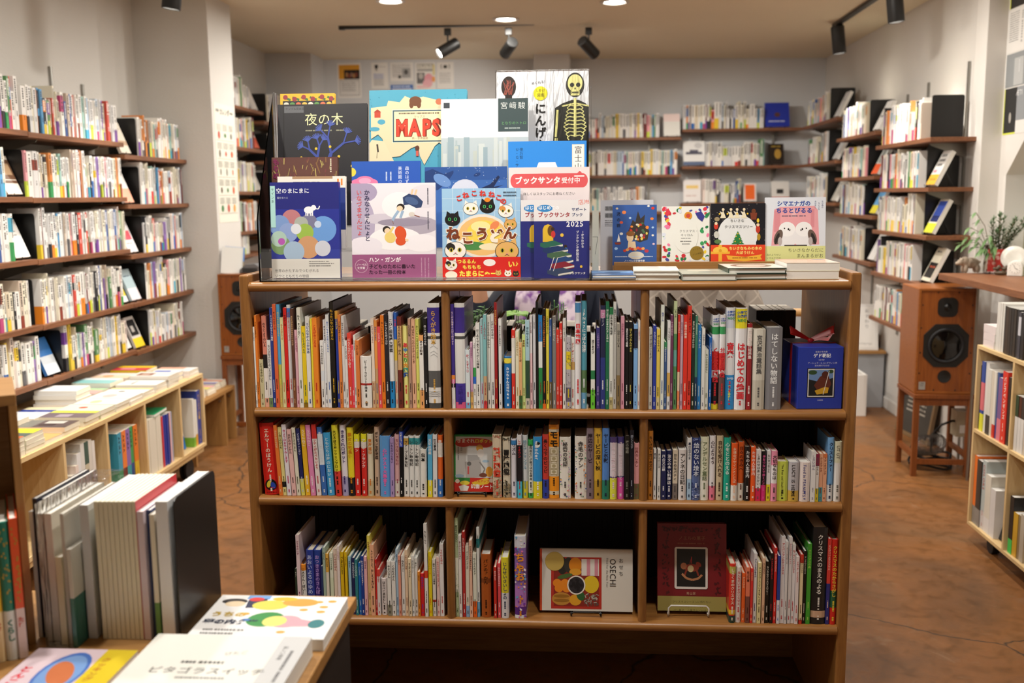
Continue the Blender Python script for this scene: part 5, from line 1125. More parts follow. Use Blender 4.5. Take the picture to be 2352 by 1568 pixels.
def stuff_book(M, t, h, d, base, bands, q):
    STUFF.M = M; cuts = sorted({0.0, 1.0, *[x for b in bands for x in b[:2]]})
    for a, b in zip(cuts, cuts[1:]):
        c = base
        for x, y, cc in bands:
            if x <= (a+b)/2 <= y: c = cc
        STUFF.box(0, 0, a*h, t, .0016, b*h, lin(c)); 
    STUFF.box(0, .0016, 0, .001, d, h, lin(base)).box(t-.001, .0016, 0, t, d, h, lin(base)).box(.001, .0016, .001, t-.001, d-.001, h-.001, lin('e2dac6'))
    tc = lin(tcol(base)); z = h*.95; e = h*q.uniform(.45, .6); w_ = min(t*.5, .008)
    while z > e:
        k = w_*q.uniform(.6, 1); STUFF.add([(t/2-w_/2, -.0004, z-k), (t/2+w_/2, -.0004, z-k), (t/2+w_/2, -.0004, z), (t/2-w_/2, -.0004, z)], [(0, 1, 2, 3)], tc); z -= k*q.uniform(1.15, 1.35)
RZL, RZR = Matrix.Rotation(R(90), 4, 'Z'), Matrix.Rotation(R(-90), 4, 'Z')
def row_stuff(seed, side, a, b, front, z, hmax=.215):
    q = random.Random(seed)
    for p, t, h, d, base, bands in fill(q, a, b, hmax):
        f = front+q.uniform(-.008, .004)
        M = {'L': lambda: Matrix.Translation((f, p, z+.0004)) @ RZL, 'R': lambda: Matrix.Translation((2*front-f, p+t, z+.0004)) @ RZR, 'B': lambda: Matrix.Translation((p, 2*front-f, z+.0004))}[side]()
        stuff_book(M, t, h, d, base, bands, q)
ROWN = ('top', 'second', 'third', 'fourth', 'lowest')
def wall_row(seed, a, b, front, z, row, bayname, hmax=.215):
    q = random.Random(seed); sp = fill(q, a, b, hmax); n = len(sp)
    for i, (p, t, h, d, base, bands) in enumerate(sp):
        o = mkbook('paperback', t, h, d, base, bands, False); o.matrix_world = Matrix.Translation((front+q.uniform(-.008, .004), p, z+.0004)) @ RZL
        A = Art(t, h); A.clip = False; w_ = min(t*.5, .009)
        A.dashes(t/2-w_/2, h*.05, h*q.uniform(.3, .5), w_, tcol(base), True, seed*100+i); A.dashes(t/2-w_*.3, h*.64, h*.1, w_*.6, tcol(base), True, seed*100+i+50); pr = A.build('spine_print', o); pr['kind'] = 'stuff'
        bd = ' %s-footed' % cname(bands[0][2]).replace(' ', '-') if bands and bands[0][0] == 0 else ''
        tag(o, '%s%s paperback, %s from pillar end, %s plank, %s bay of pillar wall' % (cname(base), bd, ordw(n-i), row, bayname), 'book', 'paperbacks on the pillar-side wall planks')
def bookend(x, y, z, w_, h, label, side, mat=None):
    """upright black plate across the shelf with a foot plate; side: which way the foot runs along Y"""
    t = thing('bookend', label, 'bookend', (x, y, z), group='black metal bookends')
    r_ = .012; pts = [(-w_/2, -.0003), (w_/2, -.0003)]+arc(w_/2-r_, h-r_, r_, 0, 90, 4)+arc(-w_/2+r_, h-r_, r_, 90, 180, 4)
    B().prism(pts, 'Y', -.0008, .0008).build('upright_plate', M_BLACK, t); B().box(-w_/2+.01, 0, -.00032, w_/2-.01, side*.09, -.00006).build('foot_plate', M_BLACK, t)
    return t
def lean_book(x, y, z, W, H, T, cover, lean, facing, label, art=None, rz=0, stand=True, group='face-out books leaning on small stands'):
    M = Matrix.Translation((x, y, z+(.0052 if stand else .0004)+T*math.sin(lean))) @ Matrix.Rotation({'L': R(90), 'R': R(-90), 'B': 0}[facing]+rz, 4, 'Z') @ Matrix.Rotation(-lean, 4, 'X') @ Matrix.Translation((-W/2, 0, 0))
    o = slab_book('leaning_book', W, H, T, cover, 'L', hard=False); o.matrix_world = M
    if art: A = Art(100, 100*H/W, W/100); art(A); A.build('cover_print', o)
    tag(o, label, 'book', group)
    if stand:
        t = thing('book_stand', 'black easel under the '+label.replace('face-out ', '').replace(' on the ', ', '), 'book stand', (0, 0, 0))
        t.matrix_world = Matrix.Translation((x, y, z)) @ Matrix.Rotation({'L': R(90), 'R': R(-90), 'B': 0}[facing]+rz, 4, 'Z')
        dy = T/math.cos(lean)+.003
        B().tube([(-W*.3, -.014, .014), (-W*.3, -.012, .0025), (-W*.3, H*math.sin(lean)+dy+.004, .0025)], .0022, 6).build('side_wire', M_BLACK, t); B().tube([(W*.3, -.014, .014), (W*.3, -.012, .0025), (W*.3, H*math.sin(lean)+dy+.004, .0025)], .0022, 6).build('side_wire', M_BLACK, t)
        B().tube([(-W*.2, H*math.sin(lean)+dy, .002), (0, H*.55*math.sin(lean)+dy, H*.5), (W*.2, H*math.sin(lean)+dy, .002)], .0022, 6).build('back_prop', M_BLACK, t)
    return o
def blocks(bg, *rs):
    def f(A):
        A.rect(0, 0, 100, A.h, bg)
        for r_ in rs:
            if r_[0] == 'd': A.dashes(r_[1], r_[2]*A.h, r_[3], r_[4], r_[5], r_[6], int(r_[1]))
            elif r_[0] == 'e': A.ell(r_[1], r_[2]*A.h, r_[3], r_[4]*A.h, r_[5])
            else: A.rect(r_[0], r_[1]*A.h, r_[2], r_[3]*A.h, r_[4])
    return f
LF = -1.41
ZL = (1.655, 1.39, 1.135, .862, .628); ZF = (1.594, 1.35, 1.10, .857, .612)
for r_ in range(5):
    plank('wall_shelf', LW+.0005, LF, .74, 1.598, ZL[r_], 'Y', 'walnut plank, %s of the cart-end bay on the pillar wall' % ROWN[r_], 'L')
    plank('wall_shelf', LW+.0005, LF, 1.602, 2.452, ZL[r_]-.004, 'Y', 'walnut plank, %s of the middle bay on the pillar wall' % ROWN[r_], 'L')
    plank('wall_shelf', LW+.0005, LF, 2.456, 3.228, ZF[r_], 'Y', 'walnut plank, %s of the bay next to the grey pillar' % ROWN[r_], 'L')
near_end = (1.595, 1.46, 1.47, 1.575, 1.595); mid_start = (1.605, 1.605, 1.66, 1.63, 1.80)
for r_ in range(5):
    hm = .225 if r_ == 0 else ZL[r_-1]-.022-ZL[r_]-.006
    wall_row(100+r_, 1.2, near_end[r_], LF-.02, ZL[r_], ROWN[r_], 'cart-end', hm)
    wall_row(200+r_, mid_start[r_], 2.40 if r_ in (3, 4) else 2.445, LF-.02, ZL[r_]-.004, ROWN[r_], 'middle', hm)
    row_stuff(300+r_, 'L', 2.66, 3.19 if r_ < 4 else 3.1, LF-.02, ZF[r_], .22 if r_ == 0 else ZF[r_-1]-.022-ZF[r_]-.006)
    bookend(LF-.10, 2.652, ZF[r_]+.0004, .15, .19, 'black metal bookend on the %s plank beside the grey pillar bay' % ROWN[r_], 1)
for r_, y in ((1, 1.585), (2, 1.64), (3, 1.585), (4, 1.775)):
    bookend(LF-.10, y, ZL[r_]+(.0004 if y < 1.6 else -.0036), .15, .19, 'black metal bookend near the cart-end bay, %s plank of pillar wall' % ROWN[r_], 1 if y > 1.6 else -1)
bookend(LF-.1, 1.597, ZL[0]+.0004, .12, .15, 'black metal bookend near the cart-end bay, top plank of pillar wall', -1)
b1 = blocks('e4dcd0', (0, .1, 100, .72, '6a4a34'), (10, .2, 90, .5, 'a88a6a'), (0, .62, 100, .64, 'e4dcd0')); b2 = blocks('e8e4e0', (0, .55, 100, 1, 'f0a88a'), ('d', 15, .2, 60, 6, '3a3a3a', False)); b3 = blocks('eceae6', ('d', 15, .3, 60, 5, '4a4a4a', False), ('d', 15, .4, 60, 5, '4a4a4a', False))
for r_, y, art, lb, cv in ((0, 2.54, blocks('e8e0d0', ('d', 15, .2, 60, 8, '4a3a2a', False), (0, .6, 100, .75, 'c8a888')), 'cream face-out book on the top plank beside the pillar bay', 'e8e0d0'),
        (1, 1.525, b1, 'brown picture face-out book on the second plank near the cart-end bay', '6a4a34'), (1, 2.54, b2, 'peach-footed face-out book on the second plank beside the pillar bay', 'e8e4e0'),
        (2, 1.545, b3, 'plain white face-out book on the third plank near the cart-end bay', 'eceae6'), (2, 2.55, blocks('e8e4e6', (10, .3, 90, .6, 'd84a5a'), ('d', 15, .7, 60, 5, '4a4a4a', False)), 'white and pink face-out book on the third plank beside the pillar bay', 'e8e4e6'),
        (3, 2.55, blocks('bcd4dc', (0, .62, 100, 1, 'e8dce0'), ('d', 15, .2, 60, 6, '3a5a7a', False)), 'pale blue face-out book on the fourth plank beside the pillar bay', 'bcd4dc'),
        (3, 2.43, blocks('d8c83a', ('e', 50, .5, 34, .2, '8a5a34'), (0, .78, 100, 1, 'e8e8e8')), 'yellow and brown face-out book at the fourth plank seam', 'd8c83a'),
        (4, 1.71, blocks('3a78c0', (0, .5, 100, 1, 'd8e0e8')), 'blue and white face-out book on the lowest plank by a bookend', '3a78c0'),
        (4, 2.56, blocks('d8d4d0', (8, .1, 92, .62, '1c1c1e'), (30, .3, 60, .5, 'b8b4b0'), (0, .7, 100, 1, 'e8c82a')), 'black photo face-out book with yellow foot on the lowest plank', 'd8d4d0'),
        (4, 2.43, blocks('e4e2de', ('d', 15, .2, 60, 5, '4a4a4a', False)), 'small white face-out book at the lowest plank seam', 'e4e2de')):
    zz = ZF[r_] if y > 2.46 else (ZL[r_] if y < 1.6 else ZL[r_]-.004)
    if y == 2.43: zz = ZL[r_]-.004
    lean_book(LF-.03, y, zz+.0004, .105 if y != 2.43 else .05, .165 if y != 2.43 else .14, .014, cv, .38, 'L', lb, art)
# alcove behind the pillar
AZ1, AZ2 = (1.975, 1.71, 1.42, 1.155, 1.0), (1.915, 1.635, 1.36, 1.1)
for i, z in enumerate(AZ1):
    plank('wall_shelf', LW+.0005, LF, 3.64, 4.66, z, 'Y', 'walnut plank, %s behind the pillar in the alcove' % ROWN[i], 'L')
    if i < 4: row_stuff(400+i, 'L', 3.9, 4.5 if i else 4.42, LF-.02, z, .22 if i == 0 else AZ1[i-1]-.022-z-.004)
for i, z in enumerate(AZ2):
    plank('wall_shelf', LW+.0005, LF, 4.67, 5.58, z, 'Y', 'walnut plank, %s in the alcove next to the wall step' % ROWN[i], 'L')
    row_stuff(420+i, 'L', 4.8, 5.5, LF-.02, z, .22 if i == 0 else AZ2[i-1]-.022-z-.004); bookend(LF-.1, 4.79, z+.0004, .16, .2, 'black bookend in the alcove, %s plank' % ROWN[i], 1)
    if i < 3: lean_book(LF-.03, 4.58, AZ1[i]+.0004, .11, .165, .014, ('e8e4e0', 'd85a3a', 'dcd8d0')[i], .38, 'L', ('white face-out book on the top alcove plank', 'red-footed face-out book on the second alcove plank', 'grey-white face-out book on the third alcove plank')[i], blocks('e8e2dc', (0, .5, 100, 1, ('e4e0dc', 'd85a3a', 'c8c4bc')[i])))
row_stuff(440, 'L', 3.95, 4.3, LF-.02, AZ1[4], .125)
# back wall
for i, z in enumerate((1.825, 1.53, 1.235)):
    plank('wall_shelf', .72, 1.622, 5.79, BW-.0005, z, 'X', 'walnut plank on the back wall, %s behind the acrylic riser' % ROWN[i], 'B')
    row_stuff(500+i, 'B', .78, (1.47, 1.6, 1.34)[i], 5.81, z, .2)
for i, z in enumerate((1.885, 1.592, 1.30)):
    plank('wall_shelf', 1.634, 2.56, 5.79, BW-.0005, z, 'X', 'walnut plank on the back wall, %s next to the corner' % ROWN[i], 'B')
    row_stuff(520+i, 'B', (1.64, 1.82, 1.80)[i], (2.28, 2.3, 2.12)[i], 5.81, z, .27 if i == 0 else .235)
    row_stuff(540+i, 'B', 2.46, 2.465, 5.81, z)
lean_book(1.55, 5.81, 1.8255, .13, .185, .014, 'e8e4e0', .3, 'B', 'pink and white face-out book on the back wall top plank', blocks('e6e6e0', (0, 0, 100, .35, 'ecd8d4')))
lean_book(2.38, 5.81, 1.8855, .19, .2, .014, '2438a8', .3, 'B', 'bright blue face-out book near the corner of the back wall', blocks('2438a8', ('e', 50, .5, 12, .1, '5a3a3a'), ('d', 14, .75, 70, 5, 'd0d8f0', False)))
lean_book(1.73, 5.81, 1.5925, .17, .2, .014, 'e6e6e4', .3, 'B', 'white face-out book with temple drawing, back wall', blocks('e6e6e4', (12, .45, 88, .55, '4a4a5a'), (30, .36, 70, .46, '5a5a6a'), ('e', 70, .18, 18, .12, 'c8c8c8'), (0, .85, 100, 1, '5a6a8a')))
lean_book(2.38, 5.81, 1.5925, .12, .17, .014, '241a14', .3, 'B', 'dark face-out book with gold print on the back wall', blocks('241a14', ('d', 20, .1, 60, 9, 'b89a3a', False), ('e', 60, .5, 22, .24, 'b08a3a')))
lean_book(1.72, 5.81, 1.3005, .14, .185, .014, 'e8e4e2', .3, 'B', 'white face-out book with yellow strip on the back wall', blocks('e8e4e2', (15, .25, 85, .4, 'e8c878'), ('d', 15, .7, 60, 5, 'b07a6a', False)))
lean_book(2.18, 5.81, 1.3005, .1, .15, .014, 'e8e0dc', .3, 'B', 'orange-covered face-out book on the back wall', blocks('e8e0dc', (12, .08, 88, .9, 'f06a24')))
lean_book(2.42, 5.81, 1.3005, .14, .165, .014, 'e2e0dc', .3, 'B', 'white face-out book with red foot near the corner', blocks('e2e0dc', (30, .4, 68, .62, '2a2a2a'), (0, .8, 100, 1, 'd83a3a')))
# speaker-side wall
RF = 2.55
ZR1, ZR2, ZR3 = (1.64, 1.395, 1.155, .91, .645), (1.73, 1.47, 1.235, .955), (1.88, 1.592, 1.305)
for i, z in enumerate(ZR1):
    plank('wall_shelf', RF, RW-.0005, 2.76, 3.69, z, 'Y', 'walnut plank, %s of the bay above the big speaker' % ROWN[i], 'R')
    row_stuff(600+i, 'R', 3.0 if i else 2.96, 3.66, RF+.02, z, .25 if i == 0 else ZR1[i-1]-.024-z-.004)
    bookend(RF+.125, (2.93 if i else 2.9), z+.0004, .16, .215, 'big black bookend ending the %s plank above the speaker' % ROWN[i], 1)
for i, z in enumerate(ZR2):
    plank('wall_shelf', RF, RW-.0005, 3.71, 4.62, z, 'Y', 'walnut plank, %s of the speaker wall middle bay' % ROWN[i], 'R')
    row_stuff(620+i, 'R', 3.98, 4.55, RF+.02, z, .24 if i == 0 else ZR2[i-1]-.024-z-.004); bookend(RF+.11, 3.965, z+.0004, .15, .2, 'black bookend in the speaker wall middle bay, %s plank' % ROWN[i], 1)
for i, z in enumerate(ZR3):
    plank('wall_shelf', RF, RW-.0005, 4.64, 5.76, z, 'Y', 'walnut plank, %s of the speaker wall corner bay' % ROWN[i], 'R')
    row_stuff(640+i, 'R', 4.95, 5.6, RF+.02, z, .27 if i == 0 else ZR3[i-1]-.024-z-.004); bookend(RF+.11, 4.93, z+.0004, .17, .22, 'black bookend in the speaker wall corner bay, %s plank' % ROWN[i], 1)
for (z, y, cv, lb, art) in ((ZR1[1], 2.84, 'e8e6e2', 'white face-out book with yellow foot above the speaker', blocks('e8e6e2', ('d', 12, .1, 60, 11, '3a3a3a', False), ('d', 12, .24, 66, 11, '3a3a3a', False), ('d', 12, .38, 54, 11, '3a3a3a', False), (10, .56, 46, .64, 'd88a9a'), (0, .7, 100, 1, 'ecb83a'), ('d', 20, .82, 60, 8, 'd8702a', False))),
        (ZR1[2], 2.84, 'e6e2d0', 'blue face-out book with yellow foot above the speaker', blocks('e6e2d0', (6, .06, 94, .68, '3f5cc0'), (6, .5, 94, .68, '1f2e6a'), (0, .72, 100, 1, 'dce03a'))),
        (ZR1[3], 2.84, 'e2dcc8', 'cream and black face-out book just above the speaker', blocks('e2dcc8', ('d', 14, .1, 50, 7, '3a3a3a', False), (6, .45, 94, .9, '1c1a1a'), ('d', 20, .55, 60, 8, 'c85a3a', False))),
        (ZR2[0], 3.83, 'e8e8e6', 'white face-out book on the top plank of the speaker wall', blocks('e8e8e6', (20, .5, 80, .56, '2a2a2a'))), (ZR2[1], 3.83, 'd8d4cc', 'grey photo face-out book with orange foot on the speaker wall', blocks('c8ccc8', (20, .1, 70, .6, '8a8e88'), (0, .65, 100, 1, 'f0602a'))),
        (ZR2[2], 3.83, '5aa0d8', 'sky-blue face-out book with yellow foot on the speaker wall', blocks('e4e8ec', (0, .2, 100, .72, '6aaadc'), (0, .72, 100, 1, 'e8dc3a'))), (ZR2[3], 3.83, 'e6e6e4', 'plain white face-out book low on the speaker wall', blocks('e6e6e4', ('d', 20, .2, 50, 6, '5a5a5a', False))),
        (ZR3[0], 4.8, 'e2e4e6', 'pale face-out book tilted in the corner bay', blocks('e2e4e6', ('d', 20, .3, 50, 6, '5a5a5a', False))), (ZR3[1], 4.8, 'd0d2d2', 'silver face-out book in the corner bay second plank', blocks('d0d2d2', ('d', 20, .3, 50, 6, '5a5a5a', False))), (ZR3[2], 4.8, 'cfcdc4', 'beige face-out book in the corner bay third plank', blocks('cfcdc4', ('d', 20, .3, 50, 6, '5a5a5a', False)))):
    lean_book(RF+.035, y, z+.0004, .125, .185, .02, cv, .45, 'R', lb, art)
STUFF.M = None
so = STUFF.build('shelved_books', M_MATTE); so['kind'] = 'stuff'; tag(so, 'hundreds of mostly white paperbacks packed on the far wall planks', 'books')
# slotted steel channels
for i, (x, y, z0_, z1_, ax) in enumerate([(LW+.006, y, .5, z1_, 'X') for y, z1_ in ((1.76, 2.0), (2.3, 2.0), (2.6, 1.95), (3.08, 1.6))]+[(RW-.006, y, .5, z1_, 'X') for y, z1_ in ((2.93, 2.02), (3.52, 1.98), (3.88, 1.95), (4.45, 1.9), (4.85, 1.9))]+[(x, BW-.006, .9, 1.85, 'Y') for x in (.88, 1.38, 1.8, 2.38)]):
    o = B().box(x-.006, y-.008, z0_, x+.006, y+.008, z1_).build('shelf_rail', M_STEEL) if ax == 'X' else B().box(x-.008, y-.006, z0_, x+.008, y+.006, z1_).build('shelf_rail', M_STEEL)
    tag(o, 'slotted steel shelf channel screwed to the %s' % ('pillar-side wall' if x < 0 and ax == 'X' else 'speaker-side wall' if ax == 'X' else 'back wall'), 'shelf rail', 'shelf channels on the %s' % ('pillar-side wall' if x < 0 and ax == 'X' else 'speaker-side wall' if ax == 'X' else 'back wall'))
# papers on the walls
def paper(name, P0, W, H, facing, label, art, cat='poster', T=.0006):
    M = Matrix.Translation(P0) @ Matrix.Rotation({'B': 0, 'L': R(90), 'R': R(-90)}[facing], 4, 'Z')
    o = MB().box(0, 0, 0, W, T, H, lin('e4e2de')).build(name, M_MATTE); o.matrix_world = M
    A = Art(100, 100*H/W, W/100); art(A); A.build('print', o, M_MATTE); return tag(o, label, cat)
def p_y(A): A.rect(6, 8, 94, 66, 'd89a2a'); A.rect(28, 28, 94, 66, '2a1c14'); [A.ell(40+i*10, 48+(i % 2)*4, 6, 10, ('a87a4a', '7a3a2a', '8a6a5a')[i % 3]) for i in range(5)]; A.rect(8, 70, 92, 132, '3a3a3a'); A.rect(9.5, 71.5, 90.5, 130.5, 'dcdad6'); [A.dashes(16, 78+i*8, 60, 3, '7a7a7a', False, i) for i in range(5)]
def p_cam(A): A.rect(22, 22, 40, 34, '2a2a2a'); A.ell(26, 18, 6, 6, '2a2a2a'); A.ell(36, 18, 6, 6, '2a2a2a'); A.line([(31, 34), (24, 48)], 3, '2a2a2a'); A.line([(31, 34), (38, 48)], 3, '2a2a2a'); A.text('ラウンジ', 46, 20, 10, '4a4a4a'); [A.dashes(14, 64+i*8, 60, 4, '4a6ab8' if i < 4 else '8a8a8a', False, i) for i in range(9)]
def p_news(A): [A.dashes(8, 8+i*7, 80, 3, '8a8a8a', False, i) for i in range(8)]; A.rect(50, 24, 88, 64, 'a8a8a8'); A.ell(68, 40, 9, 11, '5a5a5a'); A.rect(34, 54, 46, 66, '3a3a3a')
def p_hol(A): A.rect(10, 6, 90, 30, '3a3a3a'); A.rect(12, 8, 88, 28, 'e4e2d8'); A.text('女神の休日', 17, 9, 14, '2a2a2a'); A.dashes(10, 34, 80, 6, '2a2a2a', False, 4); A.rect(8, 48, 46, 100, '6a6a6a'); A.ell(28, 64, 12, 14, 'b8b4b0'); A.ell(66, 78, 22, 26, 'e4a0ac'); A.ell(60, 100, 24, 20, 'e8b0b8'); A.rect(86, 10, 97, 60, 'dcd09a'); A.ell(90, 80, 8, 14, 'e8a05a'); A.rect(8, 108, 60, 122, 'e6c0c0')
def p_film(A): A.text('【', 8, 14, 24, '2a3a2a'); A.text('】', 68, 14, 24, '2a3a2a'); A.ell(50, 26, 12, 10, '3a3a34'); [A.dashes(14, 60+i*9, 66, 3.4, '8a8a8a', False, i) for i in range(7)]
def p_blue(A): A.rect(0, 0, 100, A.h, '4a72b8'); A.dashes(10, 5, 76, 6, 'd0dcf0', False, 2); A.rect(6, 16, 94, A.h, 'c8d0e0')
for n, (a, b), lb, ar in ((0, ((774, 145), (831, 225)), 'white flyer with orange and dark group photo on back wall', p_y), (1, ((852, 144), (892, 203)), 'white flyer with little film camera drawing on back wall', p_cam), (2, ((896, 144), (950, 186)), 'grey landscape newsletter page taped on the back wall', p_news), (3, ((953, 144), (1001, 207)), 'white flyer with pink drawing and boxed heading', p_hol), (4, ((1003, 143), (1043, 203)), 'white flyer with black brackets heading on back wall', p_film), (5, ((897, 195), (950, 250)), 'blue-headed flyer under the grey newsletter page', p_blue)):
    P, Q = at(*a, 'Y', BW-.0012), at(*b, 'Y', BW-.0012); zt_ = min(P.z, 2.455); paper('wall_flyer', (P.x, BW-.0012, Q.z), Q.x-P.x, P.z-Q.z, 'B', lb, ar)
def p_cal(A):
    A.rect(0, 0, 100, A.h, 'e2dfd2'); A.text('カレンダー', 28, 8, 12, '3a3a34', bold=.03); A.dashes(8, 10, 18, 5, '4a4a44', False, 1); A.dashes(84, 12, 12, 4, '4a4a44', False, 2)
    q = random.Random(6)
    for r_ in range(5):
        y = 34+r_*33; A.rect(4, y+31, 96, y+31.6, '6a6a60')
        for c_ in range(3):
            x = 5+c_*31; A.rect(x+30, y, x+30.4, y+30, '9a9a90')
            for k in range(4): A.dashes(x+3, y+3+k*3, 22, 1.4, '6a6a60', False, r_*9+c_+k)
            A.ell(x+14, y+22, q.uniform(3, 7), q.uniform(4, 8), q.choice(('c8603a', '4a7a4a', '5a4a3a', 'b84a3a', 'd8a05a', '7a7a70')), n=12)
paper('wall_calendar', (-1.2488, 3.262, 1.235), .318, .68, 'L', 'cream year calendar with small drawings on the grey pillar', p_cal)
bx = RW+.0795
paper('wall_poster', (bx-.0005, 2.69, 1.64), .25, .215, 'R', 'black and grey film poster with lime edge above the recess', lambda A: (A.rect(0, 0, 100, A.h, '1a1a1a'), A.rect(0, 0, 3, A.h, 'd8e04a'), A.rect(0, A.h-3, 56, A.h, 'd8e04a'), A.rect(56, 0, 100, A.h*.72, '8a8e92'), A.rect(56, A.h*.72, 100, A.h, 'dcdad6'), A.text('ÆTI', 52, 4, 14, 'e0e0e0'), A.ell(30, 55, 5, 10, 'a8a49c')), 'poster')
paper('wall_poster', (bx-.0005, 2.70, 1.86), .25, .155, 'R', 'grey photo poster with white edge above the black one', lambda A: (A.rect(4, 0, 100, A.h, '8a8e90'), A.rect(40, 10, 80, 60, 'b0b2b2'), A.dashes(60, 14, 24, 4, 'c8caca', True, 2)), 'poster')
paper('wall_poster', (bx-.0005, 2.70, 2.02), .25, .2, 'R', 'white text poster with fine print high on the panel', lambda A: [A.rect(0, 0, 100, A.h, 'e0deda')]+[A.dashes(10, 6+i*4, 40, 1.6, '7a7a7a', False, i) for i in range(14)]+[A.dashes(62, 8, 60, 5, '9a9a9a', True, 3)], 'poster')
paper('wall_poster', (bx-.0005, 2.69, 2.225), .25, .1, 'R', 'dark poster strip with lime edge at the very top', lambda A: (A.rect(0, 0, 100, A.h, '241f1c'), A.rect(0, 0, 4, A.h, 'd8e04a')), 'poster')
paper('recess_calendar', (RW+.339, 2.52, 1.14), .3, .42, 'R', 'blue wall calendar with yellow shape hanging in the recess', lambda A: (A.rect(0, 0, 100, A.h, '8fa6b8'), A.ell(30, 50, 14, 18, 'd8c83a'), A.text('2', 14, 84, 26, '1c2430', bold=.05), A.text('C', 14, 72, 12, '1c2430'), A.rect(0, 110, 100, A.h, 'cfcdc4')), 'calendar')
# ============================================================ speakers
M_CONE = plain('woofer_cone', '050506', .06, 0, .6); M_SCREW = plain('screw_head', '0c0a09', .4); M_BADGE = plain('badge_silver', 'a8a6a2', .4, .3)
def speaker(loc, rz, s, label, glabel):
    t = thing('loudspeaker', label, 'speaker', loc, (0, 0, rz)); t.scale = (s, s, s)
    W, H, D = .272, .51, .29
    B().box(0, .012, 0, W, D, H).build('cabinet', CHERRYX, t, bevel=.006, segs=3)
    fr = B()
    for a in ((0, 0, 0, .012, .014, H), (W-.012, 0, 0, W, .014, H), (.012, 0, 0, W-.012, .014, .012), (.012, 0, H-.012, W-.012, .014, H)): fr.box(*a)
    fr.build('front_lip', CHERRYX, t, bevel=.002)
    B().box(.012, .006, .012, W-.012, .013, H-.012).build('baffle', CHERRY, t)
    # tweeter plate: rounded square
    cx, cz = W/2, .42; r_ = .028; k = .046
    pts = arc(cx+k-r_, cz+k-r_, r_, 0, 90, 5)+arc(cx-k+r_, cz+k-r_, r_, 90, 180, 5)+arc(cx-k+r_, cz-k+r_, r_, 180, 270, 5)+arc(cx+k-r_, cz-k+r_, r_, 270, 360, 5)
    tw = B().prism(pts, 'Y', .0025, .0062).build('tweeter_plate', M_BLKPL, t)
    B().lathe([(.019, 0), (.0165, .002), (.012, .005), (.006, .0075), (0, .0085)], (cx, .0026, cz), (0, -1, 0), 20).build('tweeter_dome', M_BLACK, tw, smooth=True)
    cz2 = .235; a_, b_ = .104, .052
    oc = [(cx+x, cz2+z) for x, z in ((b_, -a_), (a_, -b_), (a_, b_), (b_, a_), (-b_, a_), (-a_, b_), (-a_, -b_), (-b_, -a_))]
    wf = B().prism(oc, 'Y', .002, .0062).build('woofer_frame', M_BLKPL, t, bevel=.001)
    B().lathe([(.086, .0), (.084, .005), (.078, .007), (.073, .004), (.07, 0)], (cx, .0022, cz2), (0, -1, 0), 36).build('woofer_surround', M_RUB, wf, smooth=True)
    B().lathe([(.07, .0012), (.066, .0018), (.05, .006), (.03, .010), (.012, .0125), (0, .013)], (cx, .0022, cz2), (0, -1, 0), 36).build('woofer_cone', M_CONE, wf, smooth=True)
    B().lathe([(.031, 0), (.031, .0018), (.028, .002), (.026, .0006), (0, .0004)], (cx, .0062, .085), (0, -1, 0), 28).build('bass_port', M_BLKPL, t, smooth='auto')
    bd = B().box(.02, .0045, .02, .05, .0062, .058).build('badge', M_BADGE, t)
    A = Art(30, 38, .001); A.dashes(8, 6, 16, 3, '2a2a2a', False, 1); A.dashes(5, 14, 20, 2, '3a3a3a', False, 2); A.dashes(9, 19, 12, 2, '3a3a3a', False, 3); A.build('badge_print', bd).location = (.02, .0046, .02)
    for x, z in ((.09, .49), (.185, .49), (.022, .43), (W-.022, .43), (.02, .32), (W-.02, .32), (.02, .2), (W-.02, .2), (.02, .1), (W-.02, .1), (.09, .018), (.19, .018)):
        B().lathe([(.0038, 0), (.003, .0012), (0, .0013)], (x, .006, z), (0, -1, 0), 10).build('screw', M_SCREW, t)
    return t
def spk_stand(loc, rz, W, D, H, label, mat):
    t = thing('speaker_stand', label, 'speaker stand', loc, (0, 0, rz))
    B().box(-.004, 0, H-.022, W+.004, D, H).build('top_plate', mat, t, bevel=.003)
    for x in (0, W-.026):
        for y in (.006, D-.032): B().box(x, y, 0, x+.026, y+.026, H-.022).build('leg', mat, t, bevel=.002)
    B().box(.026, .01, H-.056, W-.026, .028, H-.022).build('apron', mat, t); B().box(.026, D-.03, H-.056, W-.026, D-.012, H-.022).build('apron', mat, t)
    B().box(.026, .010, .06, W-.026, .024, .085).build('stretcher', mat, t)
    for x in (.004, W-.022): B().box(x, .032, .09, x+.018, D-.032, .115).build('stretcher', mat, t)
M_STAND = noise_wood('stand_cherry', '6e3a17', '8a4c20', 'Z', .4)
p = at(2098, 900, 'Y', 2.42); sz = .408
speaker((2.437, 2.47, sz+.0006), R(-2), 1, 'cherry-veneer loudspeaker with glossy black cone under the walnut desk', '')
spk_stand((2.437, 2.455, 0), R(-2), .275, .3, sz, 'open wooden stand under the loudspeaker beside the plywood rack', M_STAND)
q_ = at(506, 816, 'Y', 3.16)
speaker((q_.x+.006, 3.16, q_.z), 0, .92, 'cherry-veneer loudspeaker against the grey pillar, magazines on top', '')
spk_stand((q_.x+.006, 3.15, 0), 0, .252, .28, q_.z-.0006, 'wooden stand under the loudspeaker by the grey pillar', M_STAND)
ztop = q_.z+.51*.92
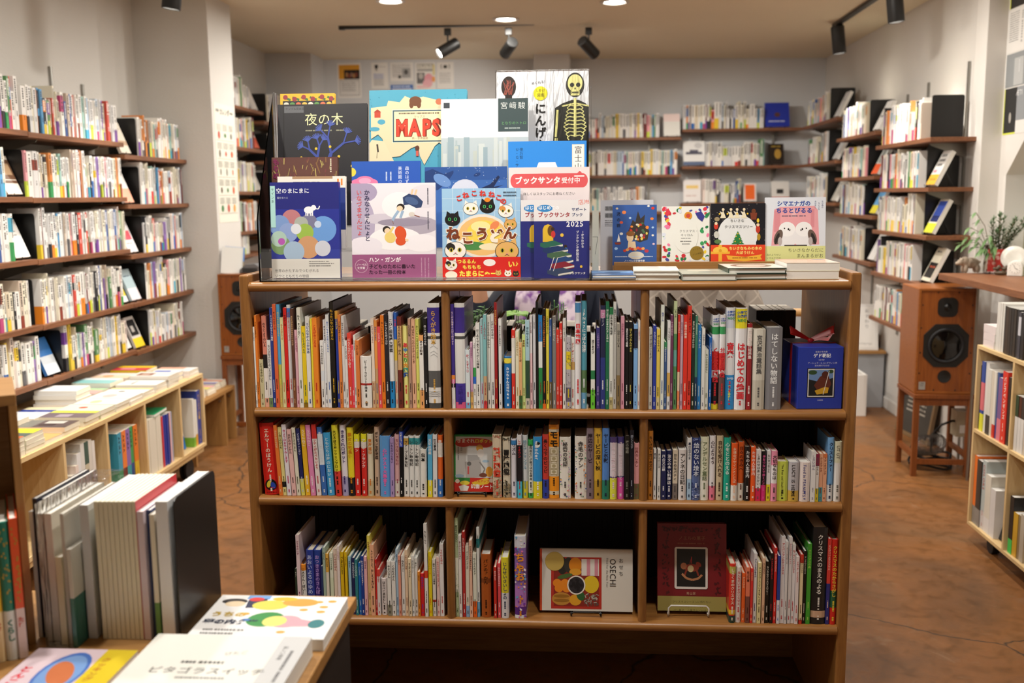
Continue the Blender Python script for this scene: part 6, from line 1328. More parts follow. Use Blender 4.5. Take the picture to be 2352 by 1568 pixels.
for i in range(3):
    o = slab_book('magazine', .11, .155, .006, ('d8d8d4', 'd0d0cc', '3f7ec4')[2-i], 'L', hard=False)
    o.matrix_world = Matrix.Translation((q_.x+.012+(2-i)*.004, 3.20+(2-i)*.016, ztop+.004)) @ Matrix.Rotation(R(20), 4, 'Z') @ Matrix.Rotation(R(6), 4, 'Y') @ Matrix.Rotation(R(-14), 4, 'X')
    if i == 0: A = Art(100, 141, .0011); A.rect(0, 0, 100, 141, '3f7ec4'); A.rect(0, 75, 100, 141, '8a7a62'); A.ell(45, 84, 26, 16, 'd8a84a'); A.ell(70, 120, 30, 20, 'd8d8d8'); A.rect(60, 16, 90, 26, 'e8f0f8'); A.build('cover_print', o)
    tag(o, ('blue-skied travel magazine propped on the pillar-side loudspeaker', 'white-spined magazine right behind the blue travel one', 'rearmost white-spined magazine on the pillar-side loudspeaker')[i], 'magazine')
g = thing('tape_dispenser', 'grey wedge-shaped dispenser with black comb on the pillar-side loudspeaker', 'dispenser', (q_.x+.12, 3.21, ztop+.001))
B().prism([(0, 0), (.13, 0), (.13, .03), (.09, .055), (.035, .05), (0, .018)], 'Y', 0, .07).build('body', plain('grey_plastic', '6c6c6e', .4), g, bevel=.003)
for i in range(8): B().box(.02+i*.011, -.004, .004, .026+i*.011, 0, .03).build('comb_tooth', M_BLACK, g)
# ============================================================ the low book cart on the pillar side
X0, X1, CY0, CY1, CZ, CB = -1.56, -1.05, .3, 2.385, .515, .165
cart = thing('book_cart', 'low plywood book cart on black casters along the pillar wall', 'cart', (0, 0, 0))
B().box(X0, CY0, CZ-.018, X1, CY1, CZ).build('top_board', PLY['Y'], cart, bevel=.001)
B().box(X0, CY0, CB-.018, X1, CY1, CB).build('bottom_board', PLY['Y'], cart, bevel=.001)
B().box(X0, CY0, CB, X0+.008, CY1, CZ-.018).build('back_board', PLY['Y'], cart)
CYS = (CY0, 1.04, 1.369, 1.717, 2.092, CY1)
for y in CYS: y_ = min(max(y, CY0+.008), CY1-.008); B().box(X0+.008, y_-.008, CB, X1, y_+.008, CZ-.018).build('divider', PLY['Z'], cart)
B().box(X0+.02, CY0+.02, CB-.045, X1-.012, CY1-.012, CB-.018).build('plinth', PLY['Y'], cart)
for x in (X0+.07, X1-.07):
    for y in (CY0+.12, 1.35, CY1-.1):
        c_ = B().box(x-.02, y-.025, CB-.06, x+.02, y+.025, CB-.045); o = c_.build('caster', M_BLACK, cart)
        for dx in (-.016, .006): B().cyl((x+dx, y, .0501), (x+dx+.012, y, .0501), .05, 22).build('wheel', M_RUB, o, smooth='auto')
        B().box(x-.004, y-.03, .05, x+.004, y+.012, CB-.06).build('fork', M_BLACK, o)
def stack(xc, yc, n, cover, art, lb, T=None, W=.185, D=.127, rz=0, z0=CZ):
    z = z0+.0004
    for i in range(n):
        t = T or rnd.uniform(.013, .02)
        # long side across the cart (X), spine along the far long edge
        o = flat_book('stacked_book', (xc+rnd.uniform(-.004, .004), yc+rnd.uniform(-.004, .004), z), D, W, t, cover, '', 'books in flat piles on the low cart', R(90)+rz+rnd.uniform(-.03, .03), art if i == n-1 else None, 'L', M_PAGE, False)
        z += t+.0004
        where = 'top of' if i == n-1 else ('alone' if n == 1 else ('bottom of' if i == 0 else '%s up in' % ordw(i+1)))
        o['label'] = ('%s, %s its pile on the low cart' % (lb, where)) if n > 1 else '%s lying alone on the low cart' % lb
blk = blocks
FR = [(2.31, 2, 'e8e0dc', blk('e8e2de', (55, 0, 100, .7, 'dca890')), 'white and pink paperback nearest the bench'), (2.2, 2, '3a68b8', blk('3a68c0', (0, .6, 100, 1, 'd8dce4')), 'blue half-size book between white piles'), (2.06, 3, 'e4e0d8', blk('e2dcd6', (20, .1, 70, .5, '8a5a4a'), (30, .2, 60, .4, 'c8a898')), 'thick paperback with brown photo'), (1.93, 2, 'e6e4de', blk('e8e6e0', ('d', 20, .3, 60, 10, '3a3434', False)), 'white paperback with brush strokes'),
      (1.80, 2, 'e6e4dc', blk('e8e6e0', (70, 0, 100, 1, 'd8c890'), ('e', 30, .4, 12, .08, '6a6a6a')), 'white paperback with beige strip and grey dots'), (1.67, 2, 'e6e2de', blk('e8e4e0', ('e', 40, .4, 30, .16, 'd8b4b0')), 'white paperback with pink smear'), (1.54, 2, 'e6e6dc', blk('e6e6da', ('e', 40, .4, 26, .12, 'b8c49a')), 'cream paperback with green leaf print'), (1.41, 2, 'dfe2cc', blk('dcdfc8', ('e', 50, .45, 14, .1, 'c83a2a')), 'pale green paperback with red dot'),
      (1.28, 2, 'd8d4c4', blk('6a5a62', (70, 0, 100, 1, 'd8dc4a'), (10, .3, 50, .6, 'a89aa4')), 'purple-grey book with lime strip'), (1.13, 2, 'e0cfb4', blk('5a4a48', (0, .0, 100, .3, '7a7a72'), (20, .35, 50, .7, '3a2420'), (55, .4, 90, .8, 'c8c4bc')), 'dark photo book with peach pages'), (1.0, 1, 'e2d8c4', blk('e8a868', ('d', 20, .4, 60, 6, 'e8e0d0', False)), 'orange book'), (.88, 4, 'd8d4bc', blk('4a5a56', (45, 0, 100, 1, 'dcd828')), 'dark book with yellow half cover'), (.75, 4, 'e0d8c4', blk('e86a34', ('d', 20, .4, 60, 6, 'f0d8c8', False)), 'red-orange paperback')]
for y, n, c_, ar, lb in FR: stack(X1-.105, y, n, c_, ar, lb, D=.118 if y != 2.2 else .09, W=.185 if y != 2.2 else .13)
BR_ = [(2.27, 3, 'd8c038', blk('c83a4a', (60, 0, 100, 1, 'e8c428'), (20, .2, 50, .6, 'e0909a')), 'red book with yellow side'), (2.06, 3, 'e8dcd0', blk('e8ccb0', (55, 0, 100, 1, 'e6d4d0'), ('e', 35, .4, 20, .14, 'e0a070')), 'peach paperback'), (1.9, 3, 'dfe4e0', blk('8ac4c4', (62, 0, 100, 1, 'd4e2e4')), 'aqua book'), (1.76, 2, 'e2d8d4', blk('e0a8a4', (60, 0, 100, 1, 'a8c89a')), 'pink and green book'), (1.6, 4, 'e8e8e6', blk('ececea', ('d', 40, .4, 20, 3, 'c8c8c8', False)), 'plain white hardback'), (1.43, 1, '2a3e94', blk('2a3f98', (62, 0, 100, 1, 'dfd8b0'), ('d', 30, .4, 20, 4, '8a98d0', False)), 'navy book with cream side'), (1.28, 2, 'e6e4e0', blk('e8e8e6', ('d', 20, .3, 60, 6, 'b0aca8', False)), 'white book with faint title'), (1.12, 3, 'e6e2de', blk('e8e6e2', ('e', 60, .4, 16, .14, 'd89a94'), ('d', 15, .7, 60, 4, '9a5a5a', False)), 'white book with red ring'), (.97, 2, 'e2e0dc', blk('5a7a8a', (30, .1, 100, .6, 'c84a44')), 'teal and red magazine'), (.84, 1, 'e0783a', blk('e8863a', ('e', 50, .5, 20, .2, '2a2420')), 'orange pamphlet')]
for y, n, c_, ar, lb in BR_: stack(X1-.30, y, n, c_, ar, lb, D=.125, W=.18)
# things standing inside the cart, spines to the aisle
def cart_row(y0, y1, specs, group):
    y = y0
    for i, (t, h, d, base, bands, title, tc, lb) in enumerate(specs):
        if y+t > y1: break
        o = mkbook('cart_book', t, h, d, base, bands, False); o.matrix_world = Matrix.Translation((X1-.012-rnd.uniform(0, .006), y, CB+.0005)) @ RZL; y += t+.0006
        spine_print(o, t, h, title, tc, base, 900+int(y*1000)); tag(o, lb, 'book', group)
cart_row(1.10, 1.36, [(.03, .19, .13, 'e4e2de', [(0, .5, '2a4aa0'), (.5, .8, 'e0d83a')], '', '2a2a2a', 'white boxed book with blue and yellow spine inside the low cart'), (.022, .22, .14, 'e6d8d0', [(.2, .8, 'f0905a')], '', 'f0f0f0', 'white book with peach spine panel inside the low cart'), (.03, .26, .15, 'e2e4e6', [], '', '3a3a3a', 'tall silver-white book inside the low cart'), (.028, .29, .17, 'dcdcd8', [], '', '4a4a4a', 'tallest pale book of the first open cubby'), (.03, .29, .17, '3a5a52', [(0, .4, '5a4030'), (.5, .7, 'c8c0a8')], '', 'd8d8d0', 'green and brown photo book inside the low cart'), (.026, .29, .17, 'd8d4cc', [(0, .3, '6a3a34')], '', '3a3a3a', 'white and maroon photo book inside the low cart'), (.022, .28, .17, 'e0dcd8', [], '', '3a3a3a', 'plain white book against the cart divider')], 'books standing in the low cart')
o = slab_book('cart_book', .17, .26, .03, 'd8ccb8', 'R', hard=False); o.matrix_world = Matrix.Translation((X1-.2, 1.40, CB+.0005)); A = Art(100, 153, .0017); A.rect(0, 0, 100, 153, '3a2a78'); A.rect(0, 0, 100, 62, 'd8c4a4'); A.text('AKIRA', 4, 4, 62, '141414', bold=.05, wx=.5); A.rect(0, 61, 100, 64, '3a9a4a'); A.dashes(60, 84, 20, 3, 'b0a0d8', False, 3); A.poly([(0, 110), (60, 153), (0, 153)], 'e08a8a'); A.rect(50, 140, 100, 153, '2a8a3a'); A.build('cover_print', o); tag(o, 'thick comic volume turned to show its black lettering in the cart', 'book', 'books standing in the low cart')
cart_row(1.475, 1.70, [(.036, .26, .17, '3a9ab8', [(0, .4, '2a8a5a')], 'AKIRA', '16242a', 'thick blue-green comic volume in the low cart'), (.036, .26, .17, 'e8803a', [(0, .4, '6a2a2a')], 'AKIRA', '2a1408', 'thick orange-red comic volume in the low cart'), (.036, .26, .17, '8a6ab0', [(0, .4, '2a9aa0')], 'AKIRA', '241a3a', 'thick violet comic volume in the low cart'), (.036, .26, .17, '3a9a5a', [(0, .4, '244a8a')], 'AKIRA', '10301a', 'thick green comic volume in the low cart'), (.036, .26, .17, 'e07a2a', [(0, .4, 'd8b02a')], 'AKIRA', '301808', 'thick orange-gold comic volume by the cart divider')], 'books standing in the low cart')
cart_row(1.728, 2.08, [(.024, .24, .16, 'cfcac0', [], '', '5a5a5a', 'speckled grey journal at the start of the cream set')]+[(.0185, .25, .17, 'dfdacb', [], '', '6a6a60', 'cream journal, %s of the matching set in the low cart' % ordw(i+1)) for i in range(8)]+[(.016, .235, .17, 'c8303a', [], '', 'f0e0e0', 'red journal after the cream set in the low cart')]+[(.017, .235, .17, '2a3a9a', [], '', 'd8d8f0', 'blue journal, %s after the red one in the low cart' % ordw(i+1)) for i in range(3)]+[(.015, .235, .17, '3a2a4a', [], '', 'd8d0e0', 'dark violet journal in the low cart'), (.015, .235, .17, 'e0b4c0', [], '', '5a3a4a', 'pink journal in the low cart'), (.018, .235, .17, '9aa4b8', [], '', '3a3a4a', 'grey-blue journal against the cart divider')], 'books standing in the low cart')
flat_book('cart_book', (X1-.09, 1.90, CB+.2512), .15, .16, .012, '1fa068', 'green book lying across the journals in the low cart', 'books standing in the low cart', R(4), None, 'L', M_PAGEW, False)
cart_row(2.3215, 2.378, [(.045, .27, .2, '2a4098', [], 'ウソロク白書', 'd8b04a', 'thick navy book with gold title at the cart end')], 'books standing in the low cart')
cart_row(2.2705, 2.3212, [(.022, .24, .16, 'e2e2dc', [(0, .2, '7ab83a')], '', '3a3a3a', 'white book with green foot beside the thick navy one'), (.026, .23, .16, 'e4e2da', [(0, .25, 'd8a03a')], '', '3a3a3a', 'white book with amber foot in the end cubby')], 'books standing in the low cart')
lean_book(X1-.06, 2.185, CB, .1, .2, .012, 'e4e4e0', .2, 'L', 'white face-out book with blue foot in the cart end cubby', blocks('e4e4e0', (0, .68, 100, 1, '2a72c0'), ('d', 40, .2, 40, 5, '3a3a3a', True)), rz=-.35, stand=False)
# ============================================================ pine benches past the cart
def bench(x0, x1, y0, y1, h, label):
    t = thing('pine_bench', label, 'bench', (0, 0, 0), group='pine box benches by the pillar')
    B().box(x0, y0, h-.02, x1, y1, h).build('seat_board', PINE['Y'], t, bevel=.001)
    for y in (y0, y1-.02): B().box(x0, y, 0, x1, y+.02, h-.02).build('leg_panel', PINE['Z'], t, bevel=.001)
    B().lathe([(.006, 0), (.005, .003), (0, .004)], (x1-.03, y1-.0201, h-.06), (0, -1, 0), 12).build('screw_cap', M_STEEL, t)
bench(-1.56, -1.155, 2.50, 2.965, .315, 'pine box bench between the low cart and the next bench'); bench(-1.56, -1.165, 2.97, 3.142, .31, 'pine box bench against the grey pillar')
for y, n, c_, ar, lb in ((2.58, 2, 'e0dcd0', blk('e6e4dc', (0, .6, 100, 1, 'd8d86a')), 'white book with yellow edge on the first pine bench'), (2.7, 3, 'dcd8cc', blk('d8d4cc', (20, .2, 90, .7, '4a6a9a')), 'blue-pictured book on the first pine bench'), (2.85, 2, 'e0d8c8', blk('d8cc6a', (60, 0, 100, 1, 'e0a0a8')), 'yellow and pink book on the first pine bench'), (3.013, 2, 'dcdcd4', blk('5a4aa0', (50, 0, 100, 1, 'e0e0dc')), 'violet book on the pillar bench'), (3.099, 2, 'e2dccc', blk('e88a5a', (40, .2, 100, 1, 'e6d4c8')), 'orange book on the pillar bench')):
    z = (.315 if y < 2.96 else .31)+.0004
    for i in range(n):
        t_ = rnd.uniform(.014, .02); o = flat_book('stacked_book', (-1.28+rnd.uniform(-.004, .004), y, z), .11 if y < 2.96 else .074, .18 if y < 2.96 else .13, t_, c_, '%s, %s' % (lb, 'upper copy' if i == n-1 else '%s copy from below' % ordw(i+1)), 'books lying on the pine benches', R(90)+rnd.uniform(-.05, .05), ar if i == n-1 else None, 'L', M_PAGE, False); z += t_+.0004
# ============================================================ display table close to the camera
TZ0 = .70
ft = thing('display_table', 'dark-sided display table with wooden top', 'table')
tX1 = at(745, 1500, 'Z', TZ0).x
B().box(-.75, -1.32, TZ0-.022, tX1, -.772, TZ0).build('table_top', PINE['X'], ft, bevel=.002)
B().box(-.75, -1.30, 0, tX1-.012, -.78, TZ0-.022).build('base_cabinet', plain('dark_laminate', '17181a', .5), ft, bevel=.002)
cub = thing('book_cubby', 'open wooden cubby box turned on the display table, holding bright books', 'cubby', (*at(84, 1478, 'Z', TZ0).xy, TZ0+.0004), (0, 0, R(32)))
CH_ = .375
for nm_, a_ in (('side_panel', (-.0115, 0, 0, 0, .17, CH_)), ('top_panel', (-.36, 0, CH_, 0, .17, CH_+.016)), ('backing', (-.36, .158, 0, -.0115, .17, CH_)), ('side_panel', (-.36, 0, 0, -.3485, .158, CH_))): B().box(*a_).build(nm_, PINE['Z' if nm_ == 'side_panel' else 'X'], cub, bevel=.0012)
SY = -.955; z = TZ0+.0005
FGP = [-9]
def fgbook(x0, x1, ytop, d, base, bands, lb, dy=0, title='', tc='3a3a3a', hard=False):
    a, b = at(x0, 1466, 'Y', SY+dy).x, at(x1, 1466, 'Y', SY+dy).x
    zz = at((x0+x1)/2, ytop, 'Y', SY+dy).z; w0_ = b-a; a = max(a, FGP[0]+.0003); b = a+w0_; FGP[0] = b-.0003
    o = mkbook('standing_book', b-a-.0004, zz-z, d, base, bands, hard, M_PAGEW); o.location = (a, SY+dy, z); spine_print(o, b-a-.0004, zz-z, title, tc, base, int(x0)+77); return tag(o, lb, 'book', 'books standing on the display table')
fgbook(90, 99, 1175, .16, 'd8d8d4', [], 'white thin book against the turned wooden cubby', .0)
fgbook(100, 110, 1145, .165, '16182a', [], 'dark navy thin book beside the turned cubby', .0)
fgbook(111, 121, 1146, .165, '1c1e34', [], 'dark navy book next to the wrapped bundle', .01)
b1_ = fgbook(124, 140, 1180, .17, 'd4cebe', [], 'cream book in crackled glassine wrap', -.012)
b2_ = fgbook(141, 156, 1280, .13, 'd8d0ae', [], 'short pale yellow booklet inside the wrapped bundle', -.024)
b3_ = fgbook(158, 166, 1180, .17, 'c4beb0', [], 'beige booklet inside the wrapped bundle', -.02)
b4_ = fgbook(168, 178, 1262, .13, 'dcd8cc', [(0, .5, '3a7a70')], 'short white booklet with teal foot in the bundle', -.03)
FGP[0] += .0022; gl = MB().box(-.0008, -.021, -.0003, FGP[0]-b1_.location.x-.0008, .172, .226).build('glassine_sleeve', M_FILM, b1_)
fgbook(196, 216, 1160, .17, 'c8c8c8', [], 'grey-white thin book before the cream set', .0)
for i in range(8): fgbook(262+i*10.6-24, 262+i*10.6-14, 1152, .155, 'ded8be', [], 'cream paperback, %s of the identical set before the red-covered one' % ordw(i+1), 0)
fgbook(323, 331, 1152, .155, 'ded6bc', [], 'cream-spined book with red cover ending the identical set', 0)
rc = bpy.context.scene.collection.objects[-1]
fgbook(333, 348, 1175, .16, 'd4c4cc', [], 'pale pink thin book after the red-covered one', 0)
fgbook(349, 360, 1172, .16, '2a3a6a', [], 'navy-edged thin book among white ones', .01)
fgbook(361, 372, 1182, .15, 'dcd4c0', [(0, .3, '5a8a4a')], 'cream thin book with green foot', .0)
fgbook(376, 404, 1152, .17, 'e2e2e4', [], 'white paperback beside the black bookend', 0)
# red cover on the last of the set
xr_ = at(331, 1466, 'Y', SY).x
bookend(at(412, 1466, 'Y', SY).x+.003, SY+.085, z, .17, .225, 'tall black bookend holding the cream paperbacks on the display table', 1).rotation_euler = (0, 0, R(90))
def fg_red(A): A.rect(0, 0, 100, A.h, 'c8303a'); A.dashes(46, 30, 40, 3, 'e8a0a0', False, 3)
for o in [x for x in bpy.data.objects if x.name.startswith('standing_book') and 'red cover' in x.get('label', '')]:
    MB().box(.0 , 0, 0, .0006, .154, at(327, 1152, 'Y', SY).z-z, lin('c8303a')).build('red_cover', M_COVER, o).location = (o.dimensions.x+.0001, .0008, 0)
# books inside the turned cubby
xx = -.0122
for t_, hh, base, bands, lb in ((.0115, .216, 'e6582a', [(0, .36, 'e4d0cc')], 'orange hardcover at the side panel of the turned cubby'), (.016, .212, '1f7a68', [(0, .36, 'e0e4e0')], 'green hardcover with gold pattern in the turned cubby'), (.018, .214, 'e0b428', [(0, .36, 'e0c898')], 'golden yellow book next to the green one'), (.02, .2, 'd8d0c0', [(0, .3, 'c85a3a')], 'cream book beyond the yellow one in the turned cubby'), (.022, .205, '4a6a9a', [], 'blue book deep in the turned cubby')):
    xx -= t_+.0006; o = mkbook('standing_book', t_, hh, .14, base, bands, True, M_PAGEW); o.matrix_world = Matrix.Translation((*at(84, 1478, 'Z', TZ0).xy, TZ0)) @ Matrix.Rotation(R(32), 4, 'Z') @ Matrix.Translation((xx, -.045, .0006)); tag(o, lb, 'book', 'books standing on the display table')
    A = Art(t_, hh); A.clip = False; q = random.Random(int(t_*1e4))
    for i in range(26): A.ell(t_*q.uniform(.2, .8), hh*q.uniform(.05, .6), .0012, .002, 'b89a3a' if base != 'e0b428' else 'a07a1a', n=7)
    A.text('くらし' if base == '1f7a68' else 'たび', t_*.15, hh*.7, t_*.7, '2a7a68' if base == '1f7a68' else 'c84a2a', vert=True, bold=.04); A.build('spine_print', o)
# flat books on it
def art_recipe(A):
    A.rect(0, 0, 100, A.h, 'e6e6e6'); k = A.h
    A.rect(22, 0, 40, k*.1, '6a9ad0'); A.ell(14, k*.16, 10, k*.07, '1c1c22'); A.ell(16, k*.22, 8, k*.07, 'e4d0b0'); A.poly([(24, k*.12), (38, k*.08), (42, k*.3), (26, k*.32)], '2a3450'); A.ell(44, k*.24, 14, k*.12, 'd8c85a'); A.ell(66, k*.16, 14, k*.1, 'd89a4a'); A.ell(52, k*.08, 10, k*.05, 'c8b03a'); A.ell(30, k*.1, 6, k*.05, 'c83a3a')
    A.ell(48, k*.58, 14, k*.17, '3a8a4a', rot=-20); A.ell(64, k*.62, 12, k*.14, 'e0a0ac'); A.ell(56, k*.62, 9, k*.12, 'e6d87a'); A.poly([(66, k*.52), (88, k*.62), (84, k*.72), (66, k*.74)], 'e0a0ac'); A.ell(88, k*.66, 6, k*.1, '3a7a80')
    for x, y in ((80, .14), (86, .26), (72, .34), (86, .38), (30, .46), (34, .6), (66, .86), (90, .12)): A.ell(x, k*y, 3.4, k*.03, ('e0a04a', '4a7ab8', 'e0a04a')[int(x) % 3])
    A.text('うちの', 4, k*.42, 9, 'b89a3a', bold=.05, rot=-90+90); A.text('幕の内弁当', 3, k*.6, 8, '24304a', bold=.06); A.dashes(8, k*.82, 30, 2.4, '5a5a5a', False, 3); A.dashes(8, k*.9, 24, 2.4, '5a5a5a', False, 4)
def art_pita(A):
    A.rect(0, 0, 100, A.h, 'e0e0da'); A.rect(82, 0, 100, A.h, 'c4c6c8'); A.text('ピタゴラスイッチ', 14, A.h*.44, 8.4, '1c1c20', gap=1.06, bold=.01); A.dashes(30, A.h*.36, 26, 3, '3a3a3a', False, 3); A.dashes(34, A.h*.56, 30, 2, '6a6a6a', False, 4); A.text('ぴたご', 52, A.h*.24, 4.6, '3a3a3e', rot=-12); A.ell(88, A.h*.82, 8, 8, '3a3a3e'); A.ell(88, A.h*.82, 7.5, 7.5, 'c4c6c8'); A.text('新しい音楽', 86, A.h*.14, 3.6, '3a3a3e', vert=True); A.dashes(92, A.h*.2, 40, 2, '5a5a5e', True, 6)
def art_pot(A):
    A.rect(0, 0, 100, A.h, 'dcc8d2'); A.rect(70, 0, 100, A.h, 'dcc42a'); A.ell(48, A.h*.4, 22, A.h*.34, '4a72c0'); A.ell(48, A.h*.4, 19, A.h*.29, '7aa0d8'); A.ell(48, A.h*.4, 12, A.h*.2, 'c8744a', rot=-20); A.text('とんこつ', 6, A.h*.3, 12, 'd83a4a', vert=True, bold=.05); A.text('クッキング', 74, A.h*.14, 9, 'b8702a', vert=True, bold=.03); A.ell(86, A.h*.82, 7, 7, 'd85a2a')
def fg_flat(name, pts, T, cover, art, lb, zb, n=1, **k):
    a, b = at(*pts[0], 'Z', zb+T), at(*pts[1], 'Z', zb+T); c_ = at(*pts[2], 'Z', zb+T)
    W_, D_ = b.x-a.x, a.y-c_.y
    return flat_book(name, ((a.x+b.x)/2, (a.y+c_.y)/2, zb), W_, D_, T, cover, lb, 'books lying flat on the display table', k.get('rz', 0), art, 'L', M_PAGEW, False)
fg_flat('flat_book', ((512, 1366), (800, 1370), (440, 1462)), .018, 'e6e6e6', art_recipe, 'white cookery book with cartoon dishes lying on the table edge', TZ0+.0006)
fg_flat('flat_book', ((365, 1455), (722, 1455), (238, 1640)), .028, 'e0e0da', art_pita, 'thick white book with handwritten black title lying on the table', TZ0+.0006)
fg_flat('flat_book', ((90, 1488), (325, 1486), (-40, 1640)), .008, 'dcc8d2', art_pot, 'pink, blue and yellow food magazine lying on the display table', TZ0+.0006)
# ============================================================ plywood rack beside the speaker
GX, GY0, GY1, GT = 2.36, .55, 1.545, .79
rack = thing('plywood_rack', 'plywood book rack on casters beside the loudspeaker stand', 'rack')
gz = (.085, .46, .788)
for z_ in gz: B().box(GX, GY0, z_-.014, GX+.3, GY1, z_).build('shelf_board', PLY['Y'], rack, bevel=.001)
B().box(GX+.29, GY0, .085, GX+.3, GY1, .774).build('back_board', PLY['Y'], rack)
for y in (GY1-.014, 1.205, .87, GY0):
    for a, b in ((.085, .446), (.46, .774)): B().box(GX, y, a, GX+.29, y+.014, b).build('divider', PLY['Z'], rack)
for x in (GX+.05, GX+.24):
    for y in (GY0+.1, GY1-.14):
        o = B().box(x-.018, y-.022, .06, x+.018, y+.022, .071).build('caster', M_BLACK, rack)
        for dx in (-.014, .004): B().cyl((x+dx, y, .0301), (x+dx+.01, y, .0301), .03, 18).build('wheel', M_RUB, o, smooth='auto')
GG = 'books standing in the plywood rack'
def rack_row(ystart, specs, z_, name='rack_book'):
    y = ystart
    for t, h, d, base, bands, title, tc, lb in specs:
        o = mkbook(name, t, h, d, base, bands, False, M_PAGEW); o.matrix_world = Matrix.Translation((GX+.008+rnd.uniform(0, .006), y, z_+.0006)) @ RZR; y -= t+.0007
        spine_print(o, t, h, title, tc, base, 1500+int(y*1000)); tag(o, lb, 'book', GG)
rack_row(1.528, [(.02, .25, .18, '16161a', [], '', 'd8d8d0', 'black book at the far end of the rack upper shelf'), (.026, .27, .18, '2a4a9a', [(.3, .7, 'd8707a'), (0, .25, 'e0e03a')], '', 'f0f0f0', 'blue, pink and yellow book in the rack'), (.03, .27, .19, 'e0e0dc', [], '', '4a4a4a', 'tall white art book in the rack'), (.036, .25, .19, 'dad8d0', [(0, .3, '3a3a38')], '', '5a5a5a', 'white book with dark drawing at the foot in the rack'), (.02, .25, .17, 'd8d0c0', [], '', '8a5a4a', 'beige book in the rack upper shelf'), (.02, .25, .17, 'e4e0d4', [(0, .2, 'd83a2a')], '', '3a3a3a', 'cream book with red foot in the rack'), (.018, .25, .17, '244a8a', [], '', 'd8d8e8', 'navy book in the rack upper shelf'), (.034, .235, .17, '7a5a90', [(0, .35, 'd87a8a')], '', 'e0c83a', 'purple book with pink foot in the rack'), (.042, .265, .18, 'dc3426', [], 'バビブペンギンズ', 'f4ece0', 'thick red book with white title in the rack'), (.02, .25, .17, '2a2624', [], '', 'd8d0c0', 'dark book against the rack divider')], .46)
rack_row(1.198, [(.022, .2, .15, 'dcdad6', [(.62, 1, '23422e')], '', '3a3a3a', 'white-footed dark green novel in the rack'), (.022, .2, .15, 'dcdad6', [(.62, 1, '4a241a')], '', '3a3a3a', 'white-footed dark brown novel in the rack'), (.022, .2, .15, 'dcdad6', [(.62, 1, '2a2a2c')], '', '3a3a3a', 'white-footed black novel in the rack'), (.03, .22, .15, 'c8beb0', [], '', '3a3a3a', 'beige novel after the dark ones in the rack'), (.026, .24, .16, 'd8d4c8', [], '', '3a3a3a', 'cream book in the rack second cubby'), (.03, .21, .15, '8a3a34', [], '', 'e0d0c8', 'brick-red book in the rack second cubby')], .46)
rack_row(1.528, [(.026, .27, .17, 'ea7424', [(0, .26, '8a8680')], '', '2a1a10', 'orange book with grey foot in the rack lower shelf'), (.022, .26, .17, '3a3430', [(0, .26, '8a8680')], '', 'c8b890', 'dark book with grey foot in the rack lower shelf'), (.022, .26, .17, '2c2a28', [(0, .26, '8a8680')], '', 'c8b890', 'blackish book with grey foot in the rack lower shelf'), (.036, .27, .18, 'b8c4c4', [(0, .26, 'd0ccca')], 'COLORS', 'b03a34', 'pale blue-grey book with red letters in the rack'), (.05, .225, .17, 'd8d4c8', [(0, .26, 'e0dedc')], '', '8a8a80', 'thick cream book in the rack lower shelf'), (.045, .185, .15, 'd6d4d2', [], '', '3a3a3a', 'short white book with brush mark in the rack')], .085)
lean_book(GX+.03, 1.2705, .0856, .096, .2, .01, '17171a', .25, 'R', 'black face-out book with white lettering in the rack lower shelf', blocks('17171a', ('d', 20, .1, 50, 12, 'e0e0dc', True), ('e', 60, .75, 36, .2, 'dcdcd8')), stand=False)
rack_row(1.19, [(.03, .21, .15, '15161a', [(0, .25, '3ac85a')], '', 'd8d8d8', 'black book with green foot in the rack lower shelf'), (.035, .16, .13, 'd0a42a', [], '', '5a3a10', 'short golden book in the rack lower shelf'), (.02, .16, .13, '8a7a5a', [], '', '3a2a1a', 'brownish short book in the rack lower shelf'), (.03, .17, .13, 'b8b0a0', [], '', '3a3a3a', 'greyish short book in the rack lower shelf')], .085)
z_ = .7886
for i in range(3):
    flat_book('stacked_book', (GX+.09, 1.465, z_), .16, .105, .028, 'e4d8d8', ('bottom', 'middle', 'top')[i]+' white block-like book of the pile on the plywood rack', 'white pile on the plywood rack', rnd.uniform(-.03, .03), None, 'L', M_PAGEW, False); z_ += .0284
rack_row(1.40, [(.014, .18, .14, 'dcdad4', [], '', '6a6a6a', 'white slim book, %s after the pile on top of the rack' % ordw(i+1)) for i in range(4)]+[(.02, .172, .13, ('241c18', '3a2c20', '2a2018', '1e1a18', '2c241c', '181618')[i], [], '', '8a7a5a', 'dark %s album, %s from the white books on the rack top' % ('brown' if i < 3 else 'black', ordw(i+1))) for i in range(6)]+[(.02, .165, .13, '3a3a44', [(.5, .9, 'c8c8d0')], '', '2a2a2a', 'dark book with silver label on the rack top'), (.024, .16, .13, '1a1a1e', [], '', '9a9aa0', 'black book beyond the silver-labelled one')], .788)
# ============================================================ walnut desk slab along the recess
desk = thing('wall_desk', 'walnut desk slab along the recess holding plant and clock', 'desk')
B().box(RF, .4, .955, RW+.078, 2.552, .985).build('desk_top', WAL['Y'], desk, bevel=.002)
for y in (2.3, 1.2): B().prism([(RW+.078, .955), (RW+.078, .87), (RF+.1, .9545)], 'Y', y-.004, y+.004).build('bracket', M_STEEL, desk)
B().cyl((RF+.13, 2.40, 0), (RF+.13, 2.40, .955), .006, 8).build('steel_leg', M_STEEL, desk)
DZ = .9855
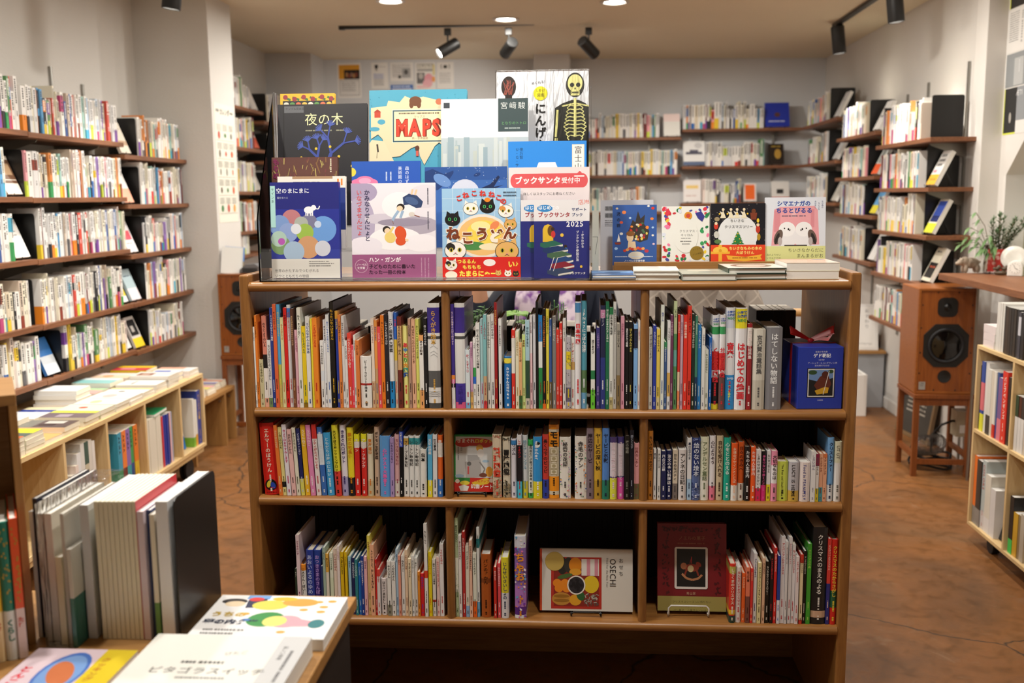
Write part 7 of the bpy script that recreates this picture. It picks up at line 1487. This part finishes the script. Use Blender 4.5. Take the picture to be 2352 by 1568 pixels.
# wooden bear
bp = at(2226, 625, 'Z', DZ)
bear = B()
def blob(c, r, n=10):
    vs = []; fs = []; k = 8
    for i in range(k+1):
        for j in range(n):
            a, b = math.pi*i/k, 2*math.pi*j/n; vs.append((c[0]+r[0]*math.sin(a)*math.cos(b), c[1]+r[1]*math.sin(a)*math.sin(b), c[2]+r[2]*math.cos(a)))
    for i in range(k):
        for j in range(n): fs.append((i*n+j, i*n+(j+1) % n, (i+1)*n+(j+1) % n, (i+1)*n+j))
    return vs, fs
def fused(name, blobs, mat, parent=None, vox=.003, loc=(0, 0, 0), rz=0):
    m = B()
    for c_, r_ in blobs: m.add(*blob(c_, r_))
    o = m.build(name, mat, parent, smooth=True); o.location = loc; o.rotation_euler = (0, 0, rz)
    rm = o.modifiers.new('remesh', 'REMESH'); rm.mode = 'VOXEL'; rm.voxel_size = vox; rm.use_smooth_shade = True
    sm = o.modifiers.new('smooth', 'SMOOTH'); sm.iterations = 4
    return o
o = fused('carved_bear', [((0, 0, .045), (.046, .024, .027)), ((-.03, 0, .052), (.024, .021, .024)), ((-.052, 0, .05), (.017, .015, .016)), ((-.068, 0, .044), (.011, .010, .009)), ((-.048, -.011, .065), (.005, .003, .006)), ((-.048, .011, .065), (.005, .003, .006)), ((-.03, -.013, .018), (.011, .009, .021)), ((-.03, .013, .018), (.011, .009, .021)), ((.03, -.013, .018), (.013, .010, .021)), ((.03, .013, .018), (.013, .010, .021)), ((.046, 0, .05), (.006, .006, .008))], plain('bear_wood', 'b0a08e', .6), None, .0028, (bp.x+.005, bp.y, DZ), R(10))
tag(o, 'small carved grey-brown bear figurine walking on the walnut desk', 'figurine')
# vase bag with rosemary and olive twigs
vp = at(2283, 628, 'Z', DZ); M_BAG = clear_mat('clear_vinyl', (.97, .9, .9), ior=1.35, rough=.1, film=.3)
vase = thing('plant_vase', 'clear vinyl vase bag with red pattern holding rosemary and olive twigs', 'plant', (vp.x, vp.y, DZ))
bagpts = [(-.045, -.022), (.045, -.03), (.05, .02), (-.04, .028)]
m = B(); n = 6; vs = []
for k in range(n+1):
    zz = .135*k/n; s_ = 1+.12*math.sin(k*1.1)*.3
    vs += [(x*s_, y*s_*(1.1-.25*k/n), zz+.0006) for x, y in bagpts]
fs = [(k*4+i, k*4+(i+1) % 4, (k+1)*4+(i+1) % 4, (k+1)*4+i) for k in range(n) for i in range(4)]+[(3, 2, 1, 0)]
m.add(vs, fs); m.build('vinyl_bag', M_BAG, vase, smooth=True)
A = Art(90, 105, .001); q = random.Random(4); A.rect(0, 0, 90, 105, 'b83a34')
for i in range(26): A.ell(q.uniform(0, 90), q.uniform(0, 105), q.uniform(5, 9), q.uniform(5, 9), 'd8a8a0' if i % 3 else 'c85a50', n=14)
pr = A.build('bag_print', vase); pr.location = (-.044, -.0285, .012); pr.rotation_euler = (0, 0, R(-5))
def leaf(m, p, d, L, w_, up=Vector((0, 0, 1)), droop=.3):
    p = Vector(p); d = Vector(d).normalized(); s_ = d.cross(up); s_ = s_.normalized() if s_.length > .01 else Vector((1, 0, 0)); vs = []
    for k, ww in enumerate((.12, .8, 1, .65, .04)):
        t_ = k/4; c_ = p+d*L*t_-up*droop*L*t_*t_; vs += [c_-s_*w_*ww*.5, c_+up*w_*.12*ww, c_+s_*w_*ww*.5]
    m.add(vs, [f for k in range(4) for f in ((k*3, k*3+1, k*3+4, k*3+3), (k*3+1, k*3+2, k*3+5, k*3+4))])
q = random.Random(21); M_ROS = plain('rosemary_leaf', '3f6234', .55); M_OLI = plain('olive_leaf', '5e7c4c', .45); M_STEM = plain('twig', '6a5a40', .6)
for i in range(15):
    a = q.uniform(-1.2, 4.3); tip = Vector((.05+.09*math.cos(a)*q.uniform(.3, 1), .05*math.sin(a), q.uniform(.2, .285))); b0 = Vector((q.uniform(-.02, .02), q.uniform(-.01, .01), .03)); mid = (b0+tip)/2+Vector((0, 0, .03))
    P = [b0, mid, tip]; st = B().tube(P, .0016, 6).build('rosemary_stem', M_STEM, vase); lm = B()
    for k in range(46):
        t_ = .3+.7*k/46; c_ = b0*(1-t_)**2+mid*2*t_*(1-t_)+tip*t_**2; an = k*2.4; dd = Vector((math.cos(an), math.sin(an), .55+.6*(t_ > .9))); leaf(lm, c_, dd, .027, .0055, droop=.1)
    lm.build('needles', M_ROS, st)
for i, (dx, dz, dy) in enumerate(((-.13, .20, -.02), (-.155, .12, .01), (-.1, .27, .0), (-.08, .10, -.04), (-.05, .16, -.06), (-.03, .11, -.07), (-.12, .15, .03))):
    b0 = Vector((-.01, 0, .06)); tip = Vector((dx, dy, dz+.02)); mid = (b0+tip)/2+Vector((0, 0, .05)); st = B().tube([b0, mid, tip], .0014, 6).build('olive_twig', M_STEM, vase); lm = B()
    for k in range(7):
        t_ = .35+.65*k/6; c_ = b0*(1-t_)**2+mid*2*t_*(1-t_)+tip*t_**2; s_ = 1 if k % 2 else -1; leaf(lm, c_, Vector((dx*3+s_*.1, s_*.5+dy, .15*s_)), q.uniform(.05, .07), .016, droop=.35)
    lm.build('olive_leaves', M_OLI, st)
# clock, plate on easel, little shoes ornament
cp = at(2330, 634, 'Z', DZ)
ck = thing('desk_clock', 'small white rounded desk clock beside the plant', 'clock', (cp.x, cp.y, DZ+.0004), (0, 0, R(-28)))
pts = [(-.032, 0), (.032, 0)]+arc(0, .038, .032, 0, 180, 14); B().prism(pts, 'Y', 0, .04).build('clock_case', M_WHITE, ck, bevel=.003)
B().lathe([(.026, 0), (.026, .001), (0, .0012)], (0, -.0002, .037), (0, -1, 0), 28).build('clock_face', plain('clock_dial', 'e8e6e0', .5), ck)
for i in range(12): a = i*math.pi/6; B().box(-.0012+.021*math.sin(a), -.0022, .0358+.021*math.cos(a), .0012+.021*math.sin(a), -.0014, .0382+.021*math.cos(a)).build('hour_mark', M_BLACK, ck)
B().cyl((0, -.002, .037), (.012, -.002, .03), .001, 6).build('clock_hand', M_BLACK, ck); B().cyl((0, -.002, .037), (-.006, -.002, .052), .0008, 6).build('clock_hand', M_BLACK, ck)
pp = at(2328, 606, 'Z', DZ+.02)
pl = thing('plate_easel', 'pale ceramic plate standing on a wire easel behind the clock', 'plate', (cp.x+.03, cp.y+.088, DZ+.0004), (0, 0, R(-20)))
pt = B().lathe([(.02, .004), (.03, 0), (.05, .004), (.058, .01), (.057, .012), (.03, .006), (0, .006)], (0, .0, .075), (0, -1, .28), 32).build('plate', plain('glazed_plate', 'd6d2ca', .25), pl, smooth=True)
for s_ in (-1, 1): B().tube([(s_*.022, -.02, .012), (s_*.022, -.022, .002), (s_*.02, .026, .002), (0, .028, .11)], .0018, 6).build('easel_wire', M_STEEL, pl)
op = at(2310, 632, 'Z', DZ)
o = fused('shoe_ornament', [((-.02, 0, .03), (.016, .011, .008)), ((-.008, 0, .036), (.009, .010, .012)), ((.014, 0, .03), (.012, .010, .009)), ((.024, 0, .036), (.008, .009, .012)), ((0, 0, .01), (.03, .014, .011))], plain('ornament_brown', '4a3a28', .35), None, .0022, (op.x-.02, op.y+.01, DZ), R(-20)); tag(o, 'tiny black and gold ornament on a wooden block by the clock', 'ornament')
# ============================================================ floor items beside the speaker
fm = thing('framed_board', 'dark framed board leaning on the wall behind the speaker stand', 'picture frame', (2.655, 3.45, 0), (0, 0, R(-82)))
M_FR = plain('frame_gold_wood', '7a6040', .5)
Mr = Matrix.Rotation(R(-9), 4, 'X')
for a in ((0, 0, 0, .022, .02, .42), (.378, 0, 0, .4, .02, .42), (.022, 0, 0, .378, .02, .022), (.022, 0, .398, .378, .02, .42)): MB(Mr).box(*a).build('frame_side', M_FR, fm, bevel=.002)
fb = MB(Mr).box(.022, .008, .022, .378, .012, .398).build('board', plain('slate_board', '3a3834', .5), fm)
A = Art(360, 376, .001); A.dashes(70, 66, 200, 40, 'c8c4b8', False, 9); [A.dashes(60, 150+i*24, 220, 10, 'b8b4a8', False, i) for i in range(5)]; ap = A.build('chalk_print', fb); ap.matrix_local = Mr @ Matrix.Translation((.022, .0078, .022))
cb = thing('cable_coil', 'coil of black cable on the floor under the speaker', 'cable', (2.585, 2.63, 0))
M_CAB = plain('cable_black', '0e0e10', .4)
for k, (rx, ry, zz, ph) in enumerate(((.10, .085, .02, 0), (.09, .095, .03, 1), (.105, .08, .04, 2), (.08, .09, .05, 3), (.095, .075, .06, 1.5))):
    B().tube([(rx*math.cos(t_*.3+ph), ry*math.sin(t_*.3+ph), zz+.012*math.sin(t_*.6+k)) for t_ in range(22)], .006, 8).build('cable_loop', M_CAB, cb, smooth=True)
B().tube([(.02, .05, .05), (.02, .06, .15), (.06, .04, .21), (.105, .02, .235), (.13, .01, .235)], .006, 8).build('cable_lead', M_CAB, cb, smooth=True)
bw_ = fused('bubble_wrap', [((0, 0, .09), (.085, .07, .05)), ((.045, .02, .1), (.05, .05, .045)), ((-.05, -.01, .075), (.045, .05, .04))], clear_mat('bubble_film', (.86, .87, .88), ior=1.5, rough=.12, film=1.0), None, .008, (2.566, 2.61, .03)); tag(bw_, 'crumpled bundle of clear bubble wrap on the cable coil', 'bubble wrap')
o = B().box(2.70, 2.62, .16, 2.76, 2.70, .29).build('socket_box', plain('beige_plastic', 'a89c84', .5)); tag(o, 'beige socket box behind the speaker stand by the wall', 'socket box')
B().box(2.715, 2.615, .18, 2.745, 2.62, .22).build('socket', M_WHITE, o); B().box(2.725, 2.65, 0, 2.735, 2.66, .16).build('post', M_STEEL, o)
# grey cabinet with oak lid, sign card and crate at the back
cbn = thing('grey_cabinet', 'low grey cabinet with wooden lid in the aisle behind the bookcase', 'cabinet')
B().box(2.05, 4.06, 0, RW-.02, 4.45, .352).build('body', plain('grey_laminate', 'a2a4a8', .5), cbn, bevel=.002); B().box(2.04, 4.04, .352, RW-.015, 4.46, .37).build('lid', PINE['X'], cbn, bevel=.001)
def art_card(A): A.rect(0, 0, 100, A.h, 'e4e2de'); A.rect(5, 5, 95, A.h-5, 'b0b0b4'); A.rect(6, 6, 94, A.h-6, 'e6e4e0'); A.text('おすわり', 60, 16, 14, '5a5a60', vert=True, gap=1.2); A.text('ください', 22, 56, 14, '5a5a60', vert=True, gap=1.25); A.text('kunigonge', 40, A.h-26, 9, '8a8a8c')
o = slab_book('notice_board', .2, .3, .012, 'e4e2de', hard=False); o.matrix_world = Matrix.Translation((2.53, 4.10, .3715)) @ Matrix.Rotation(R(-6), 4, 'Z') @ Matrix.Rotation(R(-18), 4, 'X'); A = Art(100, 150, .002); art_card(A); A.build('sign_print', o); tag(o, 'white handwritten notice board propped on the grey cabinet', 'sign')
o = B().box(2.60, 4.21, .371, 2.76, 4.30, .47).build('wooden_block', PINE['X'], bevel=.002); tag(o, 'small wooden block propping the notice board on the cabinet', 'block')
B().box(2.63, 4.2085, .40, 2.73, 4.2099, .44).build('inset_face', PINE['Z'], o)
o = thing('white_crate', 'white open crate standing on the floor by the grey cabinet', 'crate', (0, 0, 0)); 
for a in ((2.42, 3.80, 0, 2.435, 4.0, .26), (2.575, 3.80, 0, 2.59, 4.0, .26), (2.435, 3.80, 0, 2.575, 3.815, .26), (2.435, 3.985, 0, 2.575, 4.0, .26), (2.435, 3.815, 0, 2.575, 3.985, .012)): B().box(*a).build('panel', M_WHITE, o, bevel=.001)
# ============================================================ behind the bookcase: far-side books, work table, plants, chair, people
q = random.Random(31)
FS = MB()
for x0_, x1_ in ((PT+.01, .49), (.525, .97), (1.005, CW-PT-.02)):
    x = x0_
    while x < x1_-.03:
        t_ = q.uniform(.014, .03); h = q.uniform(.14, .16) if x < 1.3 else .2; d_ = .13
        FS.box(x, CD-.012-d_, ZB[1]+.0005, x+t_, CD-.012, ZB[1]+h-.002, lin(q.choice(('2a2420', '3a302a', '241e1c', '4a4038'))))
        FS.box(x+.0015, CD-.011-d_, ZB[1]+h-.002, x+t_-.0015, CD-.013, ZB[1]+h, lin('dcd6c8')); x += t_+.0008
o = FS.build('far_side_books', M_MATTE, kind='stuff'); tag(o, 'row of dark-backed books shelved from the far side of the bookcase', 'books')
wt = thing('work_table', 'white work table behind the oak bookcase with potted herbs', 'table')
B().box(.15, .72, .70, 1.55, 1.15, .73).build('table_top', M_WHITE, wt, bevel=.003)
for x in (.2, 1.512):
    for y in (.76, 1.08): B().box(x, y, 0, x+.035, y+.035, .70).build('leg', M_WHITE, wt)
M_POT = plain('terracotta_pot', '9a8f84', .7); M_LEAFB = plain('lettuce_leaf', '6f9a3c', .5); M_LEAFD = plain('herb_leaf', '4a7a34', .55)
for k, (px, py, kind, lb) in enumerate(((1100, 705, 'small', 'small-leaved potted herb peeking between the upper tier books'), (1190, 715, 'lettuce', 'potted lettuce with frilly light green leaves behind the books'), (1235, 720, 'rosemary', 'potted rosemary behind the upper tier books'), (1282, 695, 'grass', 'thin-leaved potted plant behind the upper tier books'))):
    p = at(px, py, 'Y', .79+.07*(k % 2)); t = thing('potted_herb', lb, 'plant', (p.x, p.y, .7305)); H_ = p.z-.7305
    B().lathe([(.02, 0), (.026, .07), (.028, .075), (.025, .075), (.023, .068), (0, .066)], (0, 0, 0), n=20).build('pot', M_POT, t, smooth='auto')
    for i in range(7 if kind != 'grass' else 4):
        a = i*2.4; r_ = .018 if kind != 'lettuce' else .03; tip = Vector((r_*math.cos(a), r_*math.sin(a), H_*q.uniform(.85, 1.04))); st = B().tube([(0, 0, .066), tip*.5+Vector((0, 0, .04)), tip], .0016, 6).build('stem', M_LEAFD, t); lm = B()
        if kind == 'lettuce':
            for j in range(3): leaf(lm, tip-Vector((0, 0, .02)), (math.cos(a+j), math.sin(a+j), .7), .055, .045, droop=.5)
        elif kind in ('small',):
            for j in range(10): leaf(lm, tip*(.75+.025*j)+Vector((0, 0, .0)), (math.cos(j*2.4), math.sin(j*2.4), .4), .028, .014)
        else:
            for j in range(20): leaf(lm, tip*(.6+.02*j), (math.cos(j*2.4), math.sin(j*2.4), .7), .03, .004)
        lm.build('leaves', M_LEAFB if kind == 'lettuce' else M_LEAFD, st)
ch = thing('round_back_chair', 'light wooden chair with curved back rail beside the boxed set', 'chair', (1.745, 1.98, 0), (0, 0, R(12)))
M_CH = noise_wood('beech', 'b98a50', 'cfa267', 'X', .45)
B().box(-.2, -.2, .42, .2, .2, .45).build('seat', M_CH, ch, bevel=.01, segs=3)
for x in (-.18, .18):
    for y in (-.18, .18): B().cyl((x, y, 0), (x*.9, y*.9, .42), .016, 10).build('leg', M_CH, ch)
rail = [(.23*math.sin(a), .05-.24*math.cos(a), .885) for a in [R(-100+i*10) for i in range(21)]]
B().tube(rail, .017, 10).build('back_rail', M_CH, ch, smooth=True)
for a in (-70, -25, 25, 70): x, y = .225*math.sin(R(a)), .05-.235*math.cos(R(a)); B().tube([(x*.85, y*.8, .45), (x, y, .88)], .01, 8).build('spindle', M_CH, ch)
B().tube([(.10, -.17, .905), (.11, -.19, .89), (.105, -.2, .84), (.09, -.2, .74)], .012, 8).build('strap', M_BLACK, ch, smooth=True)
# --- people: seated at the work table
def skin_body(name, J, E, mat, loc, rz, parent=None, sub=2):
    """J: joints {key: (pos, radius)}; E: bones; grown with a Skin modifier rooted at 'pelvis'"""
    keys = list(J); me = bpy.data.meshes.new(name); me.from_pydata([J[k][0] for k in keys], [(keys.index(a), keys.index(b)) for a, b in E], [])
    o = bpy.data.objects.new(name, me); COL.objects.link(o); o.location = loc; o.rotation_euler = (0, 0, rz)
    if parent: o.parent = parent
    sk = o.modifiers.new('skin', 'SKIN'); sk.use_smooth_shade = True
    sv = me.skin_vertices[0].data if me.skin_vertices else None
    if sv is None:
        bm = bmesh.new(); bm.from_mesh(me); bm.verts.layers.skin.verify(); bm.to_mesh(me); bm.free(); sv = me.skin_vertices[0].data
    for k, v in zip(keys, sv): r_ = J[k][1]; v.radius = r_ if isinstance(r_, tuple) else (r_, r_); v.use_root = k == 'pelvis'
    s_ = o.modifiers.new('sub', 'SUBSURF'); s_.levels = s_.render_levels = sub
    me.materials.append(mat); return o
M_SKIN = plain('skin', 'c99678', .55); M_NAVY = plain('navy_cloth', '141b2c', .85); M_HAIR = plain('dark_hair', '15110f', .5); M_JEAN = plain('dark_trousers', '1e2128', .85)
def plaid_mat():
    m, nt, b = newmat('plaid_cloth'); N = nt.nodes.new; L = nt.links.new; tc = N('ShaderNodeTexCoord'); outs = []
    for ax in ('X', 'Z'):
        wv = N('ShaderNodeTexWave'); wv.bands_direction = ax; wv.inputs['Scale'].default_value = 5.5; mp = N('ShaderNodeMapping'); mp.inputs['Rotation'].default_value = (0, R(35), 0); L(tc.outputs['Object'], mp.inputs[0]); L(mp.outputs[0], wv.inputs[0])
        r_ = N('ShaderNodeValToRGB'); r_.color_ramp.elements[0].position = .955; r_.color_ramp.elements[0].color = (0, 0, 0, 1); r_.color_ramp.elements[1].position = .99; L(wv.outputs[0], r_.inputs[0]); outs.append(r_)
    mx = N('ShaderNodeMix'); mx.data_type = 'RGBA'; mx.blend_type = 'ADD'; mx.inputs[0].default_value = 1; L(outs[0].outputs[0], mx.inputs[6]); L(outs[1].outputs[0], mx.inputs[7])
    m2 = N('ShaderNodeMix'); m2.data_type = 'RGBA'; L(mx.outputs[2], m2.inputs[0]); m2.inputs[6].default_value = (*lin('8f857c'), 1); m2.inputs[7].default_value = (*lin('a89d92'), 1); L(m2.outputs[2], b.inputs['Base Color']); b.inputs['Roughness'].default_value = .9
    return m
M_PLAID = plaid_mat(); M_SCARF = plain('purple_scarf', '8a5a9e', .8)
def person(loc, rz, label, cloth, pose, scarf=False):
    """seated figure facing -Y: one continuous body (skin) with clothing, hair and face parts as children"""
    t = thing('person', label, 'person', loc, (0, 0, rz))
    hd = Vector((0, -.15, 1.12)) if pose == 'lean' else Vector((0, -.04, 1.185)); nk = Vector((0, -.05, 1.02)) if pose == 'lean' else Vector((0, -.01, 1.045))
    J = {'pelvis': ((0, .02, .50), (.15, .115)), 'waist': ((0, .0, .68), (.135, .10)), 'chest': ((0, -.01, .87), (.155, .11)), 'neck0': (tuple(nk-Vector((0, 0, .04))), (.06, .06)), 'neck1': (tuple(nk+Vector((0, -.01, .03))), (.052, .052)), 'head': (tuple(hd), (.07, .085)), 'crown': (tuple(hd+Vector((0, .01, .075))), (.06, .075))}
    E = [('pelvis', 'waist'), ('waist', 'chest'), ('chest', 'neck0'), ('neck0', 'neck1'), ('neck1', 'head'), ('head', 'crown')]
    hands = {}
    for s_, n_ in ((-1, 'l'), (1, 'r')):
        if pose == 'raise' and s_ < 0: el, wr, hn = (-.25, -.16, .80), (-.255, -.24, .99), (-.25, -.25, 1.07)
        else: el, wr, hn = (s_*.21, -.12, .75), (s_*.14, -.33, .775), (s_*.09, -.40, .765)
        J.update({'sh'+n_: ((s_*.175, .0, .955), .062), 'el'+n_: (el, .046), 'wr'+n_: (wr, .030), 'hn'+n_: (hn, (.036, .018)), 'hip'+n_: ((s_*.09, -.02, .49), .085), 'kn'+n_: ((s_*.11, -.43, .48), .062), 'an'+n_: ((s_*.11, -.42, .095-loc[2]), .040), 'to'+n_: ((s_*.12, -.56, .042-loc[2]), .035)})
        E += [('chest', 'sh'+n_), ('sh'+n_, 'el'+n_), ('el'+n_, 'wr'+n_), ('wr'+n_, 'hn'+n_), ('pelvis', 'hip'+n_), ('hip'+n_, 'kn'+n_), ('kn'+n_, 'an'+n_), ('an'+n_, 'to'+n_)]
        hands[n_] = (Vector(wr), Vector(hn), s_)
    body = skin_body('body', J, E, M_SKIN, (0, 0, 0), 0, t)
    for n_, (wr, hn, s_) in hands.items():
        d = (hn-wr).normalized(); sd = d.cross(Vector((0, 1, 0)) if abs(d.z) > .7 else Vector((0, 0, 1))).normalized(); nm = sd.cross(d).normalized(); m = B()
        for f_, (o_, L_) in enumerate(((-.027, .058), (-.009, .070), (.009, .074), (.026, .066))):
            b0 = hn+sd*o_+d*.012; m.tube([b0, b0+d*L_*.5-nm*.006, b0+d*L_*.85-nm*.020, b0+d*L_-nm*.028], [.0095, .009, .008, .006], 8)
        th = hn-sd*.030-d*.02; m.tube([th, th-sd*.022+d*.022-nm*.008, th-sd*.028+d*.05-nm*.014], [.011, .010, .007], 8); m.build('fingers', M_SKIN, t, smooth=True)
    # garments: slightly larger skins over the torso, arms and legs
    g = .014; add = lambda k, e=g: (J[k][0], tuple(r_+e for r_ in J[k][1]) if isinstance(J[k][1], tuple) else J[k][1]+e)
    TJ = {k: add(k) for k in ('pelvis', 'waist', 'chest', 'shl', 'shr', 'ell', 'elr')}
    for n_ in 'lr': w0, e0 = Vector(J['wr'+n_][0]), Vector(J['el'+n_][0]); TJ['cuff'+n_] = (tuple(e0.lerp(w0, .86)), .042)
    TJ['collar'] = (tuple(nk-Vector((0, 0, .035))), (.085, .08))
    skin_body('top', TJ, [('pelvis', 'waist'), ('waist', 'chest'), ('chest', 'collar'), ('chest', 'shl'), ('chest', 'shr'), ('shl', 'ell'), ('shr', 'elr'), ('ell', 'cuffl'), ('elr', 'cuffr')], cloth, (0, 0, 0), 0, t)
    LJ = {k: add(k, .012) for k in ('pelvis', 'hipl', 'hipr', 'knl', 'knr', 'anl', 'anr')}
    skin_body('trousers', LJ, [('pelvis', 'hipl'), ('pelvis', 'hipr'), ('hipl', 'knl'), ('hipr', 'knr'), ('knl', 'anl'), ('knr', 'anr')], M_JEAN, (0, 0, 0), 0, t)
    fused('hair', [(tuple(hd+Vector((0, .03, .06))), (.085, .092, .075)), (tuple(hd+Vector((0, .055, .0))), (.083, .062, .10)), (tuple(hd+Vector((-.07, .02, .0))), (.02, .05, .085)), (tuple(hd+Vector((.07, .02, .0))), (.02, .05, .085))], M_HAIR, t, .009)
    f = B()
    for s_ in (-1, 1): f.add(*blob(tuple(hd+Vector((s_*.028, -.083, .012))), (.011, .006, .007)))
    f.build('eyes', plain('eye_dark', '1a1614', .3), t, smooth=True); B().add(*blob(tuple(hd+Vector((0, -.094, -.018))), (.011, .016, .02))).build('nose', M_SKIN, t, smooth=True); B().add(*blob(tuple(hd+Vector((0, -.085, -.052))), (.022, .007, .006))).build('mouth', plain('lip', 'a05a50', .5), t, smooth=True)
    for s_ in (-1, 1): B().add(*blob(tuple(hd+Vector((s_*.074, .0, -.005))), (.008, .017, .027))).build('ear', M_SKIN, t, smooth=True)
    if scarf:
        for s_, dx in ((-1, .085), (1, .075)):
            m = B(); P = [Vector((s_*.05, .05, 1.03)), Vector((s_*dx, -.07, 1.02)), Vector((s_*dx*1.02, -.145, .93)), Vector((s_*dx*.98, -.155, .80)), Vector((s_*dx*.9, -.15, .70))]; vs = []
            for i, p in enumerate(P): w_ = .034+.006*i; vs += [p+Vector((-w_, 0, 0)), p+Vector((-w_*.3, -.012, 0)), p+Vector((w_*.4, .002, 0)), p+Vector((w_, -.008, 0))]
            m.add(vs, [(i*4+k, i*4+k+1, i*4+k+5, i*4+k+4) for i in range(4) for k in range(3)]); so = m.build('scarf_end', M_SCARF2, t, smooth=True); sd_ = so.modifiers.new('thick', 'SOLIDIFY'); sd_.thickness = .006
    return t
def scarf_mat():
    m, nt, b = newmat('scarf_print'); N = nt.nodes.new; L = nt.links.new; tc = N('ShaderNodeTexCoord'); n = N('ShaderNodeTexNoise'); n.inputs['Scale'].default_value = 22; L(tc.outputs['Object'], n.inputs[0]); r_ = N('ShaderNodeValToRGB'); e = r_.color_ramp.elements; e[0].position = .42; e[0].color = (*lin('7a4a94'), 1); e[1].position = .6; e[1].color = (*lin('d8c8d8'), 1); L(n.outputs[0], r_.inputs[0]); L(r_.outputs[0], b.inputs['Base Color']); b.inputs['Roughness'].default_value = .85; return m
M_SCARF2 = scarf_mat()
def stool(loc, lb):
    t = thing('stool', lb, 'stool', loc); B().lathe([(.16, 0), (.17, .008), (.17, .03), (.16, .038)], (0, 0, .392), n=24).build('seat', M_CH, t, smooth='auto')
    for a in range(4): x, y = math.cos(a*math.pi/2+.8), math.sin(a*math.pi/2+.8); B().cyl((.17*x, .17*y, 0), (.1*x, .1*y, .392), .014, 10).build('leg', M_CH, t)
pa = at(1275, 700, 'Y', 1.42).x; pb = at(1605, 700, 'Y', 1.44).x
person((pa, 1.42, .06), R(-4), 'person in navy top with purple patterned scarf seated behind the bookcase', M_NAVY, 'raise', True)
person((pb, 1.44, .05), R(6), 'person in beige plaid shirt seated behind the bookcase', M_PLAID, 'lean')
stool((pa, 1.46, -.0), 'wooden stool under the person with the purple scarf'); stool((pb, 1.48, -.0), 'wooden stool under the person in plaid')
